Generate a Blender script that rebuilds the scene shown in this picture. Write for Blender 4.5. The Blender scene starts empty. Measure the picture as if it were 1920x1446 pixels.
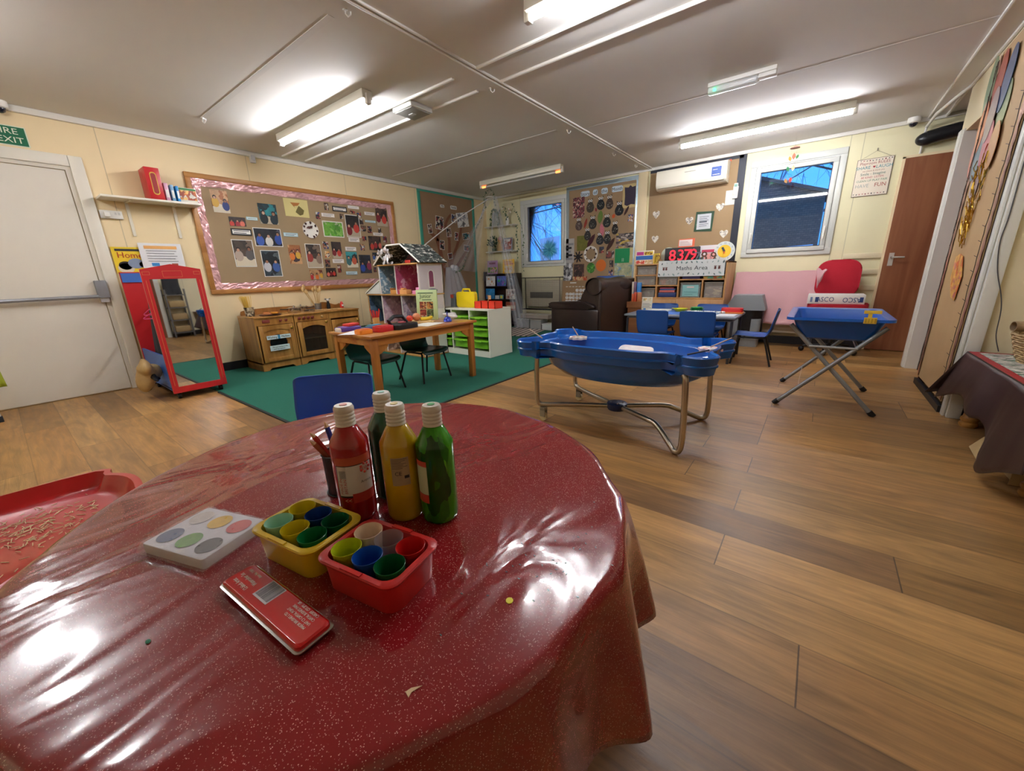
import bpy, bmesh, math, random
from mathutils import Matrix, Vector
random.seed(7)
sc = bpy.context.scene
COL = sc.collection
PI = math.pi
# ---------------------------------------------------------------- camera
cam_d = bpy.data.cameras.new('camera'); cam = bpy.data.objects.new('camera', cam_d); COL.objects.link(cam)
cam_d.sensor_fit = 'HORIZONTAL'; cam_d.sensor_width = 36; cam_d.lens = 729.1/1920*36
cam_d.clip_start = .02; cam_d.clip_end = 200
def cam_matrix(yaw, pitch, roll, loc):
    cy, sy = math.cos(yaw), math.sin(yaw)
    f = Vector((-sy*math.cos(pitch), cy*math.cos(pitch), math.sin(pitch)))
    rt = Vector((cy, sy, 0)); up = rt.cross(f)
    c, s = math.cos(roll), math.sin(roll)
    r2 = rt*c+up*s; u2 = up*c-rt*s
    m = Matrix((r2, u2, -f)).transposed().to_4x4(); m.translation = loc
    return m
cam.matrix_world = cam_matrix(.6594, -.2780, -.0305, (0, 0, 1.0))
sc.camera = cam
# ---------------------------------------------------------------- world, exposure
w = bpy.data.worlds.new('dusk_sky'); sc.world = w; w.use_nodes = True
bg = w.node_tree.nodes['Background']
bg.inputs[0].default_value = (.024, .125, .40, 1); bg.inputs[1].default_value = 1.0
vs = sc.view_settings
vs.view_transform = 'Standard'; vs.look = 'None'; vs.gamma = 1; vs.use_curve_mapping = False
vs.exposure = 2.62
TUBE_W = 24.0      # emission of a lit fluorescent tube
# ---------------------------------------------------------------- room numbers
XL, YB, ZC, XR = -5.43, 6.34, 2.442, .80
# ---------------------------------------------------------------- materials
def lin(c):
    c = c/255
    return c/12.92 if c <= .04045 else ((c+.055)/1.055)**2.4
def rgb(c):
    if isinstance(c, str): c = tuple(int(c[i:i+2], 16) for i in (0, 2, 4))
    return (lin(c[0]), lin(c[1]), lin(c[2]), 1)
MATS = {}
def M(c, rough=.5, metal=0, coat=0, alpha=1, emit=0, bump=0, bscale=40, trans=0, var=0, vscale=6, c2=None, spec=.5, stretch=(1, 1, 1), sss=0):
    key = (c, rough, metal, coat, alpha, emit, bump, bscale, trans, var, vscale, c2, spec, stretch)
    if key in MATS: return MATS[key]
    m = bpy.data.materials.new('m_%s' % (c if isinstance(c, str) else '%d_%d_%d' % c)); m.use_nodes = True
    nt = m.node_tree; b = nt.nodes['Principled BSDF']
    b.inputs['Base Color'].default_value = rgb(c); b.inputs['Roughness'].default_value = rough
    b.inputs['Metallic'].default_value = metal; b.inputs['Coat Weight'].default_value = coat
    b.inputs['Alpha'].default_value = alpha; b.inputs['Transmission Weight'].default_value = trans
    b.inputs['Specular IOR Level'].default_value = spec
    if emit:
        b.inputs['Emission Color'].default_value = rgb(c); b.inputs['Emission Strength'].default_value = emit
    if bump or var:
        tc = nt.nodes.new('ShaderNodeTexCoord'); mp = nt.nodes.new('ShaderNodeMapping'); mp.inputs['Scale'].default_value = stretch
        nt.links.new(tc.outputs['Object'], mp.inputs[0])
    if bump:
        n = nt.nodes.new('ShaderNodeTexNoise'); n.inputs['Scale'].default_value = bscale; n.inputs['Detail'].default_value = 4
        bp = nt.nodes.new('ShaderNodeBump'); bp.inputs['Strength'].default_value = bump; bp.inputs['Distance'].default_value = .01
        nt.links.new(mp.outputs[0], n.inputs['Vector']); nt.links.new(n.outputs[0], bp.inputs['Height']); nt.links.new(bp.outputs[0], b.inputs['Normal'])
    if var:
        n = nt.nodes.new('ShaderNodeTexNoise'); n.inputs['Scale'].default_value = vscale; n.inputs['Detail'].default_value = 5
        nt.links.new(mp.outputs[0], n.inputs['Vector'])
        cr = nt.nodes.new('ShaderNodeMapRange'); cr.inputs[1].default_value = .3; cr.inputs[2].default_value = .7
        mx = nt.nodes.new('ShaderNodeMix'); mx.data_type = 'RGBA'
        a = rgb(c); d = rgb(c2) if c2 else tuple(x*(1-var) for x in a[:3])+(1,)
        mx.inputs[6].default_value = d; mx.inputs[7].default_value = a
        nt.links.new(n.outputs[0], cr.inputs[0]); nt.links.new(cr.outputs[0], mx.inputs[0]); nt.links.new(mx.outputs[2], b.inputs['Base Color'])
    MATS[key] = m
    return m
def wood(c1, c2, scale=8, axis=0, rough=.45, coat=0):
    key = ('wood', c1, c2, scale, axis, rough, coat)
    if key in MATS: return MATS[key]
    m = bpy.data.materials.new('wood_'+c1); m.use_nodes = True; nt = m.node_tree; b = nt.nodes['Principled BSDF']
    tc = nt.nodes.new('ShaderNodeTexCoord'); mp = nt.nodes.new('ShaderNodeMapping')
    s = [scale, scale, scale]; s[axis] = scale*.08; mp.inputs['Scale'].default_value = s
    n = nt.nodes.new('ShaderNodeTexNoise'); n.inputs['Scale'].default_value = 1.6; n.inputs['Detail'].default_value = 6; n.inputs['Distortion'].default_value = .6
    cr = nt.nodes.new('ShaderNodeValToRGB'); cr.color_ramp.elements[0].position = .35; cr.color_ramp.elements[1].position = .65
    cr.color_ramp.elements[0].color = rgb(c2); cr.color_ramp.elements[1].color = rgb(c1)
    nt.links.new(tc.outputs['Object'], mp.inputs[0]); nt.links.new(mp.outputs[0], n.inputs['Vector']); nt.links.new(n.outputs[0], cr.inputs[0]); nt.links.new(cr.outputs[0], b.inputs['Base Color'])
    b.inputs['Roughness'].default_value = rough; b.inputs['Coat Weight'].default_value = coat
    MATS[key] = m
    return m
def blobs(name, cols, scale=30, rnd=True, rough=.45, stretch=(1, 1, 1)):
    """printed picture / painting: voronoi patches in a constant palette, offset per object"""
    key = ('blobs', name)
    if key in MATS: return MATS[key]
    m = bpy.data.materials.new(name); m.use_nodes = True; nt = m.node_tree; b = nt.nodes['Principled BSDF']
    tc = nt.nodes.new('ShaderNodeTexCoord'); mp = nt.nodes.new('ShaderNodeMapping'); mp.inputs['Scale'].default_value = stretch
    oi = nt.nodes.new('ShaderNodeObjectInfo'); ml = nt.nodes.new('ShaderNodeMath'); ml.operation = 'MULTIPLY'; ml.inputs[1].default_value = 37.0
    nt.links.new(oi.outputs['Random'], ml.inputs[0])
    cb = nt.nodes.new('ShaderNodeCombineXYZ')
    for i in range(3): nt.links.new(ml.outputs[0], cb.inputs[i])
    nt.links.new(tc.outputs['Object'], mp.inputs['Vector'])
    if rnd: nt.links.new(cb.outputs[0], mp.inputs['Location'])
    nz = nt.nodes.new('ShaderNodeTexNoise'); nz.inputs['Scale'].default_value = scale*.7; nz.inputs['Detail'].default_value = 3
    ad = nt.nodes.new('ShaderNodeMixRGB'); ad.blend_type = 'ADD'; ad.inputs[0].default_value = .11*30/scale
    nt.links.new(mp.outputs[0], nz.inputs['Vector']); nt.links.new(mp.outputs[0], ad.inputs[1]); nt.links.new(nz.outputs['Color'], ad.inputs[2])
    v = nt.nodes.new('ShaderNodeTexVoronoi'); v.inputs['Scale'].default_value = scale
    nt.links.new(ad.outputs[0], v.inputs['Vector'])
    sp = nt.nodes.new('ShaderNodeSeparateColor'); nt.links.new(v.outputs['Color'], sp.inputs[0])
    cr = nt.nodes.new('ShaderNodeValToRGB'); cr.color_ramp.interpolation = 'CONSTANT'
    el = cr.color_ramp.elements
    while len(el) < len(cols): el.new(.5)
    for i, c in enumerate(cols): el[i].position = i/len(cols); el[i].color = rgb(c)
    nt.links.new(sp.outputs[0], cr.inputs[0]); n3 = nt.nodes.new('ShaderNodeTexNoise'); n3.inputs['Scale'].default_value = scale*1.1; n3.inputs['Detail'].default_value = 6; n3.inputs['Roughness'].default_value = .7; nt.links.new(mp.outputs[0], n3.inputs['Vector'])
    m3 = nt.nodes.new('ShaderNodeMapRange'); m3.inputs[1].default_value = .3; m3.inputs[2].default_value = .7; m3.inputs[3].default_value = .62; m3.inputs[4].default_value = 1.25; nt.links.new(n3.outputs[0], m3.inputs[0])
    v3 = nt.nodes.new('ShaderNodeVectorMath'); v3.operation = 'SCALE'; nt.links.new(cr.outputs[0], v3.inputs[0]); nt.links.new(m3.outputs[0], v3.inputs['Scale']); nt.links.new(v3.outputs[0], b.inputs['Base Color'])
    b.inputs['Roughness'].default_value = rough
    MATS[key] = m
    return m
# ---------------------------------------------------------------- mesh building
def TR(x=0, y=0, z=0, rz=0, rx=0, ry=0, s=1):
    return Matrix.Translation((x, y, z)) @ Matrix.Rotation(rz, 4, 'Z') @ Matrix.Rotation(rx, 4, 'X') @ Matrix.Rotation(ry, 4, 'Y') @ Matrix.Diagonal((s, s, s, 1))
class MB:
    def __init__(self): self.bm = bmesh.new(); self.mats = []
    def mi(self, m):
        if m not in self.mats: self.mats.append(m)
        return self.mats.index(m)
    def face(self, vs, k):
        try: f = self.bm.faces.new(vs); f.material_index = k; return f
        except ValueError: return None
    def poly(self, pts, m, T=None):
        vs = [self.bm.verts.new((T @ Vector(p)) if T else Vector(p)) for p in pts]
        self.face(vs, self.mi(m)); return self
    def box(self, x0, x1, y0, y1, z0, z1, m, T=None, bev=0):
        T = T or Matrix(); k = self.mi(m)
        v = [self.bm.verts.new(T @ Vector(p)) for p in ((x0, y0, z0), (x1, y0, z0), (x1, y1, z0), (x0, y1, z0), (x0, y0, z1), (x1, y0, z1), (x1, y1, z1), (x0, y1, z1))]
        fs = [self.face([v[i] for i in q], k) for q in ((3, 2, 1, 0), (4, 5, 6, 7), (0, 1, 5, 4), (1, 2, 6, 5), (2, 3, 7, 6), (3, 0, 4, 7))]
        if bev:
            es = list({e for f in fs for e in f.edges})
            r = bmesh.ops.bevel(self.bm, geom=es, offset=bev, segments=2, affect='EDGES', profile=.5)
            for f in r['faces']: f.material_index = k
        return self
    def cb(self, cx, cy, cz, sx, sy, sz, m, T=None, bev=0):
        return self.box(cx-sx/2, cx+sx/2, cy-sy/2, cy+sy/2, cz-sz/2, cz+sz/2, m, T, bev)
    def prism(self, pts, z0, z1, m, T=None, bev=0, cap2=None):
        T = T or Matrix(); k = self.mi(m); n = len(pts)
        a = [self.bm.verts.new(T @ Vector((p[0], p[1], z0))) for p in pts]
        b = [self.bm.verts.new(T @ Vector((p[0], p[1], z1))) for p in pts]
        fs = [self.face(a[::-1], k), self.face(b, self.mi(cap2) if cap2 else k)]
        for i in range(n): fs.append(self.face([a[i], a[(i+1) % n], b[(i+1) % n], b[i]], k))
        if bev:
            es = [e for e in fs[1].edges]
            r = bmesh.ops.bevel(self.bm, geom=es, offset=bev, segments=2, affect='EDGES', profile=.5)
            for f in r['faces']: f.material_index = k
        return self
    def plate(self, pts, y, t, m, T=None, front=None):
        """outline in local x,z standing upright, front face at local y, back at y+t"""
        T = T or Matrix()
        return self.prism([(p[0], p[1]) for p in pts], -(y+t), -y, m, T @ Matrix.Rotation(PI/2, 4, 'X'), cap2=front)
    def lathe(self, prof, m, T=None, seg=24, capb=True, capt=True):
        T = T or Matrix(); k = self.mi(m); rows = []
        for r, z in prof:
            rows.append([self.bm.verts.new(T @ Vector((r*math.cos(2*PI*i/seg), r*math.sin(2*PI*i/seg), z))) for i in range(seg)])
        for a, b in zip(rows, rows[1:]):
            for i in range(seg): self.face([a[i], a[(i+1) % seg], b[(i+1) % seg], b[i]], k)
        if capb: self.face(rows[0][::-1], k)
        if capt: self.face(rows[-1], k)
        return self
    def sphere(self, c, r, m, T=None, seg=12, rings=8):
        T = (T or Matrix()) @ Matrix.Translation(c) @ Matrix.Diagonal((r[0], r[1], r[2], 1) if hasattr(r, '__len__') else (r, r, r, 1))
        return self.lathe([(max(math.sin(PI*i/rings), .02), -math.cos(PI*i/rings)) for i in range(rings+1)], m, T, seg)
    def tube(self, path, r, m, T=None, seg=8, cyc=False, taper=None):
        T = T or Matrix(); k = self.mi(m); P = [Vector(p) for p in path]; n = len(P); rows = []; ref = None
        for i in range(n):
            if cyc: d = P[(i+1) % n]-P[i-1]
            else: d = P[min(i+1, n-1)]-P[max(i-1, 0)]
            if d.length < 1e-9: d = Vector((0, 0, 1))
            d.normalize()
            if ref is None: ref = d.orthogonal().normalized()
            else:
                ref = ref-d*ref.dot(d)
                if ref.length < 1e-6: ref = d.orthogonal()
                ref.normalize()
            s = d.cross(ref); rr = r if taper is None else r*(1+(taper-1)*i/(n-1))
            rows.append([self.bm.verts.new(T @ (P[i]+(ref*math.cos(2*PI*j/seg)+s*math.sin(2*PI*j/seg))*rr)) for j in range(seg)])
        for a, b in (list(zip(rows, rows[1:]))+([(rows[-1], rows[0])] if cyc else [])):
            for j in range(seg): self.face([a[j], a[(j+1) % seg], b[(j+1) % seg], b[j]], k)
        if not cyc: self.face(rows[0][::-1], k); self.face(rows[-1], k)
        return self
    def grid(self, fn, nu, nv, m, T=None, cu=False, cv=False, mf=None):
        T = T or Matrix(); k = self.mi(m)
        V = [[self.bm.verts.new(T @ Vector(fn(i/(nu if cu else nu-1), j/(nv if cv else nv-1)))) for j in range(nv)] for i in range(nu)]
        for i in range(nu if cu else nu-1):
            for j in range(nv if cv else nv-1):
                a, b, c, d = V[i][j], V[(i+1) % nu][j], V[(i+1) % nu][(j+1) % nv], V[i][(j+1) % nv]
                self.face([a, b, c, d], self.mi(mf(i/nu, j/nv)) if mf else k)
        return self
    def text(self, s, size, m, T, ext=.0004, align='CENTER', sx=1):
        """lettering; T maps the text plane (x right, y up)"""
        cu = bpy.data.curves.new('t', 'FONT'); cu.body = s; cu.size = size; cu.extrude = ext; cu.align_x = align; cu.align_y = 'CENTER'; cu.resolution_u = 2
        o = bpy.data.objects.new('t', cu); COL.objects.link(o)
        me = bpy.data.meshes.new_from_object(o.evaluated_get(bpy.context.evaluated_depsgraph_get()))
        k = self.mi(m); off = len(self.bm.verts); T2 = T @ Matrix.Diagonal((sx, 1, 1, 1))
        vs = [self.bm.verts.new(T2 @ v.co) for v in me.vertices]
        for p in me.polygons: self.face([vs[i] for i in p.vertices], k)
        bpy.data.objects.remove(o); bpy.data.curves.remove(cu); bpy.data.meshes.remove(me)
        return self
    def build(self, name, parent=None, smooth=40, solid=0, sub=0):
        bmesh.ops.recalc_face_normals(self.bm, faces=self.bm.faces) if smooth is not False else None
        me = bpy.data.meshes.new(name); self.bm.to_mesh(me); self.bm.free()
        for m in self.mats: me.materials.append(m)
        o = bpy.data.objects.new(name, me); COL.objects.link(o)
        if smooth:
            me.polygons.foreach_set('use_smooth', [True]*len(me.polygons)); me.set_sharp_from_angle(angle=math.radians(smooth))
        if parent is not None: o.parent = parent
        if sub: s = o.modifiers.new('sub', 'SUBSURF'); s.levels = s.render_levels = sub
        if solid: s = o.modifiers.new('solid', 'SOLIDIFY'); s.thickness = solid; s.offset = 0
        return o
def UP(T=None):      # matrix turning a text plane upright, facing local -y
    return (T or Matrix()) @ Matrix.Rotation(PI/2, 4, 'X')
def thing(name, label, cat, loc=(0, 0, 0), rz=0, group=None, rx=0, ry=0):
    o = bpy.data.objects.new(name, None); COL.objects.link(o); o.empty_display_size = .05
    o.location = loc; o.rotation_mode = 'XYZ'; o.rotation_euler = (rx, ry, rz)
    return tag(o, label, cat, group)
def tag(o, label, cat, group=None):
    o['label'] = label; o['category'] = cat
    if group: o['group'] = group
    return o
def solo(name, label, cat, mb, loc=(0, 0, 0), rz=0, group=None, rx=0, ry=0, **k):
    o = mb.build(name, **k); o.location = loc; o.rotation_euler = (rx, ry, rz)
    return tag(o, label, cat, group)
def struct(name, mb, parent=None, **k):
    o = mb.build(name, parent, **k)
    if parent is None: o['kind'] = 'structure'
    return o
def dup(src, loc, rz, label, group=None, keep_rot=None):
    r = src.copy(); COL.objects.link(r); r.location = loc; r.rotation_euler = keep_rot or (0, 0, rz); r['label'] = label
    if group: r['group'] = group
    for ch in list(src.children):
        c = ch.copy(); COL.objects.link(c); c.parent = r
        for g in list(ch.children):
            d = g.copy(); COL.objects.link(d); d.parent = c
    return r
RL, RB, RR = PI/2, 0, -PI/2      # rotation of things on the left wall, back wall, right wall
def spline(pts, n=6, cyc=True):
    P = [Vector((*p, 0)) if len(p) == 2 else Vector(p) for p in pts]; N = len(P); out = []
    for i in range(N if cyc else N-1):
        p0, p1, p2, p3 = (P[(i-1) % N], P[i], P[(i+1) % N], P[(i+2) % N]) if cyc else (P[max(i-1, 0)], P[i], P[i+1], P[min(i+2, N-1)])
        for j in range(n):
            t = j/n
            out.append(.5*((2*p1)+(p2-p0)*t+(2*p0-5*p1+4*p2-p3)*t*t+(3*p1-p0-3*p2+p3)*t**3))
    if not cyc: out.append(P[-1])
    return out
def rrect(w, h, r, n=5, cx=0, cy=0):
    out = []
    for sx, sy, a in ((1, 1, 0), (-1, 1, 90), (-1, -1, 180), (1, -1, 270)):
        for i in range(n+1):
            t = math.radians(a+90*i/n); out.append((cx+sx*(w/2-r)+r*math.cos(t), cy+sy*(h/2-r)+r*math.sin(t)))
    return out
def circ(r, n=24, cx=0, cy=0, ry=None): return [(cx+r*math.cos(2*PI*i/n), cy+(ry or r)*math.sin(2*PI*i/n)) for i in range(n)]
WHITE = M('e9e7e0', .4); PAPER = M('f2f0ea', .7); BLACK = M('101012', .5); CHROME = M('c9cacb', .25, 1); STEEL = M('9a9a98', .35, 1)
CREAM = M('ecd9b0', .6); CARD = M('a8855c', .7, var=.12, vscale=3)
PH = [blobs('photo_a', ('1b1d2c', '2b3150', '9c2b2b', 'c9a98c', '151214', 'd8d2c8'), 34), blobs('photo_b', ('20181a', '6c4a3c', 'a43c34', 'd9b48a', '2b2f44', '3a2a2a'), 28),
      blobs('photo_c', ('16181d', '2a4a8a', 'd3cfc6', '8a2f35', 'b5845c', '202634'), 40), blobs('photo_d', ('2c2320', '503830', '7a5c48', '1e1c22', 'c2b6a8', '8c3a32'), 24),
      blobs('photo_e', ('1e6a72', '143b46', '2b2f3a', 'c07a50', '0f2028', '7fb2b4'), 26), blobs('photo_f', ('c98a3a', 'b34a2b', '24305a', 'd9c9b0', '3b2430', 'e0b070'), 38)]
# ================================================================ STRUCTURE
def floor_mat():
    m = bpy.data.materials.new('plank_floor'); m.use_nodes = True; nt = m.node_tree; b = nt.nodes['Principled BSDF']; L = nt.links.new
    def math_(op, a, b_=None, c=None):
        n = nt.nodes.new('ShaderNodeMath'); n.operation = op
        for i, v in enumerate((a, b_, c)):
            if v is None: continue
            if isinstance(v, (int, float)): n.inputs[i].default_value = v
            else: L(v, n.inputs[i])
        return n.outputs[0]
    tc = nt.nodes.new('ShaderNodeTexCoord'); sp = nt.nodes.new('ShaderNodeSeparateXYZ'); L(tc.outputs['Object'], sp.inputs[0])
    x, y = sp.outputs[0], sp.outputs[1]
    ry = math_('DIVIDE', math_('ADD', y, 10-.12), .2); row = math_('FLOOR', ry); fy = math_('FRACT', ry)
    wn = nt.nodes.new('ShaderNodeTexWhiteNoise'); wn.noise_dimensions = '1D'; L(row, wn.inputs['W'])
    px = math_('DIVIDE', math_('ADD', math_('ADD', x, 20.15), math_('MULTIPLY', math_('FLOOR', math_('MULTIPLY', wn.outputs['Value'], 6)), .25)), 1.25)
    col = math_('FLOOR', px); fx = math_('FRACT', px)
    cb = nt.nodes.new('ShaderNodeCombineXYZ'); L(col, cb.inputs[0]); L(row, cb.inputs[1])
    w2 = nt.nodes.new('ShaderNodeTexWhiteNoise'); w2.noise_dimensions = '2D'; L(cb.outputs[0], w2.inputs['Vector'])
    ramp = nt.nodes.new('ShaderNodeValToRGB'); el = ramp.color_ramp.elements
    cols = ('8d6840', 'b98b52', 'a67a48', 'c4975c', '96703f', 'b58449')
    while len(el) < len(cols): el.new(.5)
    for i, c in enumerate(cols): el[i].position = i/(len(cols)-1); el[i].color = rgb(c)
    L(w2.outputs['Value'], ramp.inputs[0])
    mp = nt.nodes.new('ShaderNodeMapping'); mp.inputs['Scale'].default_value = (1.6, 26, 1); L(tc.outputs['Object'], mp.inputs[0])
    ad = nt.nodes.new('ShaderNodeVectorMath'); ad.operation = 'ADD'; sc2 = nt.nodes.new('ShaderNodeVectorMath'); sc2.operation = 'SCALE'; sc2.inputs['Scale'].default_value = 31
    L(w2.outputs['Color'], sc2.inputs[0]); L(mp.outputs[0], ad.inputs[0]); L(sc2.outputs[0], ad.inputs[1])
    g = nt.nodes.new('ShaderNodeTexNoise'); g.inputs['Scale'].default_value = 1.4; g.inputs['Detail'].default_value = 8; g.inputs['Roughness'].default_value = .68; g.inputs['Distortion'].default_value = .9; L(ad.outputs[0], g.inputs['Vector'])
    gr = nt.nodes.new('ShaderNodeMapRange'); gr.inputs[1].default_value = .3; gr.inputs[2].default_value = .72; gr.inputs[3].default_value = .58; gr.inputs[4].default_value = 1.12; L(g.outputs[0], gr.inputs[0])
    mp2 = nt.nodes.new('ShaderNodeMapping'); mp2.inputs['Scale'].default_value = (1.1, 5, 1); L(tc.outputs['Object'], mp2.inputs[0])
    ad2 = nt.nodes.new('ShaderNodeVectorMath'); ad2.operation = 'ADD'; L(mp2.outputs[0], ad2.inputs[0]); L(sc2.outputs[0], ad2.inputs[1])
    g2 = nt.nodes.new('ShaderNodeTexNoise'); g2.inputs['Scale'].default_value = 2.2; g2.inputs['Detail'].default_value = 3; g2.inputs['Distortion'].default_value = 1.5; L(ad2.outputs[0], g2.inputs['Vector'])
    gr2 = nt.nodes.new('ShaderNodeMapRange'); gr2.inputs[1].default_value = .32; gr2.inputs[2].default_value = .6; gr2.inputs[3].default_value = .74; gr2.inputs[4].default_value = 1.05; L(g2.outputs[0], gr2.inputs[0])
    ey = math_('LESS_THAN', math_('MINIMUM', fy, math_('SUBTRACT', 1, fy)), .012)
    ex = math_('LESS_THAN', math_('MINIMUM', fx, math_('SUBTRACT', 1, fx)), .0016)
    edge = math_('SUBTRACT', 1, math_('MULTIPLY', math_('MAXIMUM', math_('MULTIPLY', ey, .45), ex), .72))
    f = math_('MULTIPLY', math_('MULTIPLY', gr.outputs[0], gr2.outputs[0]), edge)
    vm = nt.nodes.new('ShaderNodeVectorMath'); vm.operation = 'SCALE'; L(ramp.outputs[0], vm.inputs[0]); L(f, vm.inputs['Scale'])
    L(vm.outputs[0], b.inputs['Base Color'])
    rg = nt.nodes.new('ShaderNodeMapRange'); rg.inputs[3].default_value = .30; rg.inputs[4].default_value = .5; L(g.outputs[0], rg.inputs[0]); L(rg.outputs[0], b.inputs['Roughness'])
    bp = nt.nodes.new('ShaderNodeBump'); bp.inputs['Strength'].default_value = .12; bp.inputs['Distance'].default_value = .01; L(f, bp.inputs['Height']); L(bp.outputs[0], b.inputs['Normal'])
    return m
def wall_mat(name, c, axis, seams):
    """painted wall panels with thin cover-strip seams at fixed places along the wall"""
    m = bpy.data.materials.new(name); m.use_nodes = True; nt = m.node_tree; b = nt.nodes['Principled BSDF']; L = nt.links.new
    tc = nt.nodes.new('ShaderNodeTexCoord'); sp = nt.nodes.new('ShaderNodeSeparateXYZ'); L(tc.outputs['Object'], sp.inputs[0])
    prev = None
    for s in seams:
        a = nt.nodes.new('ShaderNodeMath'); a.operation = 'SUBTRACT'; a.inputs[1].default_value = s; L(sp.outputs[axis], a.inputs[0])
        d = nt.nodes.new('ShaderNodeMath'); d.operation = 'ABSOLUTE'; L(a.outputs[0], d.inputs[0])
        if prev is None: prev = d.outputs[0]
        else:
            q = nt.nodes.new('ShaderNodeMath'); q.operation = 'MINIMUM'; L(prev, q.inputs[0]); L(d.outputs[0], q.inputs[1]); prev = q.outputs[0]
    n = nt.nodes.new('ShaderNodeTexNoise'); n.inputs['Scale'].default_value = 1.3; n.inputs['Detail'].default_value = 4; L(tc.outputs['Object'], n.inputs['Vector'])
    mr = nt.nodes.new('ShaderNodeMapRange'); mr.inputs[3].default_value = .93; mr.inputs[4].default_value = 1.03; L(n.outputs[0], mr.inputs[0])
    f = mr.outputs[0]
    if prev is not None:
        lt = nt.nodes.new('ShaderNodeMath'); lt.operation = 'LESS_THAN'; lt.inputs[1].default_value = .0035; L(prev, lt.inputs[0])
        ml = nt.nodes.new('ShaderNodeMath'); ml.operation = 'MULTIPLY_ADD'; ml.inputs[1].default_value = -.3; L(lt.outputs[0], ml.inputs[0]); L(f, ml.inputs[2]); f = ml.outputs[0]
    vm = nt.nodes.new('ShaderNodeVectorMath'); vm.operation = 'SCALE'; vm.inputs[0].default_value = rgb(c)[:3]; L(f, vm.inputs['Scale']); L(vm.outputs[0], b.inputs['Base Color'])
    b.inputs['Roughness'].default_value = .55
    return m
YF = -2.6; XE = 1.75
fl = MB(); fl.box(XL-.2, XE+.2, YF-.2, YB+.2, -.1, 0, floor_mat()); struct('floor', fl, smooth=0)
CEIL = M('e8e5de', .75, var=.05, vscale=.8)
c_ = MB(); c_.box(XL-.2, XE+.2, YF-.2, YB+.2, ZC, ZC+.1, CEIL); struct('ceiling', c_, smooth=0)
WL = wall_mat('wall_left_paint', 'f2dcaf', 1, (-.3, .93, 2.15, 3.36, 4.58)); WBk = wall_mat('wall_back_paint', 'e5deb6', 0, (-4.6, -3.58, .06, .178, 1.3)); WRt = wall_mat('wall_right_paint', 'e9dcb8', 1, (1.2, 2.4))
m = MB(); m.box(XL-.12, XL, YF, YB+.12, 0, ZC, WL); struct('wall_left', m, smooth=0)
# back wall with two window openings
W1 = (-4.58, -3.61, 1.125, 2.288); W2 = (-.90, .055, 1.128, 2.29)
m = MB()
for x0, x1 in ((XL, W1[0]), (W1[1], W2[0]), (W2[1], XE)): m.box(x0, x1, YB, YB+.12, 0, ZC, WBk)
for q in (W1, W2): m.box(q[0], q[1], YB, YB+.12, 0, q[2], WBk); m.box(q[0], q[1], YB, YB+.12, q[3], ZC, WBk)
struct('wall_back', m, smooth=0)
m = MB(); m.box(XR, XR+.14, 5.33, 5.47, 0, ZC, WRt); m.box(XR, XR+.14, 3.70, 5.33, 2.07, ZC, WRt); struct('wall_right', m, smooth=0)
m = MB(); m.box(XR+.14, XE, 3.70, 3.80, 0, ZC, WRt); m.box(XR+.001, XR+.14, 3.70, 3.755, 0, 2.07, WRt); struct('wall_partition', m, smooth=0)
m = MB(); m.box(1.22, 1.36, YF, 3.70, 0, ZC, WRt); m.box(XE, XE+.12, 3.8, YB+.12, 0, ZC, WRt); struct('wall_far_right', m, smooth=0)
m = MB(); m.box(XL, 1.36, YF-.12, YF, 0, ZC, CREAM); struct('wall_front', m, smooth=0)
TR_W = M('e4e0d6', .4)
# ceiling beams, cover strips, conduits
n_trim = [0]
def trim(mb, **k): n_trim[0] += 1; return struct('trim_%d' % n_trim[0], mb, **k)
m = MB(); m.box(-2.405, -2.215, YF, YB, ZC-.006, ZC, CEIL); m.tube([(-2.215, YF, ZC-.006), (-2.215, YB, ZC-.006)], .011, TR_W); m.tube([(-2.185, YF, ZC-.004), (-2.185, YB, ZC-.004)], .009, TR_W); trim(m)
m = MB(); m.box(.66, .81, YF, YB, ZC-.012, ZC, CEIL); m.tube([(.66, YF, ZC-.01), (.66, YB, ZC-.01)], .011, TR_W); m.tube([(.79, YF, ZC-.02), (.79, YB, ZC-.02)], .013, TR_W); trim(m)
for y in (2.51, 2.785):
    m = MB(); m.tube([(-5.3, y, ZC-.004), (-2.42, y, ZC-.004)], .013, TR_W); trim(m)
    m = MB(); m.tube([(-2.18, y, ZC-.004), (.65, y, ZC-.004)], .013, TR_W); trim(m)
for y, x0, x1 in ((1.55, -4.67, -2.42), (4.02, -5.2, -2.42), (4.18, -2.18, .65)):
    m = MB(); m.box(x0, x1, y-.02, y+.02, ZC-.0025, ZC, M('e0ddd6', .7)); trim(m)
m = MB(); m.box(XL, XL+.032, .44, YB, ZC-.05, ZC, TR_W, bev=.006); trim(m)
m = MB(); m.box(XL, XE, YB-.03, YB, ZC-.04, ZC, TR_W, bev=.006); trim(m)
m = MB(); m.box(-2.37, -2.23, YB-.035, YB, 0, ZC-.04, CREAM, bev=.004); trim(m)   # cover post at the module joint
for z in (1.09, .91, .725):
    m = MB(); m.box(.19, .545, YB-.022, YB, z-.03, z+.03, M('e2d6b2', .5), bev=.004); trim(m)
# skirtings
SK = M('17181c', .45)
for nm, a in (('left', (XL, XL+.014, .80, YB, 0, .10)), ('back', (XL, .53, YB-.014, YB, 0, .10)), ('right', (.775, .80, 3.78, 4.68, 0, .045)), ('far_right', (1.206, 1.22, YF, 3.7, 0, .09)), ('partition', (.87, 1.22, 3.686, 3.7, 0, .09))):
    m = MB(); m.box(*a, SK); struct('baseboard_'+nm, m, smooth=0)
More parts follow.
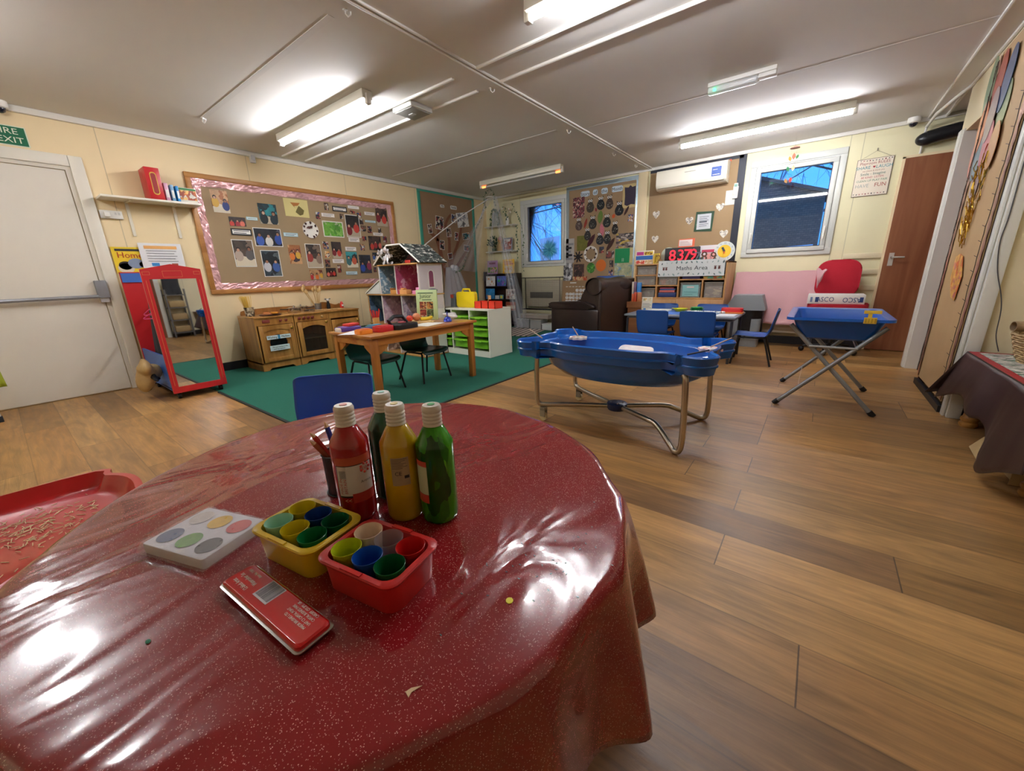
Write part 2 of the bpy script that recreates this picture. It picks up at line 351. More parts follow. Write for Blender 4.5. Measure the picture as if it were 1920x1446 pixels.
# right doorway frame
FR = M('e2e2da', .35)
m = MB(); m.box(.775, .90, 5.33, 5.42, 0, 2.07, FR, bev=.006); m.box(.79, .94, 5.30, 5.33, 0, 2.07, FR); m.box(.785, .80, 3.70, 3.755, 0, ZC-.03, FR, bev=.004); m.box(.80, .865, 3.665, 3.70, 0, ZC-.03, FR, bev=.004); m.box(.80, .94, 3.755, 5.30, 2.05, 2.07, CREAM)
struct('door_3', m)
BRD = wood('9a6240', '80492c', 6, 2, .4)
m = MB(); m.box(.885, .925, 3.755, 5.30, .005, 2.05, wood('8b5236', '6f3e26', 6, 2, .4)); d3 = bpy.data.objects['door_3']; m.build('door_leaf', d3)
m = MB(); m.box(.80, .885, 4.68, 4.70, 0, 2.05, wood('8b5236', '6f3e26', 6, 2, .4)); m.build('door_edge_strip', d3)
# brown door in the back wall
m = MB(); m.box(.53, .552, YB-.03, YB, 0, 2.09, CREAM); m.box(.53, 1.36, YB-.03, YB, 2.075, 2.10, CREAM); d2 = struct('door_2', m)
m = MB(); m.box(.552, 1.33, YB-.05, YB-.012, .008, 2.072, BRD); m.build('door_leaf', d2)
m = MB(); m.box(.59, .632, YB-.056, YB-.05, .97, 1.11, M('d8d8d4', .3, .6)); m.lathe([(.012, 0), (.012, .045)], CHROME, TR(.611, YB-.056, 1.06, rx=PI/2)); m.tube([(.611, YB-.098, 1.06), (.66, YB-.1, 1.06), (.715, YB-.095, 1.058)], .009, M('e4e4e0', .25, .5)); m.build('door_handle', d2)
# fire exit door, left wall
m = MB()
for a in ((.70, .79, 0, 2.12), (-.35, -.26, 0, 2.12), (-.26, .70, 2.03, 2.12)): m.box(XL, XL+.035, a[0], a[1], a[2], a[3], M('e6e1d2', .35), bev=.006)
m.box(XL, XL+.02, .665, .70, 0, 2.03, M('d6d0c0', .4)); m.box(XL, XL+.02, -.26, .665, 2.0, 2.03, M('d6d0c0', .4))
d1 = struct('door_1', m)
m = MB(); m.box(XL+.001, XL+.012, -.258, .66, .01, 1.995, M('e3ddcf', .35)); m.build('door_leaf', d1)
m = MB(); m.box(XL+.012, XL+.075, .62, .70, .90, 1.06, M('85868a', .4), bev=.008); m.tube([(XL+.06, -.22, .905), (XL+.06, .64, .915)], .016, M('8f9094', .35, .4)); m.box(XL+.012, XL+.06, .63, .69, .86, .90, M('c2c2c0', .3, .4)); m.build('push_bar', d1)
# windows
UPVC = M('d2d4cc', .3); GL = M('ffffff', .02, trans=1.0, spec=.5)
def gmat():
    m = bpy.data.materials.new('window_glass'); m.use_nodes = True; nt = m.node_tree
    for n in list(nt.nodes): nt.nodes.remove(n)
    o = nt.nodes.new('ShaderNodeOutputMaterial'); t = nt.nodes.new('ShaderNodeBsdfTransparent'); t.inputs[0].default_value = (.92, .96, 1, 1)
    g = nt.nodes.new('ShaderNodeBsdfGlossy'); g.inputs['Roughness'].default_value = .02
    f = nt.nodes.new('ShaderNodeFresnel'); f.inputs[0].default_value = 1.75; mx = nt.nodes.new('ShaderNodeMixShader')
    nt.links.new(f.outputs[0], mx.inputs[0]); nt.links.new(t.outputs[0], mx.inputs[1]); nt.links.new(g.outputs[0], mx.inputs[2]); nt.links.new(mx.outputs[0], o.inputs[0])
    return m
GLASS = gmat()
def ring(mb, x0, x1, z0, z1, t, y0, y1, mat, b=.005):
    mb.box(x0, x1, y0, y1, z0, z0+t, mat, bev=b); mb.box(x0, x1, y0, y1, z1-t, z1, mat, bev=b)
    mb.box(x0, x0+t, y0, y1, z0+t, z1-t, mat, bev=b); mb.box(x1-t, x1, y0, y1, z0+t, z1-t, mat, bev=b)
def window(n, q, g):
    m = MB(); ring(m, q[0], q[1], q[2], q[3], .07, YB-.02, YB+.06, UPVC); w_ = struct('window_%d' % n, m)
    m = MB(); ring(m, g[0]-.055, g[1]+.055, g[2]-.055, g[3]+.055, .055, YB-.035, YB+.04, UPVC)
    if g[0]-.055-q[0]-.07 > .01: m.box(q[0]+.07, g[0]-.055, YB-.01, YB+.04, q[2]+.07, q[3]-.07, UPVC)
    if q[1]-.07-g[1]-.055 > .01: m.box(g[1]+.055, q[1]-.07, YB-.01, YB+.04, q[2]+.07, q[3]-.07, UPVC)
    if q[3]-.07-g[3]-.055 > .01: m.box(q[0]+.07, q[1]-.07, YB-.01, YB+.04, g[3]+.055, q[3]-.07, UPVC)
    m.build('window_sash', w_)
    m = MB(); ring(m, g[0]-.004, g[1]+.004, g[2]-.004, g[3]+.004, .007, YB-.037, YB-.02, M('2a2c30', .5), 0); m.build('gasket', w_, smooth=0); m = MB(); ring(m, g[0]-.059, g[1]+.059, g[2]-.059, g[3]+.059, .005, YB-.022, YB-.015, M('6a6c68', .6), 0); m.build('sash_seal', w_, smooth=0)
    m = MB(); m.box(g[0], g[1], YB-.004, YB, g[2], g[3], GLASS); m.build('window_pane', w_, smooth=0)
    m = MB(); m.cb(g[0]-.028, YB-.045, 1.33 if n == 1 else 1.40, .02, .02, .07, WHITE, bev=.004); m.cb(g[0]-.028, YB-.06, 1.30 if n == 1 else 1.36, .014, .014, .12, WHITE, bev=.004); m.build('window_handle', w_)
    if n == 2: m = MB(); m.cb(g[1]+.028, YB-.045, 1.42, .02, .02, .07, WHITE, bev=.004); m.cb(g[1]+.026, YB-.06, 1.37, .014, .014, .12, WHITE, bev=.004); m.build('window_handle', w_)
window(1, W1, (-4.40, -3.70, 1.225, 2.16)); window(2, W2, (-.78, -.067, 1.235, 2.147))
# ---------------------------------------------------------------- lamps
TUBE = M('f4f6ff', .4, emit=TUBE_W); TUBEOFF = M('dcdad2', .3)
TUBEMAT_END = M('ff8a4a', .4, emit=.5)
def batten(label, x0, x1, y, lit, name='ceiling_batten_light'):
    cx = (x0+x1)/2; t = thing(name, label, 'ceiling light', (cx, y, ZC), 0, 'fluorescent batten lights on the ceiling')
    h = (x1-x0)/2
    m = MB(); m.box(-h, h, -.045, .045, -.066, -.001, M('dedbc8', .4), bev=.006); m.build('housing', t)
    for s in (-1, 1): m = MB(); m.box(s*h-.018, s*h+.018, -.02, .02, -.105, -.03, M('e2dfd2', .4), bev=.005); m.build('lamp_holder', t)
    m = MB(); m.tube([(-h+.02, 0, -.088), (h-.02, 0, -.088)], .0135, TUBE if lit else TUBEOFF, seg=12); m.build('lamp_tube', t)
    if not lit:
        for s in (-1, 1): m = MB(); m.tube([(s*(h-.022), 0, -.088), (s*(h-.10), 0, -.088)], .0142, TUBEMAT_END, seg=12); m.build('glowing_tube_end', t)
    return t
batten('lit fluorescent batten on the ceiling above the photo display board', -4.60, -3.06, 2.19, True)
batten('lit fluorescent batten on the ceiling in front of the square window and wall air conditioner', -1.50, .04, 5.25, True)
batten('unlit batten light with orange glowing tube ends near the leafy corner', -4.53, -3.04, 5.20, False)
batten('lit fluorescent batten cut off by the top edge of the picture', -1.49, .05, 2.17, True)
batten('lit fluorescent batten on the ceiling behind the viewer, fire door side', -4.35, -2.90, -.27, True)
for i, (x, y, lb) in enumerate(((-2.30, 1.564, 'white ceiling hook at the end of the beam nearest the top edge'), (-2.302, 2.81, 'white ceiling hook on the beam below the right hand strips'), (-2.315, 4.067, 'white ceiling hook on the middle of the beam'), (-2.30, 5.194, 'white ceiling hook on the beam level with the unlit batten'), (-2.30, 5.947, 'white ceiling hook on the beam nearest the back wall'), (-4.627, 1.541, 'white double ceiling hook between the fire door and the lit batten'))):
    m = MB(); m.lathe([(.012, 0), (.012, -.006)], WHITE, seg=12); m.tube([(0, 0, -.006), (0, 0, -.02), (.014, 0, -.034), (.028, 0, -.026), (.03, 0, -.012)], .004, WHITE, seg=6)
    if i == 5: m.tube([(0, .03, 0), (0, .03, -.02), (-.014, .03, -.034), (-.028, .03, -.026), (-.03, .03, -.012)], .004, WHITE, seg=6); m.tube([(0, 0, -.004), (0, .03, -.004)], .005, WHITE, seg=6)
    solo('ceiling_hook', lb, 'hook', m, (x, y, ZC-(.006 if i < 5 else 0)), .6, 'white hooks on the ceiling')
# emergency light
t = thing('emergency_light', 'slim clear emergency light with a green indicator on the ceiling', 'emergency light', (-.71, 3.97, ZC))
m = MB(); m.box(-.235, .235, -.04, .04, -.03, 0, WHITE, bev=.005); m.build('body', t)
m = MB(); m.box(-.235, .11, -.035, .035, -.075, -.03, M('eef0ee', .15, alpha=.45), bev=.012); m.build('diffuser', t)
m = MB(); m.box(.12, .235, -.035, .035, -.06, -.03, WHITE, bev=.006); m.build('battery_cover', t)
m = MB(); m.sphere((-.19, 0, -.045), .013, M('1fd98a', .3, emit=1)); m.build('indicator_lamp', t)
t = thing('ceiling_junction_box', 'flat grey square junction box on the ceiling strips', 'junction box', (-3.07, 2.65, ZC))
m = MB(); m.box(-.125, .125, -.12, .12, -.045, 0, M('c8c6bd', .5), bev=.006); m.build('box', t); m = MB(); m.box(-.11, .11, -.105, .105, -.052, -.045, M('8f8d86', .5), bev=.003); m.box(-.035, .02, -.02, .02, -.056, -.052, M('b8b6b0', .5)); m.build('cover', t)
# outside: brick outbuilding and bare tree seen through the windows
def brick():
    m = bpy.data.materials.new('dark_brick'); m.use_nodes = True; nt = m.node_tree; b = nt.nodes['Principled BSDF']
    tc = nt.nodes.new('ShaderNodeTexCoord'); mp = nt.nodes.new('ShaderNodeMapping'); mp.inputs['Rotation'].default_value = (PI/2, 0, 0); nt.links.new(tc.outputs['Object'], mp.inputs[0])
    br = nt.nodes.new('ShaderNodeTexBrick'); br.inputs['Scale'].default_value = 7; br.inputs['Color1'].default_value = rgb('987058'); br.inputs['Color2'].default_value = rgb('805c4a'); br.inputs['Mortar'].default_value = rgb('604a40'); br.inputs['Mortar Size'].default_value = .02
    nt.links.new(mp.outputs[0], br.inputs['Vector']); nt.links.new(br.outputs[0], b.inputs['Base Color']); b.inputs['Roughness'].default_value = .9
    return m
BRK = brick()
t = thing('brick_outbuilding', 'dark brick outbuilding seen through the square window', 'building', (-.6, 9.2, -.6))
m = MB(); m.plate([(-2.6, 0), (.47, 0), (.47, 2.80), (-2.6, 3.86)], 0, 1.2, BRK); m.build('brick_wall', t)
m = MB(); m.plate([(-2.7, 3.89), (.52, 2.78), (.52, 2.84), (-2.7, 3.96)], -.10, 1.4, M('4a4038', .8)); m.build('roof_verge', t)
m = MB(); m.tube([(-.35, -.06, 1.92), (.42, -.06, 1.95)], .012, M('e8ecf4', .5)); m.tube([(-.05, -.06, 1.80), (.40, -.06, 1.81)], .010, M('e8ecf4', .5)); m.build('pale_rail', t)
def tree(label, loc, seed, h, spread, hang=True, side=1):
    rnd = random.Random(seed); t = thing('bare_tree', label, 'tree', loc); bk = M('5a4c40', .9); mt = MB(); mb = MB()
    mt.tube([(0, 0, 0), (.1, 0, h*.3), (-.05, .05, h*.62), (.1, 0, h)], .12, bk, taper=.3); mt.build('trunk', t)
    def br(p, d, l, r, k):
        pts = [p]; q = p.copy(); dd = d.copy()
        for i in range(4):
            dd = (dd+Vector((rnd.uniform(-.25, .25), rnd.uniform(-.2, .2), rnd.uniform(-.2, .2)-(.12 if hang and k < 2 else 0)))).normalized(); q = q+dd*l/4; pts.append(q.copy())
        mb.tube(pts, r, bk, seg=4, taper=.45)
        if k:
            for i in range(5): s = pts[rnd.randint(1, 4)]; br(s, (dd+Vector((rnd.uniform(-.9, .9), rnd.uniform(-.4, .4), rnd.uniform(-.9, .5)))).normalized(), l*rnd.uniform(.5, .75), r*.5, k-1)
    for i in range(9): br(Vector((0, 0, h*rnd.uniform(.35, .95))), Vector((rnd.uniform(.3, 1)*side, rnd.uniform(-.3, .3), rnd.uniform(0, .5))).normalized(), spread, .035, 3)
    mb.build('branches', t)
tree('bare winter tree with many twigs beyond the narrow corner window', (-9.9, 10.8, -.6), 3, 5.6, 4.2)
tree('bare tree behind the brick outbuilding', (.9, 12.6, -.6), 9, 6.4, 3.0, True, -1)
m = MB(); m.box(-14, 8, YB+.4, 18, -.75, -.6, M('3a3f38', .95)); struct('ground', m, smooth=0)
# ================================================================ LEFT WALL
def card(name, label, cat, u, z, w, h, mat, wall='L', off=.014, group=None, border=None, bw=.008, lines=None, shape=None, bordermat=None, extra=None, tilt=0, cardw=None):
    """a flat sheet pinned to a wall; real size, 2 mm thick"""
    m = MB(); pts = shape or [(-w/2, -h/2), (w/2, -h/2), (w/2, h/2), (-w/2, h/2)]
    R = Matrix.Rotation(tilt, 4, 'Y')
    if border:
        m.plate(pts, 0, .002, border, R); k = [(-w/2+bw, -h/2+bw), (w/2-bw, -h/2+bw), (w/2-bw, h/2-bw), (-w/2+bw, h/2-bw)]
        m.plate(k, -.0008, .001, mat, R)
    else: m.plate(pts, 0, .002, mat, R)
    if lines:
        for i in range(lines): m.box(-w*.38, w*.38*(1 if i % 2 == 0 else .6), -.0018, -.0006, h*(.5-(i+1)/(lines+1))-h*.05, h*(.5-(i+1)/(lines+1))+h*.05, M('3a3a44', .8), R)
    if extra: extra(m)
    loc, rz = ((XL+off, u, z), RL) if wall == 'L' else ((u, YB-off, z), RB) if wall == 'B' else ((XR-off, u, z), RR)
    return solo(name, label, cat, m, loc, rz, group, smooth=0)
WOODF = wood('c08a4c', 'a87036', 10, 0, .4); FOIL = M('e6b4b6', .25, .45, bump=.9, bscale=24)
t = thing('display_board', 'large wood framed display board with pink foil edging and brown paper', 'notice board', (XL, 2.82, 1.507), RL)
bw, bh = 2.60/2, 1.25/2
m = MB(); m.box(-bw+.03, bw-.03, -.012, 0, -bh+.03, bh-.03, M('a68d6b', .75, bump=.35, bscale=3, var=.1, vscale=2)); m.build('backing_paper', t)
m = MB(); ring(m, -bw, bw, -bh, bh, .05, -.03, -.001, WOODF, .006); m.build('frame', t)
def crinkle(L_, W_, mat, seed):
    rn = random.Random(seed); n = int(L_/.03)
    cz = [[rn.uniform(.001, .010) for _ in range(6)] for _ in range(n+1)]
    return lambda u, v: (u*L_, -cz[int(round(u*n))][int(round(v*5))], (v-.5)*W_*(1+.10*math.sin(u*40+seed)))
m = MB()
for L_, W_, T_ in ((2.5, .075, TR(-1.25, -.012, bh-.085)), (2.5, .07, TR(-1.25, -.012, -bh+.085)), (1.15, .07, TR(-bw+.085, -.013, -bh+.05, ry=-PI/2)), (1.15, .07, TR(bw-.085, -.013, -bh+.05, ry=-PI/2))):
    m.grid(crinkle(L_, W_, FOIL, len(m.bm.verts)), int(L_/.03)+1, 6, FOIL, T_)
m.build('foil_edging', t, smooth=0)
GP = 'photos and labels on the pink edged board'
ph = [ # y, z, w, h, kind, border, label
 (1.800, 1.874, .162, .232, 5, 0, 'tall fruit tasting photo in the upper left corner of the pink edged board'),
 (1.931, 1.677, .167, .097, 1, 0, 'small wide photo above the black label at the left of the pink edged board'),
 (2.277, 1.789, .205, .228, 4, 0, 'teal green tinted photo near the upper middle left of the pink edged board'),
 (2.228, 1.522, .312, .210, 0, 1, 'white edged wide photo of children in red and orange jackets'),
 (1.932, 1.331, .219, .303, 3, 1, 'white edged tall photo below the black label on the left of the board'),
 (2.211, 1.217, .211, .312, 2, 1, 'white edged tall photo over a red brown table, lower left of the board'),
 (3.031, 1.953, .058, .090, 3, 0, 'tiny dark cut out photo left of the upper black label'),
 (2.894, 1.828, .059, .085, 2, 0, 'tiny cut out photo between the paper plate and the white scribbled label'),
 (3.230, 1.846, .049, .065, 3, 0, 'tiny photo right above the green painting corner'),
 (3.407, 1.920, .078, .038, 1, 0, 'tiny red toned strip photo under the top white label'),
 (3.387, 1.731, .220, .299, 1, 1, 'white edged tall photo right of the green painting'),
 (3.504, 1.895, .069, .076, 2, 0, 'tiny cut out photo at the top right of the tall white edged photo'),
 (3.527, 1.804, .069, .078, 3, 0, 'middle one of three cut out photos right of the tall white edged photo'),
 (3.551, 1.711, .083, .079, 3, 0, 'lowest of three cut out photos right of the tall white edged photo'),
 (3.885, 1.898, .194, .271, 1, 0, 'tall photo with a red figure in the upper right corner of the board'),
 (3.652, 1.702, .071, .092, 2, 0, 'small cut out photo below the right blue label'),
 (3.825, 1.702, .051, .074, 3, 0, 'tiny cut out photo just above the lower right white label'),
 (3.716, 1.513, .212, .201, 1, 0, 'square dark photo with red dressed children at the right of the board'),
 (3.903, 1.573, .063, .098, 2, 0, 'tiny photo touching the right foil edge'),
 (3.546, 1.570, .067, .066, 1, 0, 'tiny reddish photo left of the square dark photo'),
 (3.493, 1.450, .069, .089, 2, 0, 'cut out black and white dog like photo'),
 (2.513, 1.329, .152, .233, 5, 0, 'bright orange toned crowd photo in the lower middle of the board'),
 (2.758, 1.316, .209, .304, 3, 1, 'large white edged brown photo below the paper plate'),
 (2.937, 1.459, .076, .097, 2, 0, 'tiny blue toned photo, top of the stack of three tiny photos'),
 (2.944, 1.339, .068, .089, 5, 0, 'tiny tan photo, middle of the stack of three tiny photos'),
 (2.928, 1.223, .072, .099, 3, 0, 'tiny dark photo, bottom of the stack of three tiny photos'),
 (3.089, 1.397, .141, .221, 1, 0, 'tall photo with white balloon shapes below the green painting'),
 (3.091, 1.150, .053, .105, 3, 0, 'narrow dark photo below the label of the balloon photo'),
 (3.302, 1.273, .174, .217, 4, 0, 'photo with a big beach ball in the lower right of the board'),
 (3.510, 1.214, .188, .259, 0, 0, 'tall navy photo left of the doll house roof'),
 (2.748, 1.076, .170, .124, 5, 0, 'wide orange and navy photo on the bottom edge of the board'),
 (2.962, 1.104, .144, .116, 1, 0, 'wide dark red photo next to the orange and navy one at the bottom'),
 (3.727, 1.320, .159, .121, 2, 0, 'dark photo half hidden behind the doll house roof'),
 (3.889, 1.466, .099, .042, 3, 0, 'low strip photo right above the doll house ridge'),
 (3.662, 1.132, .050, .074, 1, 0, 'tiny dark red photo beside the doll house wall')]
BGS = [blobs('photo_bg_%d' % i, c, 9) for i, c in enumerate((('20242e', '2c3040', '181a20', '3a3c48', '24262e', '4a4c58'), ('2c221f', '4a382f', '1c1614', '6a5242', '382a26', '221a18'), ('24303a', '1a2228', '3a4a54', '5a6468', '202830', '2c3a44'), ('3a302a', '54463c', '241e1c', '786454', '302824', '483c34'), ('2a8a90', '1a5c66', '14383e', '3aa0a4', '0f2a30', '2a7a80'), ('a8683c', '7a3c2c', 'c89a6c', '3c2c34', 'd0a878', '8c4c34')))]
FIG = {0: ('2a4a9c', '8c2c4c', '3c5cb0', 'd8d4cc'), 1: ('c83c30', 'a02830', 'd8705c', '7c2028'), 2: ('c8c8cc', '3c5c9c', 'e4e0d8', '9c4040'), 3: ('8c7464', 'b8a494', '5c5858', '9c3c34'), 4: ('1c2c34', '3c6c70', 'c85c40', '101c20'), 5: ('e07c34', 'd8a840', '2c3c7c', 'c83c40')}
def figures(k, w_, h, seed, bw_):
    def f(m_):
        rn = random.Random(seed); n = 2 if w_ < h else 3; a, b = w_/2-bw_, h/2-bw_
        cl_ = lambda pts: [(max(-a, min(a, p[0])), max(-b, min(b, p[1]))) for p in pts]
        if seed % 2: m_.plate(cl_([(-a, -b), (a, -b), (a, -b*.45), (-a*.2, -b*.2), (-a, -b*.5)]), -.0021, .0006, M(('a8845c', 'd8ccb4', '7c4434', 'b8a890')[seed % 4], .5))
        for i in range(n):
            x = (i+.5)/n*2*a-a+rn.uniform(-.15, .15)*a; y = rn.uniform(-.25, .2)*b; s = a/n*1.05
            m_.plate(cl_([(x+s*.85*math.cos(t_*PI/6), y-s*.7+s*1.15*math.sin(t_*PI/6)) for t_ in range(12)]), -.0024-.0003*i, .0006, M(FIG[k][(i+seed) % 4], .5))
            m_.plate(cl_([(x+s*.42*math.cos(t_*PI/6), y+s*.65+s*.5*math.sin(t_*PI/6)) for t_ in range(12)]), -.0034-.0002*i, .0006, M(('241a18', '2c201c', '1c1614')[i % 3], .5))
            m_.plate(cl_([(x+s*.3*math.cos(t_*PI/6), y+s*.5+s*.34*math.sin(t_*PI/6)) for t_ in range(12)]), -.0040-.0002*i, .0006, M(('a87458', 'c8987c', '8c5c44', 'd0a488')[(i+seed) % 4], .5))
    return f
for i, (y, z, w_, h, k, b, lb) in enumerate(ph):
    big = w_*h > .012
    card('pinned_photo', lb, 'photo', y, z, w_, h, BGS[k] if big else PH[k], off=.0145+.0012*(i % 3), group=GP, border=WHITE if b else None, extra=figures(k, w_, h, i*3+1, .009 if b else .001) if big else None)
lbl = [(2.086, 1.722, .120, .035, 'b', 'pale blue label left of the teal photo'), (1.948, 1.566, .212, .072, 'k', 'black edged label between two photos at the left of the board'),
 (2.500, 1.568, .176, .045, 'b', 'pale blue label left of the paper plate'), (3.216, 1.938, .211, .067, 'k', 'black edged label in the upper middle of the board'),
 (3.430, 1.983, .174, .038, 'w', 'white label highest on the board under the top foil'), (3.034, 1.845, .182, .046, 'w', 'white label directly above the green painting'),
 (3.682, 1.923, .174, .045, 'w', 'white label left of the tall photo with the red figure'), (3.679, 1.816, .178, .029, 'b', 'pale blue label in the upper right of the board'),
 (3.787, 1.645, .169, .045, 'w', 'white label above the square dark photo'), (3.373, 1.547, .172, .058, 'w', 'white label under the tall white edged photo right of the green painting'),
 (3.087, 1.253, .168, .054, 'w', 'white label under the photo with white balloon shapes'), (3.303, 1.422, .169, .053, 'w', 'white label on top of the beach ball photo'),
 (3.267, 1.089, .176, .046, 'b', 'pale blue label under the beach ball photo')]
for y, z, w_, h, k, lb in lbl:
    card('caption_label', lb, 'label', y, z, w_, h, {'b': M('cfe3e8', .6), 'k': M('f0eee8', .6), 'w': M('f0e9e4', .6)}[k], off=.019, group=GP, border={'b': M('9cc4cc', .6), 'k': BLACK, 'w': M('dccfca', .6)}[k], bw=.014 if k == 'k' else .005, lines=1 if h < .04 else 2)
def ex(m_):
    R0 = Matrix()
    m_.plate([(-.07, .06), (.05, .065), (.02, .03), (-.03, .02), (-.02, .0)], -.002, .002, M('b8763a', .7)); m_.plate([(-.005, -.02), (.03, .03), (.09, -.02), (.07, -.07), (.03, -.085), (-.02, -.05)], -.002, .002, M('6e6234', .7))
card('painting_sheet', 'pale yellow sheet with brown and olive paint shapes near the board top', 'painting', 2.63, 1.892, .298, .209, M('d9cb8a', .8), extra=ex)
card('painting_sheet', 'white sheet covered with bright green paint', 'painting', 3.085, 1.670, .296, .204, blobs('green_paint', ('6fae3c', '58a02c', '86bf55', '4c8f2a', '6fae3c', 'a8b98a'), 18), border=M('e8e4dc', .7), bw=.012)
m = MB(); m.lathe([(.001, -.006), (.075, -.006), (.10, .004), (.104, .004), (.104, .006), (.075, -.003), (.001, -.003)], M('eee9e0', .7), TR(rx=PI/2))
rn = random.Random(4)
for i in range(9):
    a = i*.7+rn.uniform(-.2, .2); r = .088; m.plate([(r*math.cos(a)+q[0], r*math.sin(a)+q[1]) for q in [(rn.uniform(.008, .02)*math.cos(b), rn.uniform(.008, .024)*math.sin(b)) for b in (0, 1.2, 2.4, 3.6, 4.9)]], -.010, .004, M('4a2f28', .8))
for q in ((-.02, .03, .035), (.012, .036, .02)): m.plate([(q[0]-q[2], q[1]-.012), (q[0]+q[2]*.4, q[1]-.02), (q[0]+q[2], q[1]+.014), (q[0]-.01, q[1]+.012)], -.0085, .003, M('5c3a34', .8))
solo('paper_plate_collage', 'white paper plate with dark brown torn pieces around its rim', 'paper plate', m, (XL+.02, 2.762, 1.642), RL, ry=0)
# tree board
t = thing('family_tree_board', 'tall brown paper board with teal ribbon border and a paper tree', 'notice board', (XL, 5.30, 1.29), RL)
TEAL = M('3f9d86', .4, bump=.3, bscale=20)
m = MB(); m.box(-.66, .66, -.008, 0, -1.11, 1.13, M('9d7f60', .8, bump=.2, bscale=3, var=.1)); m.build('backing_paper', t)
m = MB(); ring(m, -.68, .68, -1.13, 1.135, .06, -.014, -.001, TEAL, .004); m.build('ribbon_border', t)
BARK = M('8c5a40', .85, var=.2, vscale=12); m = MB()
def ribbon(m, pts, w0, w1, y, mat):
    P = spline(pts, 5, False); n = len(P)
    for i in range(n-1):
        a, b = P[i], P[i+1]; d = (b-a).normalized(); nn = Vector((-d[1], d[0], 0)); wa = w0+(w1-w0)*i/n; wb = w0+(w1-w0)*(i+1)/n
        m.plate([tuple((a+nn*wa)[:2]), tuple((a-nn*wa)[:2]), tuple((b-nn*wb)[:2]), tuple((b+nn*wb)[:2])], y, .004, mat)
def TB(*a): return [(p[0]-5.30, p[1]-1.29) for p in a]
for pts, a, b in ((TB((5.20, .2), (5.21, .7), (5.2, 1.05)), .10, .08), (TB((5.16, 1.0), (5.06, 1.3), (4.99, 1.60), (4.86, 1.72), (4.79, 1.78)), .055, .02), (TB((4.99, 1.6), (5.02, 1.75), (5.06, 1.86)), .035, .02), (TB((5.24, 1.0), (5.24, 1.3), (5.27, 1.65), (5.2, 1.85), (5.3, 2.02), (5.37, 2.06)), .04, .018), (TB((5.27, 1.2), (5.38, 1.4), (5.5, 1.62), (5.57, 1.78), (5.60, 1.92)), .035, .02), (TB((5.28, 1.05), (5.5, 1.25), (5.7, 1.45), (5.78, 1.54)), .035, .012)):
    ribbon(m, pts, a, b, -.013-.0006*len(m.bm.verts) % .002, BARK)
m.build('paper_tree', t, smooth=0)
def wd(s, sz, c='2c2c34'): return lambda m_: m_.text(s, sz, M(c, .8), UP(TR(0, -.0022, 0)), sx=1)
for s, y, z, w_, h, lb in (('My', 5.159, 2.183, .10, .05, 'small white word card reading My on the tree board'), ('Family', 5.434, 2.186, .16, .062, 'white word card reading Family on the tree board')):
    card('word_card', lb, 'label', y, z, w_, h, WHITE, off=.012, extra=wd(s, .05), shape=rrect(w_, h, .02))
tp = [(4.828, 1.793, .092, .149, 3, 'narrow photo at the far left of the paper tree'), (5.058, 1.901, .183, .216, 0, 'largest tilted photo on the left of the paper tree with a blue sky'), (5.410, 2.003, .120, .138, 2, 'dark photo under the word card Family'), (5.640, 1.998, .304, .249, -1, 'large white sheet with small figures at the upper right of the paper tree'), (5.265, 1.759, .116, .149, 3, 'yellow edged photo in the middle of the paper tree'), (5.454, 1.702, .089, .140, 0, 'narrow blue photo right of the middle of the paper tree'), (5.081, 1.539, .110, .159, 0, 'blue photo crossed by the net cord'), (5.707, 1.719, .182, .116, 4, 'green wide photo on the right of the paper tree'), (5.262, 1.355, .112, .105, 3, 'square pale photo on the tree trunk'), (5.700, 1.506, .136, .107, 1, 'reddish photo lowest on the right of the paper tree')]
for i, (y, z, w_, h, k, lb) in enumerate(tp):
    card('pinned_photo', lb, 'photo', y, z, w_, h, PH[k] if k >= 0 else blobs('sketch', ('eceae6', 'eceae6', '55555e', 'eceae6', '9a9aa4', 'eceae6'), 20), off=.0215, group='photos on the family tree board', border=WHITE, bw=.007, tilt=(-.12, .1, .06, -.15)[i % 4])
# fire exit sign
m = MB(); m.plate([(-.11, -.075), (.11, -.075), (.11, .075), (-.11, .075)], 0, .003, M('dfe6cf', .5)); m.plate([(-.103, -.068), (.103, -.068), (.103, .068), (-.103, .068)], -.001, .001, M('0d6b45', .5))
m.text('FIRE', .062, M('e6ead2', .5), UP(TR(0, -.0012, .032)), ext=.0006, sx=1.15); m.text('EXIT', .062, M('e6ead2', .5), UP(TR(.012, -.0012, -.032)), ext=.0006, sx=1.15)
solo('fire_exit_sign', 'green sign reading FIRE EXIT above the white fire door', 'sign', m, (XL+.005, .395, 2.213), RL, smooth=0)
# shelf
t = thing('wall_shelf', 'white wall shelf on two brackets beside the fire door', 'shelf', (XL, 1.18, 1.80), RL)
m = MB(); m.box(-.37, .375, -.235, 0, -.02, 0, M('ede6d6', .4), bev=.003); m.build('shelf_board', t)
for x in (-.17, .19): m = MB(); m.box(x-.012, x+.012, -.012, 0, -.33, -.02, M('e8e0cc', .4)); m.box(x-.008, x+.008, -.2, -.006, -.03, -.018, M('e8e0cc', .4)); m.build('shelf_bracket', t)
t = thing('box_file', 'upright red box file with a gold oval label on the wall shelf', 'box file', (XL+.12, 1.215, 1.80), RL)
m = MB(); m.box(-.055, .055, -.11, .10, 0, .28, M('c8282c', .35), bev=.003); m.build('case', t)
m = MB(); m.prism([(p[0], p[1]) for p in rrect(.05, .2, .024)], .1105, .1125, M('d8b23c', .4), TR(0, 0, .14, rx=PI/2)); m.prism([(p[0], p[1]) for p in rrect(.038, .18, .018)], .1120, .1135, M('9c2020', .4), TR(0, 0, .14, rx=PI/2)); m.build('oval_label', t)
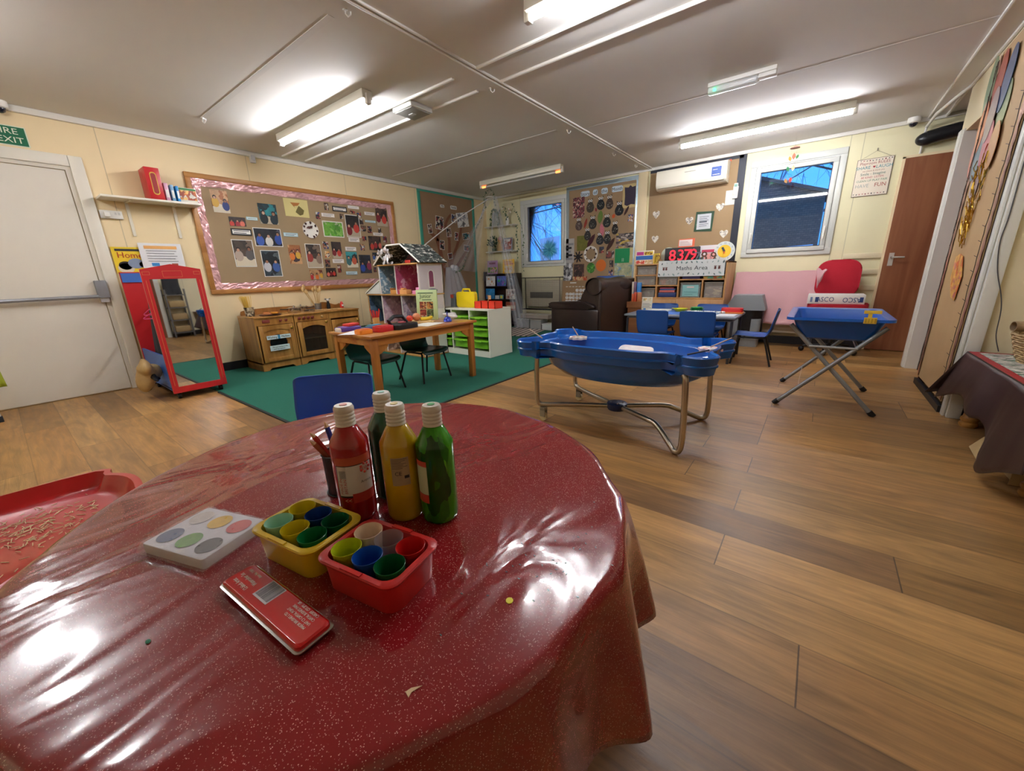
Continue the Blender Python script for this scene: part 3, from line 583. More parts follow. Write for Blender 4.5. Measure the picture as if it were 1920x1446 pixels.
sh = [(1.300, .045, .16, 'd9a8c0', 'pink thin book beside the red box file'), (1.345, .035, .15, '7aa8c8', 'light blue thin book on the wall shelf'), (1.385, .03, .145, '2b8fd0', 'bright blue book with white spine on the wall shelf')]
def book(name, label, cat, loc, rz, w_, d, h, c, group=None, front=None, rx=0, ry=0, extra=None):
    """w_ thickness (x), d depth (y), h height"""
    t = thing(name, label, cat, loc, rz, group, rx, ry)
    m = MB(); m.box(-w_/2, w_/2, -d/2, d/2, 0, h, M(c, .4) if isinstance(c, str) else c, bev=.0012); m.build('cover', t)
    m = MB(); m.box(-w_/2+.002, w_/2-.002, -d/2+.003, d/2+.0006, .003, h+.0006, M('efe9dc', .8)); m.build('pages', t)
    if extra: m = MB(); extra(m); m.build('cover_print', t, smooth=0)
    return t
for y, w_, h, c, lb in sh: book('book', lb, 'book', (XL+.13, y, 1.80), RL, w_*.7, .16, h, c, 'books on the wall shelf', extra=lambda m_, w_=w_: m_.box(-w_*.25, w_*.25, -.0812, -.0802, .03, .10, WHITE))
def cov(w_, h, *spec):
    """front cover print: list of (material, x0,x1,z0,z1) fractions, at y = front"""
    def f(m_, y=0):
        for a in spec: m_.box(w_*a[1], w_*a[2], y-.001, y, h*a[3], h*a[4], a[0])
    return f
m = MB(); m.box(-.075, .075, -.012, .012, 0, .145, M('e7e2d2', .5), bev=.002); m.box(-.07, .07, -.0135, -.0115, .03, .12, blobs('snack', ('e89a3c', 'c4632c', 'f0c070', 'd97a30', 'e8e0d0', 'a84a28'), 30)); m.box(-.072, .072, -.0138, -.0118, .122, .14, M('3c8a4a', .5))
solo('cardboard_packet', 'packet with an orange picture leaning at the end of the wall shelf', 'packet', m, (XL+.155, 1.475, 1.80), RL, group=None)
m = MB(); m.box(-.05, .05, -.06, .06, 0, .13, M('2f7a4c', .6), bev=.003); m.poly([(-.05, -.06, .13), (.0, -.07, .165), (.0, .05, .165), (-.05, .06, .13)], M('2f7a4c', .6)); m.poly([(.05, -.06, .13), (.08, -.07, .15), (.08, .05, .15), (.05, .06, .13)], M('2a6a44', .6))
solo('open_green_carton', 'open dark green carton standing behind the books on the wall shelf', 'carton', m, (XL+.066, 1.40, 1.80), RL)
t = thing('double_wall_socket', 'white double wall socket with plug below the wall shelf', 'socket', (XL, .88, 1.655), RL)
m = MB(); m.box(-.078, .078, -.03, 0, -.036, .036, WHITE, bev=.004); m.build('faceplate', t)
m = MB(); m.box(-.055, -.015, -.07, -.03, -.025, .02, WHITE, bev=.006); m.build('plug', t)
for x in (.03, .055): m = MB(); m.box(x-.006, x+.006, -.034, -.03, .0, .02, M('cfcfca', .4)); m.build('switch', t)
def cctv(label, loc):
    t = thing('security_camera', label, 'camera', loc)
    m = MB(); m.lathe([(.05, 0), (.052, -.02), (.048, -.045), (.03, -.055)], WHITE); m.build('base', t)
    m = MB(); m.sphere((0, 0, -.052), .036, M('1b1e2c', .08, coat=1)); m.build('lens_dome', t)
cctv('white dome security camera over the fire door', (XL+.06, .40, ZC)); cctv('white dome security camera at the ceiling edge left of the black duct', (.545, YB-.09, ZC))
t = thing('alarm_sensor', 'small white motion sensor high on the wall above the display board', 'sensor', (XL, 2.215, 2.375), RL)
m = MB(); m.box(-.028, .028, -.04, 0, -.045, .045, WHITE, bev=.006); m.build('housing', t); m = MB(); m.box(-.02, .02, -.046, -.04, -.02, .03, M('d9d9dc', .2), bev=.006); m.build('sensor_window', t)
# posters behind the dressing up stand
def ex(m_):
    m_.box(-.10, .10, -.003, -.001, .085, .105, M('2a2a30', .6)); m_.text('Home', .075, M('b8351f', .6), UP(TR(.0, -.002, .045)), ext=.001)
    for q in ((-.05, -.05, .05, '2a1f1f'), (-.05, -.075, .06, 'ddd0b8'), (.03, -.03, .06, '8a9ab4'), (.085, -.04, .035, '9a8a90')): m_.plate(circ(q[2], 14, q[0], q[1], q[2]*.8), -.0025-.0005*(q[0] > 0), .001, M(q[3], .7))
card('home_poster', 'yellow poster reading Home behind the dressing up stand', 'poster', .93, 1.245, .25, .245, M('f0cf2c', .5), off=.012, extra=ex)
def ex(m_):
    m_.box(-.13, .13, -.003, -.001, .065, .095, M('f0b46a', .6))
    for i in range(5): m_.box(-.12, .12-.02*(i % 2), -.003, -.001, .045-.025*i, .049-.025*i, M('55505c', .7))
    m_.box(-.10, -.04, -.0035, -.001, -.10, -.07, M('3c8fd0', .6)); m_.box(.06, .11, -.0035, -.001, -.10, -.075, M('a8543c', .6))
card('laminated_notice', 'white laminated notice with an orange heading behind the dressing up stand', 'notice', 1.175, 1.29, .34, .24, M('eeeef0', .25), off=.03, extra=ex)
# ---------------------------------------------------------------- dressing up stand
RED = M('c4242a', .38); BLU = M('3f6fc0', .4); PLY = wood('d2b080', 'b89060', 10)
t = thing('dressing_up_stand', 'red and blue dressing up stand with a tall mirror door panel on castors', 'dressing up stand', (-4.44, 1.0, 0), RL)
o = [(-.205, .06), (.205, .06), (.205, 1.13), (.0, 1.172), (-.205, 1.13)]
i0 = [(-.16, .115), (.16, .115), (.16, 1.05), (-.16, 1.05)]
m = MB(); m.box(-.205, .205, 0, .018, .06, .115, RED); m.box(-.205, -.16, 0, .018, .115, 1.05, RED); m.box(.16, .205, 0, .018, .115, 1.05, RED)
m.plate([(-.205, 1.05), (.205, 1.05), (.205, 1.13), (0, 1.172), (-.205, 1.13)], 0, .018, RED); m.plate(o, .0185, .004, PLY)
for a in ((-.065, .065, 1.065, 1.115), (-.195, -.15, 1.085, 1.11), (.15, .195, 1.085, 1.11)):
    for q in ((a[0], a[1], a[2], a[2]+.0015), (a[0], a[1], a[3], a[3]+.0015), (a[0], a[0]+.0015, a[2], a[3]), (a[1], a[1]+.0015, a[2], a[3])): m.box(q[0], q[1], -.0006, 0, q[2], q[3], M('d9a860', .6))
for x in (-.183, .183): m.box(x-.001, x+.001, -.0006, 0, .13, 1.04, M('d9a860', .6))
m.build('mirror_frame', t)
m = MB(); m.box(-.16, .16, .004, .012, .115, 1.05, M('e8ecec', .02, 1)); m.build('mirror', t, smooth=0)
m = MB(); m.box(-.205, .205, .84, .858, .10, 1.13, RED); m.box(-.20, -.0, .83, .84, 1.035, 1.12, BLU); m.box(-.0, .20, .83, .84, 1.035, 1.12, BLU); m.plate([(-.205, .10), (.205, .10), (.205, 1.13), (-.205, 1.13)], .8585, .004, PLY); m.build('back_panel', t)
m = MB(); m.box(-.20, -.185, .02, .84, .09, .40, BLU); m.box(.185, .20, .02, .84, .09, .40, BLU); m.box(-.2, .2, .02, .84, .08, .10, BLU); m.build('storage_box', t)
m = MB(); m.tube([(0, .018, .86), (0, .84, .86)], .012, PLY); m.build('hanging_rail', t)
for x in (-.16, .16):
    for y in (.06, .78): m = MB(); m.lathe([(.012, -.012), (.028, -.012), (.028, .012), (.012, .012)], BLACK, TR(x, y, .028, rz=PI/2, rx=PI/2)); m.box(x-.02, x+.02, y-.025, y+.025, .05, .08, BLACK, bev=.004); m.build('castor', t)
def cloth_hang(name, label, cat, loc, rz, w_, h, mat, seed, thick=.05, taper=.8, group=None, fold=3):
    """hanging garment: closed pleated tube narrowing to the top"""
    rn = random.Random(seed); ph_ = [rn.uniform(0, 6) for _ in range(3)]
    def f(u, v):
        a = 2*PI*u; s = taper+(1-taper)*min(1, v*2.2)
        if v > .97: s *= 1.0
        wob = 1+.14*math.sin(a*fold+ph_[0]+v*2)*v+.08*math.sin(a*7+ph_[1])*v
        return (w_/2*math.cos(a)*s*wob, thick/2*math.sin(a)*(.5+v*.7)*wob, -h*v-.012*math.sin(a*5+ph_[2])*v)
    m = MB(); m.grid(f, 40, 14, mat, cu=True)
    return solo(name, label, cat, m, loc, rz, group, solid=.003, sub=1)
cloth_hang('dress_up_coat', 'dark navy garment hanging in the dressing up stand', 'costume', (-4.85, .90, .84), 0, .30, .50, M('20242c', .8, bump=.3, bscale=30), 1, .12)
cloth_hang('dress_up_tabard', 'tan brown garment on the rail of the dressing up stand', 'costume', (-4.68, .985, .80), .4, .24, .36, M('9a7650', .85, bump=.3), 2, .07)
cloth_hang('dress_up_cape', 'black cape showing past the right side of the mirror', 'costume', (-4.98, 1.13, .86), .3, .34, .52, M('15151a', .8), 5, .18)
for k, (dy, lb) in enumerate(((.0, 'upper pink plastic clothes hanger on the dressing up stand'), (.05, 'lower pink plastic clothes hanger on the dressing up stand'))):
    m = MB(); P = spline([(-.11, -.05, 0), (0, 0, 0), (.11, -.05, 0), (.12, -.07, 0), (.0, -.065, 0), (-.12, -.07, 0)], 5); m.tube(P, .0045, M('e2508a', .35), UP(), cyc=True); m.tube([(0, 0, 0), (0, 0, .03), (.012, 0, .045), (.02, 0, .035)], .003, M('e2508a', .35))
    solo('clothes_hanger', lb, 'hanger', m, (-4.66+k*.035, .865+dy*.3, .815-k*.03), .5+k*.35, group='pink clothes hangers')
def crumple(name, label, cat, loc, r, mat, seed, sc=(1, 1, 1), **k):
    rn = random.Random(seed); dirs = [(Vector((rn.gauss(0, 1), rn.gauss(0, 1), rn.gauss(0, 1))).normalized(), rn.uniform(.1, .35)) for _ in range(26)]
    def f(u, v):
        a = 2*PI*u; b = PI*(.02+.96*v); d = Vector((math.sin(b)*math.cos(a), math.sin(b)*math.sin(a), -math.cos(b))); q = 1
        for n, am in dirs: q += am*(max(0, d.dot(n))**6-.12)
        return (d.x*r*q*sc[0], d.y*r*q*sc[1], d.z*r*q*sc[2])
    m = MB(); m.grid(f, 30, 18, mat, cu=True); return solo(name, label, cat, m, loc, smooth=60, **k)
PBAG = M('c8a870', .55, bump=1.0, bscale=9, var=.25, vscale=14)
crumple('brown_paper_sack', 'crumpled tan paper sack spilling over the side of the dressing up stand', 'sack', (-4.64, .685, .275), .130, PBAG, 33, (1.0, .78, 1.15))
crumple('black_bag', 'black bag end poking out under the tan sack', 'bag', (-4.60, .725, .205), .07, M('17171a', .6), 5, (1.2, .5, .5))
# green covered stand at the left picture edge
t = thing('green_covered_stand', 'stand draped with a yellow green cloth at the left picture edge', 'stand', (-4.97, -.20, 0), RL)
m = MB()
for x in (-.35, .02): m.tube([(x, 0, .03), (x, 0, .60)], .014, M('d5d2c8', .4)); 
m.build('frame', t)
for x in (-.35, .02): m = MB(); m.box(x-.02, x+.02, -.025, .025, 0, .045, M('20242a', .6), bev=.004); m.build('foot', t)
m = MB(); m.grid(lambda u, v: (-.42+u*.52+.02*v, -.03-.05*v+.015*math.sin(u*15)*v, .62-.36*v+.02*math.sin(u*8)), 30, 12, M('9aa51e', .55, bump=.2)); m.build('green_cloth', t, solid=.004)
# ================================================================ CARPET, PLAY KITCHEN, DOLL HOUSE CORNER
CARPET = M('1f7a62', .95, bump=.5, bscale=260, var=.35, vscale=180, c2='155646')
t = thing('carpet_mat', 'large dark green carpet with a black edge strip on the left of the room', 'carpet', (0, 0, 0))
m = MB(); m.box(XL+.015, -2.32, 1.12, YB-.015, 0, .006, CARPET); m.build('carpet_pile', t, smooth=0)
m = MB(); m.box(-4.40, -2.30, 1.10, 1.122, 0, .008, M('1b2422', .7)); m.build('edge_strip', t, smooth=0); m = MB(); m.box(-2.322, -2.30, 1.122, YB-.015, 0, .008, M('1b2422', .7)); m.build('edge_strip', t, smooth=0)
HONEY = wood('c08a45', 'a06a2c', 9, 2, .35, .2); HONEYD = wood('a87236', '8f5c26', 9, 2, .4); KNOB = M('c8a04a', .25, .7); RKNOB = M('7c2a20', .35)
def kitchen_unit(name, label, y0, y1):
    w_ = y1-y0; t = thing(name, label, 'play kitchen', (-4.92, (y0+y1)/2, .006), RL, 'wooden play kitchen units')
    h = w_/2; m = MB(); D = .46
    m.box(-h, -h+.015, 0, D, 0, .60, HONEY); m.box(h-.015, h, 0, D, 0, .60, HONEY); m.box(-h, h, D-.012, D, 0, .6, HONEYD); m.box(-h, h, 0, D, .08, .095, HONEYD); m.box(-h+.015, h-.015, 0, .014, .52, .60, HONEY)
    m.plate([(-h+.015, 0), (-h+.06, 0), (-h+.09, .028), (h-.09, .028), (h-.06, 0), (h-.015, 0), (h-.015, .085), (-h+.015, .085)], 0, .015, HONEY); m.build('body', t)
    m = MB(); m.box(-h-.004, h+.004, -.015, D, .60, .618, HONEY, bev=.004); m.build('worktop', t)
    return t, h, D
def door_frame(m, h, z0, z1, w0=.045, arch=True, y=-.018, th=.018):
    m.box(-h, -h+w0, y, y+th, z0, z1, HONEY, bev=.003); m.box(h-w0, h, y, y+th, z0, z1, HONEY, bev=.003); m.box(-h+w0, h-w0, y, y+th, z0, z0+w0, HONEY, bev=.003)
    pts = [(-h+w0, z1), (h-w0, z1)]+[((h-w0)*math.cos(PI*i/12), z1-w0-.03*(1-math.sin(PI*i/12)**2)) for i in range(13)]
    m.plate(pts, y, th, HONEY)
def knob(name, t, x, z, r, mat, y=-.018):
    m = MB(); m.lathe([(r*.4, 0), (r*.45, .010), (r, .014), (r, .022), (r*.6, .028)], mat, TR(x, y, z, rx=PI/2), 14); return m.build(name, t)
t, h, D = kitchen_unit('washing_machine_unit', 'wooden play washing machine, leftmost of the play kitchen units', 1.71, 2.13)
m = MB(); m.box(-.13, -.05, -.004, 0, .545, .58, M('8c3a30', .5), bev=.003); m.build('red_panel', t)
for x in (.06, .12): knob('dial', t, x, .56, .016, RKNOB, 0)
m = MB(); door_frame(m, .185, .10, .515); m.box(-.14, .14, -.010, -.004, .14, .48, HONEY); m.lathe([(.095, 0), (.105, 0), (.105, .006), (.095, .006), (.095, 0)], HONEYD, TR(0, -.010, .31, rx=PI/2), 32, False, False); dr = m.build('door', t)
m = MB(); m.lathe([(.001, 0), (.096, 0), (.096, .003), (.001, .003)], M('0d1418', .12), TR(0, -.0105, .31, rx=PI/2), 32); m.build('round_window', dr)
k = knob('door_knob', t, .165, .47, .017, KNOB)
m = MB(); m.plate([(-.13, -.022), (.13, -.022), (.13, .022), (-.13, .022)], 0, .002, M('dceef0', .5)); m.box(-.012, .012, -.001, 0, -.022, .022, M('3c8fb8', .5)); m.text('Washing', .034, BLACK, UP(TR(-.072, -.001, 0)), sx=.85); m.text('Machine', .034, BLACK, UP(TR(.072, -.001, 0)), sx=.8)
solo('washing_machine_sign', 'white strip sign reading Washing Machine on the round window', 'sign', m, (-4.888, 1.925, .386), RL, smooth=0)
m = MB(); m.plate([(-.115, -.03), (.10, -.03), (.10, .03), (-.115, .03)], 0, .002, M('dceef0', .5)); m.text("Put your clothes in the", .021, BLACK, UP(TR(-.006, -.001, .011)), sx=.85); m.text("washing machine", .021, BLACK, UP(TR(-.02, -.001, -.012)), sx=.9)
solo('instruction_sign', 'small two line sign below the Washing Machine strip', 'sign', m, (-4.888, 1.925, .262), RL, smooth=0)
t, h, D = kitchen_unit('cooker_unit', 'wooden play cooker with a glass door and row of dials', 2.14, 2.565)
for x in (-.16, -.105, -.05, .0): knob('dial', t, x, .56, .018, RKNOB, 0)
knob('dial', t, .12, .56, .016, M('b8905a', .3), 0)
m = MB(); door_frame(m, .19, .10, .515, .05); dr = m.build('door', t); m = MB(); m.box(-.142, .142, -.008, -.005, .145, .47, M('3a2c24', .08, alpha=.45)); m.build('glass_pane', dr)
knob('door_knob', t, .155, .49, .017, KNOB); m = MB(); m.box(-.19, .19, .02, .42, .30, .31, M('b79a68', .5)); m.build('oven_shelf', t)
t, h, D = kitchen_unit('sink_unit', 'wooden play cupboard, rightmost of the play kitchen units', 2.57, 2.99)
m = MB(); door_frame(m, .19, .10, .50); m.box(-.15, .15, -.01, -.004, .14, .47, HONEYD); m.build('door', t); knob('door_knob', t, .165, .47, .017, KNOB)
for y0, y1, nm, lb in ((1.75, 2.5, 'low_splashback', 'low curved wooden splashback behind the washing machine and cooker'), (2.52, 3.0, 'high_splashback', 'scalloped wooden splashback at the right of the play kitchen')):
    w_ = (y1-y0)/2; m = MB(); m.plate([(-w_, 0), (w_, 0), (w_, .02)]+[(w_*math.cos(PI*i/16), .03+.04*math.sin(PI*i/16)**.6+(.02*math.cos(PI*i/4) if 'high' in nm else 0)) for i in range(1, 16)]+[(-w_, .02)], 0, .014, HONEYD)
    solo(nm, lb, 'splashback', m, (-5.385, (y0+y1)/2, .624), RL)
KT = .6245
t = thing('spaghetti_pot', 'decorated tin holding yellow spaghetti sticks on the play washing machine', 'pot', (-5.17, 1.775, KT))
m = MB(); m.lathe([(.045, 0), (.052, .10), (.05, .10), (.044, .004)], blobs('tin', ('8c7a60', 'd8cbb0', '4c4438', 'a89878', '2c2824', 'c8b898'), 40), seg=18, capt=False); m.build('tin', t)
rn = random.Random(2); m = MB()
for i in range(40): a = rn.uniform(0, 6.3); r = rn.uniform(0, .035); m.tube([(r*math.cos(a)*.6, r*math.sin(a)*.6, .01), (r*math.cos(a)*1.6+rn.uniform(-.02, .02), r*math.sin(a)*1.8-.03+rn.uniform(-.02, .02), .22+rn.uniform(-.01, .01))], .0022, M('e8c050', .5), seg=4)
o = m.build('spaghetti_sticks', t); o['kind'] = 'stuff'
def food(y, x, sx, sy, c, lb, h=.012, nm='play_food', z=KT): 
    m = MB(); m.prism(circ(sx, 18, ry=sy), 0, h, M(c, .5), bev=h*.3); return solo(nm, lb, 'play food', m, (x, y, z), .3, 'play food on the kitchen worktop')
m = MB(); m.lathe([(.10, 0), (.12, .012), (.116, .014), (.098, .004)], M('5a3a30', .4), TR(), 28); solo('oval_tray', 'dark brown round tray hanging over the edge of the play washing machine', 'tray', m, (-5.02, 1.93, KT))
food(1.90, -5.03, .055, .045, 'b06a34', 'brown play pancake on the dark round tray', z=KT+.0145); food(2.00, -5.08, .05, .03, 'e89a2c', 'orange play food beside the dark round tray', .018, z=KT+.015); food(2.06, -5.20, .035, .03, 'e0582c', 'red orange play food behind the tray', .025); food(1.98, -5.26, .04, .03, 'd8702c', 'small orange play slice at the splashback', .02)
SS = M('c4c6c8', .18, 1)
def pan(label, x, y, r, h, handle, lid=False):
    t = thing('toy_pan', label, 'toy pan', (x, y, KT), 0, 'steel toy pans on the play cooker'); m = MB(); m.lathe([(r*.95, 0), (r, .006), (r, h), (r+.004, h+.002), (r-.003, h), (r-.004, .006), (.001, .005)], SS, seg=28, capt=False); m.build('pan_body', t)
    m = MB(); m.tube([(r*math.cos(handle), r*math.sin(handle), h*.7), ((r+.09)*math.cos(handle), (r+.09)*math.sin(handle), h*.8)], .006, M('2a2624', .4)); m.build('pan_handle', t)
    if lid: m = MB(); m.lathe([(r, h+.003), (r*.6, h+.012), (.01, h+.015), (.008, h+.03), (.001, h+.032)], SS, seg=28, capb=True, capt=False); m.build('pan_lid', t)
pan('large steel toy pan at the front left of the play cooker', -5.10, 2.24, .075, .055, -2.4, True); pan('steel toy pan with a lid behind the large pan', -5.27, 2.40, .07, .055, 1.2, True); pan('small shallow steel toy pan at the front of the play cooker', -5.03, 2.40, .055, .028, -.9)
t = thing('utensil_pot', 'grey metal pot full of wooden spoons and spatulas on the play cooker', 'pot', (-5.22, 2.60, KT))
m = MB(); m.lathe([(.038, 0), (.046, .085), (.044, .085), (.036, .004)], M('9a9c9e', .3, .8), seg=20, capt=False); m.build('pot_body', t)
SPW = wood('d8b47a', 'c09658', 14, 2)
for k, (dx, dy, top) in enumerate(((-.01, -.14, .30), (-.0, -.16, .27), (.0, -.12, .24), (.01, .0, .28), (.0, .03, .25), (.01, .06, .27), (-.02, -.02, .26))):
    m = MB(); b = Vector((dx*.3, dy*.1, .01)); e = Vector((dx, dy, top)); d = (e-b).normalized(); m.tube([b, e], .0055, SPW, seg=6); m.sphere(tuple(e), (.008, .02, .032), SPW, seg=8, rings=6); m.build('wooden_utensil', t)
m = MB(); m.tube([(-.11, -.16, .006), (0, 0, .007), (.08, .12, .007)], .007, SPW, seg=8); m.sphere((-.12, -.17, .008), (.03, .04, .008), SPW); solo('long_wooden_spoon', 'long wooden spoon lying across the play cooker and cupboard', 'spoon', m, (-5.03, 2.66, KT), .2)
t = thing('toy_cow_bottle', 'small black and white bottle shaped like a cow by the splashback', 'toy bottle', (-5.27, 2.77, KT)); m = MB(); m.lathe([(.022, 0), (.024, .05), (.014, .09), (.016, .1)], M('1b1c20', .4)); m.build('bottle', t); m = MB(); m.sphere((0, 0, .115), (.02, .02, .018), WHITE); m.build('head', t)
for s in (-1, 1): m = MB(); m.sphere((0, s*.03, .13), (.006, .014, .008), M('77787c', .5)); m.build('ear', t)
t = thing('toy_ketchup_bottle', 'small red toy ketchup bottle on the play cupboard', 'toy bottle', (-5.25, 2.95, KT)); m = MB(); m.lathe([(.022, 0), (.026, .04), (.016, .07), (.008, .085)], M('d8342c', .35)); m.build('bottle', t); m = MB(); m.box(-.0, .028, -.012, .012, .02, .045, WHITE, bev=.003); m.build('bottle_label', t)
# ---------------------------------------------------------------- doll house
t = thing('doll_house', 'tall wooden doll house with grey shingle roof and open pastel rooms', 'doll house', (-4.665, 3.20, .006))
DW = M('e7dcd8', .5); EDGE = wood('c89a5c', 'b08040', 12, 0); D = .40; W_ = .80; rooms = {}
m = MB(); 
for x in (0, W_-.012): m.box(x, x+.012, 0, D, 0, 1.16, M('efe6e2', .5))
m.box(0, W_, D-.008, D, 0, 1.16, DW); m.box(-.315, -.303, 0, D, 0, .78, EDGE); m.box(-.303, 0, D-.008, D, 0, .78, M('8aa6b4', .6)); m.build('walls', t)
for z in (0, .385, .775, 1.15): m = MB(); m.box(-.33 if z < .8 else -.01, W_+.01, -.008, D, z, z+.016, EDGE, bev=.002); m.build('floor_panel', t)
m = MB(); 
for x, z0, z1 in ((.34, .79, 1.15), (.42, .40, .775), (.30, .016, .385)): m.box(x, x+.01, .0, D-.01, z0, z1, M('e9e4de', .5))
m.build('partition', t)
WP = lambda n, a, s=26: blobs(n, a, s, False, .6)
for x0, x1, z0, z1, mt in ((.012, .34, .79, 1.15, WP('wp_blue', ('7f9fb4', '7f9fb4', '88a8bc', 'dfe7ea', '6f90a8', '7f9fb4'))), (.35, .79, .79, 1.15, WP('wp_pink', ('c0567c', 'c0567c', 'd88aa4', 'b84870', 'e0a8bc', 'c0567c'), 14)), (.012, .42, .40, .775, WP('wp_lilac', ('c8b4c4', 'd8c8d4', 'b8a4b8', 'c8b4c4', 'e0d4dc', '9a8ca4'), 14)), (.43, .79, .40, .775, WP('wp_rose', ('c9a8b8', 'b896ac', 'd8c0cc', 'c9a8b8', 'a888a0', 'd8c0cc'), 12)), (-.30, 0, .40, .775, WP('wp_navy', ('4c6a84', '3c5670', '6c8aa0', '4c6a84', '5c7890', '2c4660'), 14)), (.012, .78, .02, .385, WP('wp_white', ('d8d4d8', 'b8b4c4', 'e8e4e4', 'a8a0b0', 'd8d4d8', 'c4bcc8'), 14)), (-.30, 0, .02, .385, WP('wp_tan', ('b89a84', 'c8b4a4', 'd8ccc4', 'b89a84', '8c7464', 'c8b4a4'), 14))):
    m = MB(); m.box(x0, x1, D-.012, D-.008, z0, z1, mt); m.build('wallpaper', t, smooth=0)
m = MB()
for x, y0, z0, z1, c in ((.0125, .01, .79, 1.15, 'wp_blue'), (.3505, .01, .79, 1.15, 'wp_pink'), (.0125, .01, .40, .775, 'wp_rose'), (.4305, .01, .40, .775, 'wp_lilac'), (-.3025, .01, .40, .775, 'wp_navy'), (.0125, .01, .02, .385, 'wp_tan'), (.3105, .01, .02, .385, 'wp_white'), (-.3025, .01, .02, .385, 'wp_tan')):
    m = MB(); m.box(x, x+.002, y0, D-.013, z0, z1, MATS[('blobs', c)]); m.build('wallpaper', t, smooth=0)
m = MB(); m.plate([(-.0, 1.166), (W_, 1.166), (W_*.66, 1.37), (W_*.34, 1.37)], D-.008, .008, M('8a5a5e', .6)); m.build('attic_back', t)
SH = blobs('shingles', ('2c302e', '46504a', '20221f', 'd8d4c8', '3a423e', '5a645e'), 26, False, .7, (1, 1, 3))
RF = [(-.055, 1.16), (W_*.33, 1.385), (W_*.67, 1.385), (W_+.07, 1.16)]
for a, b in zip(RF, RF[1:]): m = MB(); n = Vector((-(b[1]-a[1]), b[0]-a[0])).normalized()*.014; m.plate([a, b, (b[0]+n[0], b[1]+n[1]), (a[0]+n[0], a[1]+n[1])], -.02, D+.04, SH); m.build('roof_panel', t)
m = MB()
for a, b in zip(RF, RF[1:]): m.tube([(a[0], -.022, a[1]+.006), (b[0], -.022, b[1]+.006)], .010, M('efe9e0', .4), seg=6)
m.build('gable_trim', t)
m = MB(); m.plate([(-.335, .795), (-.01, .795), (-.01, .95)], .0, .008, M('d8dcd4', .6)); m.plate([(-.345, .795), (-.005, .965), (-.005, .978), (-.345, .81)], -.01, D, M('e6e0d4', .5)); m.build('side_wing_roof', t)
m = MB(); m.box(W_+.0005, W_+.002, .02, D-.02, .60, 1.13, M('d8ccd0', .6)); m.build('outer_wall_print', t, smooth=0)
m = MB(); R90 = Matrix.Rotation(PI/2, 4, 'Z'); ar = lambda w_, h, z: [(-w_, z), (w_, z)]+[(w_*math.cos(PI*i/10), z+h+w_*math.sin(PI*i/10)) for i in range(11)]
m.plate(ar(.05, .17, .86), -.0045, .002, WHITE, TR(W_, .2, 0) @ R90); m.plate(ar(.035, .16, .875), -.006, .002, M('8c4060', .5), TR(W_, .2, 0) @ R90); m.plate(circ(.09, 16, 0, .83, .022), -.005, .002, M('5a7484', .6), TR(W_, .2, 0) @ R90); m.build('arched_window', t)
m = MB(); rn = random.Random(3)
for i in range(30): x, y, z = rn.uniform(-.1, .1), rn.uniform(-.05, .05), rn.uniform(-.09, .09); m.sphere((x, y, z), (rn.uniform(.01, .035), .006, rn.uniform(.01, .04)), M('ececf0', .22, .6), TR(0, 0, 0, rx=rn.uniform(-.5, .5)), 5, 4)
solo('silver_foil_bow', 'crumpled silver foil bow hanging in front of the doll house gable', 'bow', m, (-4.36, 3.13, 1.27), smooth=0)
def toy(nm, lb, x, y, z, parts, rz=0):
    m = MB()
    for a in parts: m.box(*a[0], M(a[1], .5), bev=.002)
    return solo(nm, lb, 'toy furniture', m, (x, y, z), rz, 'toy furniture in the doll house')
z2 = .006+.7915
toy('toy_bed', 'wooden toy bed on the middle floor of the doll house', -4.46, 3.30, z2, (((-.07, .07, -.04, .04, 0, .05), 'c8904c'), ((-.075, -.065, -.04, .04, 0, .075), 'b87c3c')))
toy('toy_table', 'pale wooden toy table on the middle floor of the doll house', -4.25, 3.28, z2, (((-.08, .08, -.04, .04, .0, .055), 'e0a868'), ((-.05, .0, -.03, .03, .055, .075), 'd89858')))
toy('toy_sofa', 'pink toy sofa at the right end of the middle floor', -3.98, 3.29, z2, (((-.09, .09, -.04, .04, 0, .045), 'e08ab0'), ((-.09, .09, .02, .04, .045, .08), 'e89abf')))
m = MB(); m.tube([(0, 0, 0), (0, 0, .05)], .004, M('d8b0c0', .5)); m.sphere((0, 0, .075), (.035, .012, .035), M('e77fb0', .4)); solo('toy_vanity_mirror', 'round pink toy mirror standing in the blue room', 'toy mirror', m, (-4.355, 3.27, z2))
toy('toy_red_car', 'red toy block in the doll house attic', -4.13, 3.30, 1.172, (((-.05, .05, -.03, .03, 0, .04), 'c8382c'), ((.02, .13, -.02, .03, 0, .03), '2c2420')))
toy('toy_piano', 'small dark toy piano on the lower floor of the doll house', -4.15, 3.32, .4075, (((-.05, .05, -.03, .03, .0, .09), '2a2430'), ((-.03, .06, -.02, .03, .09, .14), '5c5c6c')))
toy('toy_dresser', 'wooden toy dresser on the lower floor of the doll house', -4.14, 3.24, .4075, (((-.12, .12, -.025, -.0, .0, .05), 'a8703c'),), 0)
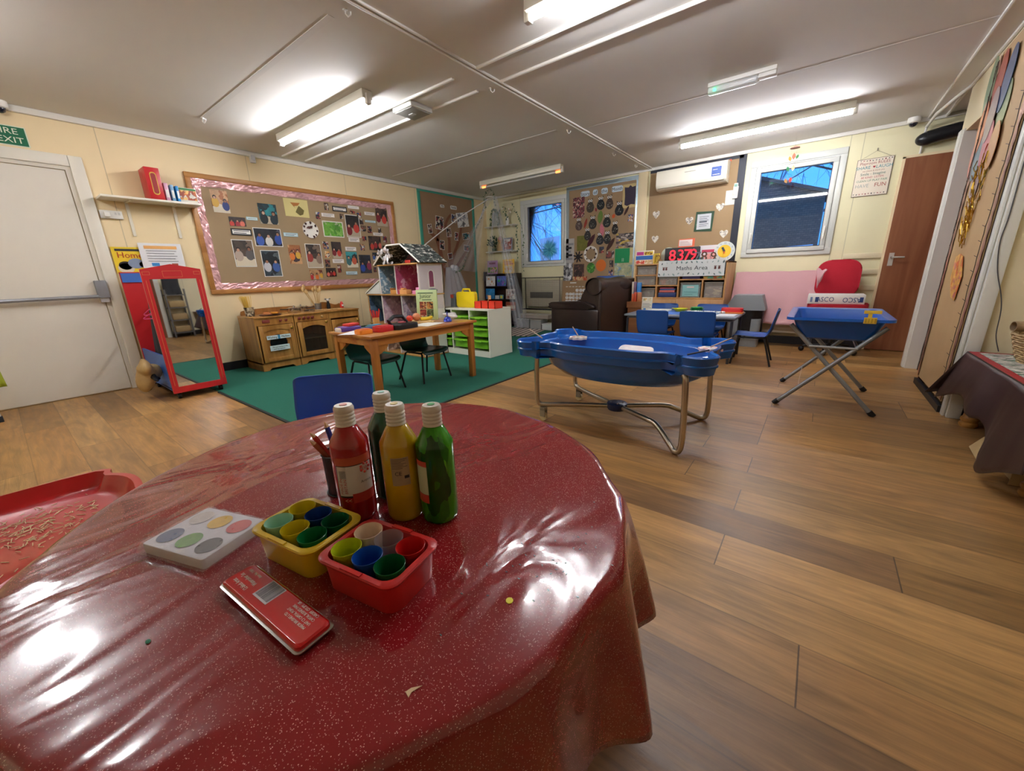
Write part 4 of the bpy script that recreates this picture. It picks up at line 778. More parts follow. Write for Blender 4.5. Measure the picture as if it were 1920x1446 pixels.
# ---------------------------------------------------------------- white drawer unit with green trays
t = thing('drawer_unit', 'white storage unit with green plastic trays standing on the green carpet', 'storage unit', (-4.09, 3.606, .006))
WU = M('e6e4d6', .4); W_ = .97; D = .45; m = MB()
m.box(0, W_, 0, D, .575, .593, WU, bev=.002); m.box(0, W_, 0, D, 0, .07, WU); m.box(0, .018, 0, D, .07, .575, WU); m.box(W_-.018, W_, 0, D, .07, .575, WU); m.box(.315, .333, 0, D, .07, .575, WU); m.box(.634, .652, 0, D, .07, .575, WU); m.box(0, W_, D-.008, D, .07, .575, WU); m.build('carcass', t)
GRN = M('74b823', .35); LIP = M('86c832', .35)
def tray(parent, x, z, gap=0, h=.10, w_=.285):
    m = MB(); m.prism(rrect(w_-.03, D-.03, .02, 3), 0, h-.012, GRN, TR(x+w_/2, D/2-.01, z)); m.box(x, x+w_, -.022, D-.02, z+h-.014, z+h, LIP, bev=.004); m.box(x+.1, x+w_-.1, -.03, -.02, z+h-.02, z+h-.004, LIP, bev=.003)
    return m.build('tray', parent)
for cx, zs in ((.02, (.40, .24, .10)), (.338, (.40, .235, .10)), (.662, (.395, .255, .105))):
    for z in zs: tray(t, cx, z)
t = thing('craft_carry_case', 'yellow plastic carry case standing on the white drawer unit', 'carry case', (-3.655, 3.80, .600))
YEL = M('f2d418', .35)
for s in (0, 1): m = MB(); m.prism([(p[0], p[1]) for p in rrect(.33, .20, .035, 4, 0, .10)], -.028 if s else .0, 0 if s else .028, YEL, TR(0, 0, 0, rx=PI/2), bev=.004); m.build('case_half', t)
m = MB(); m.tube([(-.07, 0, .20), (-.055, 0, .232), (.055, 0, .232), (.07, 0, .20)], .013, YEL); m.build('handle', t)
t = thing('red_craft_tray', 'orange red plastic compartment tray on the white drawer unit', 'tray', (-3.285, 3.80, .600))
ORG = M('e8402a', .35)
def cup_box(x0, x1): m = MB(); m.box(x0+.006, x1-.006, -.07, .07, 0, .006, ORG); [m.box(*a, ORG) for a in ((x0, x0+.006, -.075, .075, 0, .085), (x1-.006, x1, -.075, .075, 0, .085), (x0, x1, -.075, -.069, 0, .085), (x0, x1, .069, .075, 0, .085))]; m.build('compartment', t)
for a in ((-.17, -.055), (-.053, .06), (.062, .17)): cup_box(*a)
m = MB(); m.tube([(0, 0, 0), (.06, .02, .115)], .006, SPW); m.box(.045, .09, .01, .018, .10, .15, SPW, TR(0, 0, 0)); solo('wooden_fork', 'wooden toy fork sticking up from the red craft tray', 'fork', m, (-3.34, 3.80, .607))
m = MB(); m.plate([(-.045, 0), (.045, 0), (.055, .10), (0, .17), (-.03, .12)], 0, .05, M('70787a', .5)); m.box(-.035, .02, -.003, 0, .12, .165, M('d8583c', .5)); solo('grey_toy_house', 'small grey toy house with a red tip between the cookbook and yellow case', 'toy', m, (-3.90, 3.78, .600))
# ---------------------------------------------------------------- wooden table with toys
PINE = wood('c8883f', 'a8652a', 7, 1, .3, .3); PINEL = wood('c08038', 'a05f26', 9, 2, .35, .2)
t = thing('pine_table', 'rectangular orange pine table on the green carpet', 'table', (-2.96, 2.28, .006))
m = MB(); m.box(-.31, .31, -.60, .60, .547, .569, PINE, bev=.005); m.build('tabletop', t)
m = MB(); 
for s in (-1, 1): m.box(s*.27-.009, s*.27+.009, -.54, .54, .485, .547, PINE); m.box(-.25, .25, s*.56-.009, s*.56+.009, .485, .547, PINE)
m.build('apron', t)
for sx in (-1, 1):
    for sy in (-1, 1):
        m = MB(); m.cb(sx*.262, sy*.548, .2735, .052, .052, .547, PINEL, bev=.006)
        for q in ((0, -sx), (1, -sy)):
            pts = [(0, .485), (.10, .485), (.095, .465), (.06, .44), (.03, .42), (0, .41)]
            T_ = TR(sx*.262, sy*.548, 0, rz=(0 if q[1] > 0 else PI) if q[0] == 0 else (PI/2 if q[1] > 0 else -PI/2)) @ TR(.026, 0, 0)
            m.plate(pts, -.008, .016, PINEL, T_)
        m.build('leg', t)
# children's chairs
def chair(label, cat, loc, rz, col, group, src=None):
    if src: return dup(src, loc, rz, label, group)
    t = thing('plastic_chair', label, cat, loc, rz, group); mt = M(col, .32)
    prof = spline([(.185, .268), (.165, .300), (.08, .298), (-.06, .292), (-.125, .300), (-.160, .345), (-.180, .43), (-.205, .54), (-.212, .575)], 4, False); n = len(prof)
    def f(u, v):
        i = min(int(v*(n-1)+.5), n-1); p = prof[i]; s = v
        hw = .165 if s < .45 else .158+.018*min(1, (s-.45)/.3)
        if s > .90: hw *= math.sqrt(max(.0, 1-((s-.90)/.115)**2))*.35+.65
        if s < .06: hw *= .88+2*s
        y = (u*2-1)*hw; e = abs(u*2-1)**4
        lift = .012*e if s < .5 else 0; bow = .022*(u*2-1)**2 if s > .45 else 0
        return (p[0]+bow, y, p[1]+lift)
    m = MB(); m.grid(f, 15, n, mt); m.build('seat_shell', t, solid=.006, sub=1)
    fr = M('17191c', .4, .3)
    for s in (-1, 1): m = MB(); m.tube([(.175, s*.185, 0), (.13, s*.14, .272), (.115, s*.135, .284), (-.09, s*.135, .284), (-.11, s*.14, .272), (-.19, s*.185, 0)], .0095, fr, seg=8); m.build('side_leg_frame', t)
    m = MB(); m.tube([(.08, -.135, .280), (.08, .135, .280)], .008, fr); m.tube([(-.06, -.135, .280), (-.06, .135, .280)], .008, fr); m.build('cross_bars', t)
    return t
gch = chair('dark green plastic chair under the pine table, nearer the kitchen end', 'chair', (-3.13, 1.99, .006), 0, '0c4038', 'dark green chairs at the pine table')
chair('dark green plastic chair under the pine table, nearer the drawer unit', 'chair', (-3.07, 2.525, .006), .03, None, 'dark green chairs at the pine table', gch)
TZ = .5755
def tin_case(nm, lb, x, y, w_, d, h, c, rz=0, c2=None): 
    t = thing(nm, lb, 'toy case', (x, y, TZ), rz, 'toys on the pine table'); m = MB(); m.prism(rrect(w_, d, .02, 4), 0, h, M(c, .3, coat=.4), bev=.006); m.build('case_body', t)
    m = MB(); m.prism(rrect(w_*.8, d*.75, .015, 4), h, h+.004, M(c2 or c, .3)); m.build('lid_panel', t); return t
tin_case('orange_toy_case', 'orange toy case on the near corner of the pine table', -2.86, 1.76, .10, .12, .035, 'f08a24', .0, 'e86a2c')
tin_case('red_toy_case', 'glossy red toy case beside the black tray on the pine table', -2.84, 1.93, .11, .15, .045, 'c81c24', .1)
tin_case('purple_toy_case', 'purple and white toy case at the left end of the pine table', -3.19, 1.82, .12, .20, .032, '5a3a94', .1, '8c6ab8'); tin_case('white_toy_case', 'white toy case at the far left corner of the pine table', -3.18, 1.735, .09, .05, .028, 'ece4dc', 0)
m = MB(); m.box(-.04, .04, -.06, .06, 0, .022, M('d8342c', .35), bev=.006); solo('small_red_lid', 'small red lid resting on the purple toy case', 'lid', m, (-3.19, 1.85, TZ+.0365), .2)
tin_case('blue_toy_case', 'flat dark blue toy case behind the red toy case', -2.98, 1.93, .10, .20, .03, '3c5a8c', 0); tin_case('green_toy_strip', 'thin green and blue toy strip on the pine table', -3.10, 2.02, .07, .16, .028, '2f8f4c', .1, '4aa0c8')
m = MB(); m.poly([(-.10, -.12, 0), (.09, -.10, .0), (.06, .18, .001), (-.06, .16, .004)], M('eef0f2', .6)); solo('folded_white_paper', 'folded white paper sticking out at the near end of the pine table', 'paper', m, (-2.97, 1.76, TZ+.001), .6, solid=.0015, smooth=0)
t = thing('black_carry_tray', 'black plastic carry case with a thick handle on the pine table', 'carry case', (-2.85, 2.135, TZ), .06, None)
m = MB(); m.prism(rrect(.17, .26, .05, 5), 0, .045, M('17171a', .4), bev=.010); m.build('body', t); m = MB(); m.tube([(-.02, -.11, .04), (-.02, -.13, .075), (-.03, -.06, .105), (-.03, .03, .10), (-.02, .07, .045)], .016, M('17171a', .4)); m.build('handle', t); m = MB(); m.prism(circ(.035, 16), .045, .052, M('e06a74', .4), TR(-.04, .03, 0)); m.build('pink_disc', t)
m = MB(); m.box(-.10, .10, -.14, .14, 0, .001, WHITE); solo('white_paper_sheet', 'white sheet of paper in the middle of the pine table', 'paper', m, (-2.85, 2.42, TZ+.0006), .25, smooth=0)
t = thing('chopping_board', 'round wooden board with toy fruit on the pine table', 'board', (-3.09, 2.50, TZ), .3); m = MB(); m.prism(circ(.135, 28), 0, .014, SPW, bev=.003); m.build('board', t); m = MB(); m.box(.125, .19, -.025, .025, .0, .014, SPW, bev=.004); m.build('handle', t)
FZ = TZ+.0145
def fruit(nm, lb, x, y, r, c, stem=None):
    t = thing(nm, lb, 'toy fruit', (x, y, FZ), 0, 'toy fruit on the round board'); m = MB(); m.sphere((0, 0, r[2]), r, M(c, .35, coat=.3), seg=16, rings=10); m.build('flesh', t); m = MB(); m.tube([(0, 0, r[2]*1.9), (.004, 0, r[2]*2+.008)], .003, M('5a4a2c', .7)); m.build('stalk', t)
fruit('toy_apple', 'red toy apple, leftmost fruit on the round board', -3.10, 2.415, (.032, .032, .030), 'dc3c24'); fruit('toy_peach', 'large pinkish toy peach in the middle of the board', -3.09, 2.49, (.04, .04, .038), 'd8885c'); fruit('toy_pear', 'small brown toy pear behind the banana', -3.15, 2.57, (.026, .03, .025), 'b8743c')
m = MB(); P = spline([(-.0, -.07, .018), (.02, -.03, .016), (.022, .02, .016), (.005, .075, .02)], 5, False); m.tube(P, .016, M('f0cf2a', .4), seg=10); m.sphere((.003, .082, .021), .013, M('8cb43c', .4)); solo('toy_banana', 'yellow toy banana with a green tip at the right of the board', 'toy fruit', m, (-3.055, 2.575, FZ), .1, 'toy fruit on the round board')
def ex(m_):
    m_.text('Junior', .055, M('2c4a34', .5), UP(TR(-.01, -.008, .235))); m_.box(-.10, .08, -.0085, -.007, .263, .272, M('4a6a4c', .6)); m_.box(-.05, .06, -.0085, -.007, .196, .204, M('4a6a4c', .6))
    for i, (x, z) in enumerate(((-.045, .145), (.038, .145), (-.045, .068), (.038, .068))): m_.box(x-.038, x+.038, -.009, -.007, z-.036, z+.036, [blobs('dish_a', ('8c3a28', 'b85c34', '6c2a1c', 'd8a868', '48231a', '9c4a2c'), 60), blobs('dish_b', ('c8883c', '3c2a1c', 'e0b060', '9c5a2c', '20140e', 'b87838'), 60), blobs('dish_c', ('7c1c20', 'a83c2c', 'e0c0a0', '5c1418', '8c2c24', 'b8543c'), 60), blobs('dish_d', ('4a6a34', '7c8c5c', '2c3c24', 'a8a880', '5c5c3c', '344c28'), 60)][i])
t = book('cookbook', 'pale green cookbook titled Junior standing behind the toy fruit', 'book', (-3.17, 2.70, TZ+.001), .30, .245, .014, .30, 'c0d49a', extra=ex, rx=-.05)
t = thing('hand_bell', 'small blue call bell with a post on the pine table', 'bell', (-2.835, 2.66, TZ)); BB = M('1f3cb8', .15, .4, coat=1)
m = MB(); m.lathe([(.042, 0), (.045, .006), (.040, .010), (.036, .028), (.022, .044), (.006, .05)], BB); m.build('dome', t); m = MB(); m.lathe([(.005, .05), (.006, .075), (.010, .08), (.004, .085), (.004, .10)], BB, seg=12); m.build('post', t)
crumple('clear_plastic_bag', 'crumpled clear plastic bag at the far end of the pine table', 'bag', (-2.93, 2.79, TZ+.045), .075, M('e6e4e2', .25, alpha=.75, bump=.6, bscale=30), 12, (1.0, 1.15, .6))
t = thing('red_utensil_cup', 'pot of red pencils and brushes standing behind the pine table toys', 'pot', (-3.215, 2.12, TZ)); m = MB(); m.lathe([(.03, 0), (.032, .08), (.03, .08), (.028, .004)], M('d8a860', .5), seg=16, capt=False); m.build('cup', t)
for k in range(8): m = MB(); a = k*.8; m.tube([(.012*math.cos(a), .012*math.sin(a), .01), (.035*math.cos(a), .045*math.sin(a), .135+.01*(k % 3))], .0045, M('d8342c', .4), seg=6); m.build('red_pencil', t)
# ================================================================ READING CORNER
ESP = M('2c1a18', .4)
t = thing('bookcase', 'low dark brown display bookcase in the far corner', 'bookcase', (-5.38, 6.12, .006))
W_ = .80; D = .19; m = MB(); m.plate([(0, 0), (.0, 1.08), (.0, 1.08)][:0]+[(-.0, 0), (.018, 0), (.018, 1.02), (0, 1.06)], 0, D, ESP); m.plate([(W_-.018, 0), (W_, 0), (W_, 1.02), (W_-.018, 1.02)], 0, D, ESP); m.box(0, W_, D-.01, D, 0, 1.02, ESP); m.build('carcass', t)
for z in (.05, .30, .515, .765, 1.0): m = MB(); m.box(.018, W_-.018, .0, D-.01, z, z+.016, ESP); m.build('bookcase_shelf', t)
def fbook(label, x, z, w_, h, c, prints, y=6.15):
    def ex(m_):
        for a in prints: m_.box(w_*a[1], w_*a[2], -.0085, -.007, h*a[3], h*a[4], M(a[0], .5) if isinstance(a[0], str) else a[0])
    book('picture_book', label, 'book', (x, y, z), 0, w_, .014, h, c, 'picture books in the corner bookcase', extra=ex, rx=-.06)
BK = lambda n, a, s=30: blobs(n, a, s)
fbook('lilac picture book, left of the two on top of the bookcase', -5.17, 1.023, .26, .25, 'b890b8', (('8c4a6c', -.3, .3, .72, .86), (BK('bk1', ('5c8c3c', 'e0c060', 'c85c3c', '8cb45c', 'd8a8b8', '3c6c2c')), -.45, .45, .08, .5)))
fbook('yellow picture book, right of the two on top of the bookcase', -4.77, 1.023, .27, .26, 'f0bc34', (('b8502c', -.4, .3, .78, .84), ('c8682c', -.35, .45, .62, .72), (BK('bk2', ('e8d8b8', 'f0d060', 'c8b09c', 'f0e8d8', 'd8904c', 'f0bc34')), -.35, .35, .05, .5)))
fbook('white book with an orange figure on the second bookcase shelf', -5.23, .788, .23, .19, 'e0dcd8', ((BK('bk3', ('d8682c', 'e8e4e0', 'e0904c', 'e8e4e0', 'c8502c', 'e8e4e0'), 18), -.3, .4, .1, .8),))
fbook('blue book with a green creature on the second bookcase shelf', -4.95, .788, .23, .19, '5c70c0', ((BK('bk4', ('4c60b0', '3cb06c', '6c80d0', '8c6cc0', '4c60b0', '5c9cd0'), 22), -.42, .42, .1, .9),))
fbook('dark grey book at the right of the second bookcase shelf', -4.71, .788, .16, .18, '3c4450', ((BK('bk5', ('5c6470', 'b8bcc4', '2c3038', '8c909c', '3c4450', '4c545c'), 22), -.4, .4, .1, .8),))
fbook('bright blue book on the third bookcase shelf', -5.26, .538, .24, .20, '2c8cc8', ((BK('bk6', ('2c8cc8', '2c8cc8', 'c88c4c', '2c8cc8', '3c9cd8', '1c7cb8'), 12), -.4, .45, .1, .9),))
fbook('cream book with a brown animal on the third bookcase shelf', -4.72, .538, .26, .19, 'd8c8bc', ((BK('bk7', ('d8c8bc', '7c4a3c', 'd8c8bc', 'b87c6c', 'e8e0d8', '5c342c'), 18), -.4, .4, .08, .85),))
fbook('small white block book low on the third bookcase shelf', -5.06, .538, .10, .07, 'd0d8dc', (), 6.135); fbook('small pale blue block book low on the third bookcase shelf', -4.95, .538, .09, .08, '6ca8b0', (('e0d84c', -.3, .3, .2, .8),), 6.135)
fbook('orange brown book on the bottom visible bookcase shelf', -4.73, .323, .26, .16, 'a8543c', (('d8b89c', -.4, .4, .2, .6),)); fbook('dark book on the bottom visible bookcase shelf', -5.10, .323, .22, .15, '3c2c4c', (('c0b8c8', -.2, .3, .3, .7),))
# two corner shelves on the back wall
def cshelf(z, lb):
    t = thing('corner_shelf', lb, 'shelf', (-5.0, YB, z)); m = MB(); m.box(-.36, .35, -.15, 0, -.018, 0, M('d8d6cc', .4), bev=.003); m.build('shelf_board', t)
    for x in (-.28, .28): m = MB(); m.box(x-.01, x+.01, -.13, 0, -.035, -.018, WHITE); m.build('shelf_bracket', t)
cshelf(1.905, 'upper narrow white shelf in the far corner'); cshelf(1.445, 'lower narrow white shelf in the far corner')
LEAF = M('3c5c3c', .6); LEAF2 = M('56724e', .6)
def leaf(m, p, s, a, mt, tilt=0):
    T_ = Matrix.Translation(p) @ Matrix.Rotation(tilt, 4, 'Z') @ Matrix.Rotation(a, 4, 'Y')
    m.poly([(0, 0, -s*.9), (s*.45, .002, -s*.2), (s*.35, 0, s*.35), (0, -.003, s*.8), (-s*.35, 0, s*.35), (-s*.45, .002, -s*.2)], mt, T_)
t = thing('greenery_arch', 'arch of artificial greenery around a pale door shape on the upper corner shelf', 'decoration', (-5.12, 6.22, 1.906)); rn = random.Random(5)
m = MB(); m.plate([(-.07, 0), (.07, 0), (.07, .18)]+[(.07*math.cos(PI*i/10), .18+.07*math.sin(PI*i/10)) for i in range(11)], 0, .01, M('b8beb8', .6)); m.build('door_shape', t)
m = MB(); P = [(-.09, 0, 0), (-.09, 0, .10), (-.09, 0, .2), (-.05, 0, .27), (0, 0, .29), (.05, 0, .27), (.09, 0, .2), (.09, 0, .1), (.09, 0, 0)]
for i in range(120): k = rn.randint(0, 7); u = rn.random(); p = Vector(P[k]).lerp(Vector(P[k+1]), u)+Vector((rn.uniform(-.02, .02), rn.uniform(-.03, .01), rn.uniform(-.015, .015))); leaf(m, p, .022, rn.uniform(0, 6), rn.choice((LEAF, LEAF2)), rn.uniform(-.6, .6))
m.build('leaves', t, smooth=0)
t = thing('flower_vase', 'pale artificial flowers in white vases on the upper corner shelf', 'vase', (-4.82, 6.23, 1.906)); m = MB(); m.lathe([(.03, 0), (.035, .06), (.02, .12), (.024, .14)], WHITE, seg=16); m.build('vase', t); m = MB()
for i in range(14): a = rn.uniform(-.9, .9); z = rn.uniform(.16, .33); x = math.sin(a)*z*.5; m.sphere((x, rn.uniform(-.02, .02), z), rn.uniform(.010, .02), M(rn.choice(('e8dcc8', 'e0c0a8', 'f0ead8', '8c9c74')), .7), seg=8, rings=5)
m.build('blossoms', t)
t = thing('artificial_plant', 'dark leafy artificial plant on the lower corner shelf', 'plant', (-5.17, 6.23, 1.446)); m = MB(); m.lathe([(.04, 0), (.05, .06), (.046, .06)], M('5c6c54', .6), seg=16); m.build('pot', t); m = MB()
for i in range(60): a = rn.uniform(-1.2, 1.2); r = rn.uniform(.03, .22); leaf(m, Vector((math.sin(a)*r*.8, rn.uniform(-.05, .03), .06+math.cos(a)*r)), .030, a+rn.uniform(-.5, .5), rn.choice((LEAF, M('2c4430', .6))), rn.uniform(-.5, .5))
m.build('leaves', t, smooth=0)
t = thing('felt_figure', 'tan felt figure with pink hat on the lower corner shelf', 'soft toy', (-5.03, 6.25, 1.446)); m = MB(); m.lathe([(.055, 0), (.06, .07), (.045, .14), (.02, .165)], M('c8a878', .9, bump=.4), seg=18); m.build('body', t); m = MB(); m.sphere((0, 0, .19), (.045, .04, .045), M('d0a068', .9)); m.build('head', t); m = MB(); m.lathe([(.05, .205), (.04, .23), (.01, .27)], M('d8a8a0', .9), seg=14); m.build('hat', t)
def ex(m_): m_.box(-.09, .09, -.0035, -.0005, -.085, .085, blobs('fairy', ('e0d8d4', 'b86c5c', 'e8e4e0', '8c4c4c', 'd8ccc8', 'c88c7c'), 22))
m = MB(); ring(m, -.11, .11, 0, .23, .02, -.01, .004, M('8c98a8', .5)); m.box(-.09, .09, -.004, .003, .02, .21, blobs('fairy', ('e0d8d4', 'b86c5c', 'e8e4e0', '8c4c4c', 'd8ccc8', 'c88c7c'), 22)); solo('framed_picture', 'grey framed picture on the lower corner shelf', 'picture', m, (-4.84, 6.24, 1.446), rx=-.08)
# net canopy with ivy garlands
NET = M('d8dae0', .8, alpha=.22); NETD = M('dde0e6', .8, alpha=.42); HX, HY = -4.75, 5.70
t = thing('net_canopy', 'sheer white net canopy hanging from the ceiling over the reading corner', 'canopy', (HX, HY, 0))
m = MB(); m.tube([(.10*math.cos(a*PI/12), .10*math.sin(a*PI/12), 2.30) for a in range(24)], .005, WHITE, cyc=True); m.tube([(0, 0, ZC-.002), (0, 0, 2.40), (.1, 0, 2.30)], .002, WHITE, seg=4); m.tube([(0, 0, 2.40), (-.1, 0, 2.30)], .002, WHITE, seg=4); m.build('hoop', t)
def drape(f0, f1, seed, mt, n=20, k=14, w_=.02):
    m = MB()
    def f(u, v):
        a = Vector(f0(u)); b = Vector(f1(u)); p = a.lerp(b, v); sag = math.sin(PI*v); return tuple(p+Vector((math.sin(u*26+seed)*w_*(.3+v), math.cos(u*21+seed)*w_*(.3+v), -.05*sag)))
    m.grid(f, n, k, mt); return m
drape(lambda u: (.10*math.cos(2+u*2.3), .10*math.sin(2+u*2.3), 2.30), lambda u: (-.60+.05*u, -.72+.85*u, 1.16-.10*u), 1, NET, 26, 16).build('left_net_panel', t)
drape(lambda u: (-.52-.10*(1-u), -.60+.22*u, 1.16), lambda u: (-.56+.1*u, -.80+.9*u, .35-.1*u), 3, NETD, 26, 12, .03).build('knotted_net_tail', t)
drape(lambda u: (.10*math.cos(-.6+u*1.6), .10*math.sin(-.6+u*1.6), 2.30), lambda u: (.42+.14*u, .05+.28*u, .05), 5, NET, 24, 20, .025).build('right_net_panel', t)
drape(lambda u: (.10*math.cos(1.2+u*1.2), .10*math.sin(1.2+u*1.2), 2.30), lambda u: (-.62+.3*u, .35+.1*u, .9), 7, M('d8dae0', .8, alpha=.10), 20, 12).build('back_net_panel', t)
m = MB(); m.tube([(-.08, 0, 2.28), (-.30, -.40, 2.02), (-.50, -.80, 1.72), (-.655, -1.12, 1.47), (-.66, -1.30, 1.42)], .008, M('e4e0dc', .8)); m.build('twisted_edge_cord', t)
m = MB(); rn = random.Random(2)
for i in range(6): m.sphere((rn.uniform(-.03, .03), rn.uniform(-.05, .05), rn.uniform(-.03, .03)), (.03, .05, .04), M('e2e2e6', .8, alpha=.6), TR(-.565, -.48, 1.15), 10, 6)
m.build('knot', t)
def garland(label, pts, n, seed, s=.024):
    t = thing('ivy_garland', label, 'garland', pts[0], 0, 'ivy garlands on the net canopy'); o = Vector(pts[0]); P = [p-o for p in spline(pts, 8, False)]; rn = random.Random(seed)
    m = MB(); m.tube(P, .0016, M('48583c', .7), seg=4); m.build('vine', t); m = MB()
    for i in range(n): k = i*(len(P)-1)/n; p = P[int(k)].lerp(P[min(int(k)+1, len(P)-1)], k % 1)+Vector((rn.uniform(-.02, .02), rn.uniform(-.02, .01), rn.uniform(-.01, .01))); leaf(m, p, s*rn.uniform(.7, 1.2), rn.uniform(0, 6), rn.choice((LEAF, LEAF, LEAF2)), rn.uniform(-.8, .8))
    m.build('ivy_leaves', t, smooth=0)
garland('ivy garland falling down the left side of the net canopy', [(-4.87, 5.72, 2.30), (-4.98, 5.74, 2.15), (-5.05, 5.74, 2.0), (-5.14, 5.7, 1.83), (-5.20, 5.65, 1.66), (-5.26, 5.6, 1.45), (-5.30, 5.5, 1.22), (-5.34, 5.30, 1.10)], 38, 1)
garland('ivy garland falling beside the left frame of the corner window', [(-4.42, 5.84, 2.18), (-4.33, 5.86, 2.02), (-4.26, 5.87, 1.88), (-4.22, 5.88, 1.72), (-4.21, 5.88, 1.54), (-4.22, 5.89, 1.28), (-4.24, 5.89, 1.02)], 30, 2)
garland('short ivy strand just left of the window garland', [(-4.29, 5.80, 1.80), (-4.285, 5.80, 1.6), (-4.28, 5.80, 1.4), (-4.31, 5.8, 1.22)], 13, 3)
garland('ivy loop around the canopy hoop below the ceiling', [(-4.86, 5.68, 2.14), (-4.87, 5.66, 2.30), (-4.80, 5.66, 2.41), (-4.70, 5.66, 2.41), (-4.65, 5.67, 2.32), (-4.66, 5.68, 2.12)], 22, 4)
garland('ivy strand hanging in front of the upper corner shelf', [(-4.80, 5.98, 2.14), (-4.81, 5.98, 2.0), (-4.81, 5.98, 1.86)], 10, 5); garland('thin ivy strand near the flower vase', [(-4.70, 6.0, 2.16), (-4.67, 6.0, 2.06), (-4.655, 6.0, 1.95)], 8, 6)
garland('ivy strand from the knot along the net tail', [(-5.22, 5.40, 1.18), (-5.2, 5.3, 1.10), (-5.22, 5.15, 1.06)], 9, 8)
# flower on window
t = thing('paper_flower', 'turquoise tissue flower on a clear sheet stuck to the corner window', 'window picture', (-3.95, YB-.012, 1.41)); m = MB(); m.plate([(-.20, -.21), (.20, -.19), (.21, .22), (-.20, .20)], 0, .001, M('cfe4f0', .4, alpha=.35)); m.build('sheet', t); m = MB(); rn = random.Random(6)
for i in range(46): a = i*2*PI/46+rn.uniform(-.05, .05); r = rn.uniform(.15, .215); R_ = Matrix.Rotation(a, 4, 'Y'); m.plate([(-.004, .01), (.004, .01), (.009, r*.6), (0, r), (-.009, r*.6)], -.004-.0001*i, .0008, M(rn.choice(('48b8d4', '6ccce0', '3498b8')), .6, alpha=.8), R_)
m.build('petals', t, smooth=0); m = MB(); m.plate(circ(.032, 18), -.010, .003, M('2c84a4', .7)); m.build('centre', t)
# guard under the window and storage
t = thing('heater_guard', 'black wire mesh heater guard under the corner window', 'heater guard', (-4.08, 6.20, .35)); WR = M('1c1c20', .5)
m = MB(); 
for y in (0, .13): m.tube([(-.42, y, 0), (-.42, y, .58), (.42, y, .58), (.42, y, 0)], .008, WR, cyc=True)
for x in (-.42, .42):
    for z in (0, .58): m.tube([(x, 0, z), (x, .13, z)], .008, WR)
m.build('frame', t); m = MB()
for i in range(1, 40): x = -.42+.84*i/40; m.tube([(x, 0, 0), (x, 0, .58)], .0014, WR, seg=3)
for i in range(1, 27): z = .58*i/27; m.tube([(-.42, 0, z), (.42, 0, z)], .0014, WR, seg=3)
m.build('wire_mesh', t, smooth=0)
t = thing('panel_heater', 'cream panel heater behind the wire guard', 'heater', (-4.06, 6.285, .40)); m = MB(); m.box(-.38, .38, -.03, .05, 0, .48, M('cfc5ac', .5), bev=.008); m.build('case', t); m = MB(); m.box(-.28, .22, -.036, -.03, .16, .27, M('6f6a60', .6), bev=.002); m.build('outlet_grille', t)
def tub(label, x, y, z, w_, d, h, c, al, lidc, inner=None, grp='clear plastic boxes under the corner window'):
    t = thing('storage_box', label, 'storage box', (x, y, z), 0, grp); m = MB(); k = M(c, .25, alpha=al)
    for a in ((-w_/2, w_/2, -d/2, -d/2+.004, 0, h), (-w_/2, w_/2, d/2-.004, d/2, 0, h), (-w_/2, -w_/2+.004, -d/2, d/2, 0, h), (w_/2-.004, w_/2, -d/2, d/2, 0, h), (-w_/2, w_/2, -d/2, d/2, 0, .004)): m.box(*a, k)
    m.build('box_body', t); m = MB(); m.box(-w_/2-.006, w_/2+.006, -d/2-.006, d/2+.006, h, h+.014, M(lidc, .35, alpha=.9), bev=.004); m.build('lid', t)
    if inner: m = MB(); m.box(-w_/2+.01, w_/2-.01, -d/2+.01, d/2-.01, .006, h*inner[1], inner[0], bev=.01); m.build('contents', t, smooth=0)
    return t
tub('clear box with coloured toys at the left under the corner window', -4.33, 6.10, .007, .27, .22, .17, 'c8ccc8', .4, 'b8bcb4', (blobs('toymix', ('8c8c84', 'c88c6c', '6c7c74', 'b8b0a0', 'c87c74', '9c9c90'), 16), .7))
tub('clear box with red toys in the middle under the corner window', -4.05, 6.10, .007, .24, .22, .17, 'c8ccc8', .4, 'b0aca0', (blobs('toyred', ('c86c5c', 'a84c44', 'c88474', '8c8478', 'c86c5c', '5c544c'), 16), .75))
tub('white lidded box nearest the armchair under the corner window', -3.79, 6.10, .007, .24, .22, .10, 'dcdcd8', .95, 'e4e4e0'); tub('long grey tray lying on the three boxes under the window', -4.10, 6.10, .20, .62, .16, .07, 'a89c90', .9, 'b4aca0', grp=None)
# rug
def rug_mat():
    m = bpy.data.materials.new('striped_rug'); m.use_nodes = True; nt = m.node_tree; b = nt.nodes['Principled BSDF']; tc = nt.nodes.new('ShaderNodeTexCoord'); wv = nt.nodes.new('ShaderNodeTexWave'); wv.bands_direction = 'X'; wv.inputs['Scale'].default_value = 3.1; wv.inputs['Distortion'].default_value = .6; wv.inputs['Detail'].default_value = 3; wv.inputs['Detail Scale'].default_value = 30
    cr = nt.nodes.new('ShaderNodeValToRGB'); cr.color_ramp.elements[0].color = rgb('4c4440'); cr.color_ramp.elements[0].position = .25; cr.color_ramp.elements[1].color = rgb('c8bcb0'); cr.color_ramp.elements[1].position = .45
    nt.links.new(tc.outputs['Object'], wv.inputs[0]); nt.links.new(wv.outputs[0], cr.inputs[0]); nt.links.new(cr.outputs[0], b.inputs['Base Color']); b.inputs['Roughness'].default_value = .95; return m
m = MB(); m.box(-.45, .45, -.48, .48, 0, .010, rug_mat(), bev=.003); solo('striped_rug', 'cream and brown striped rug in the reading corner', 'rug', m, (-4.22, 5.60, .007), .215, smooth=0)
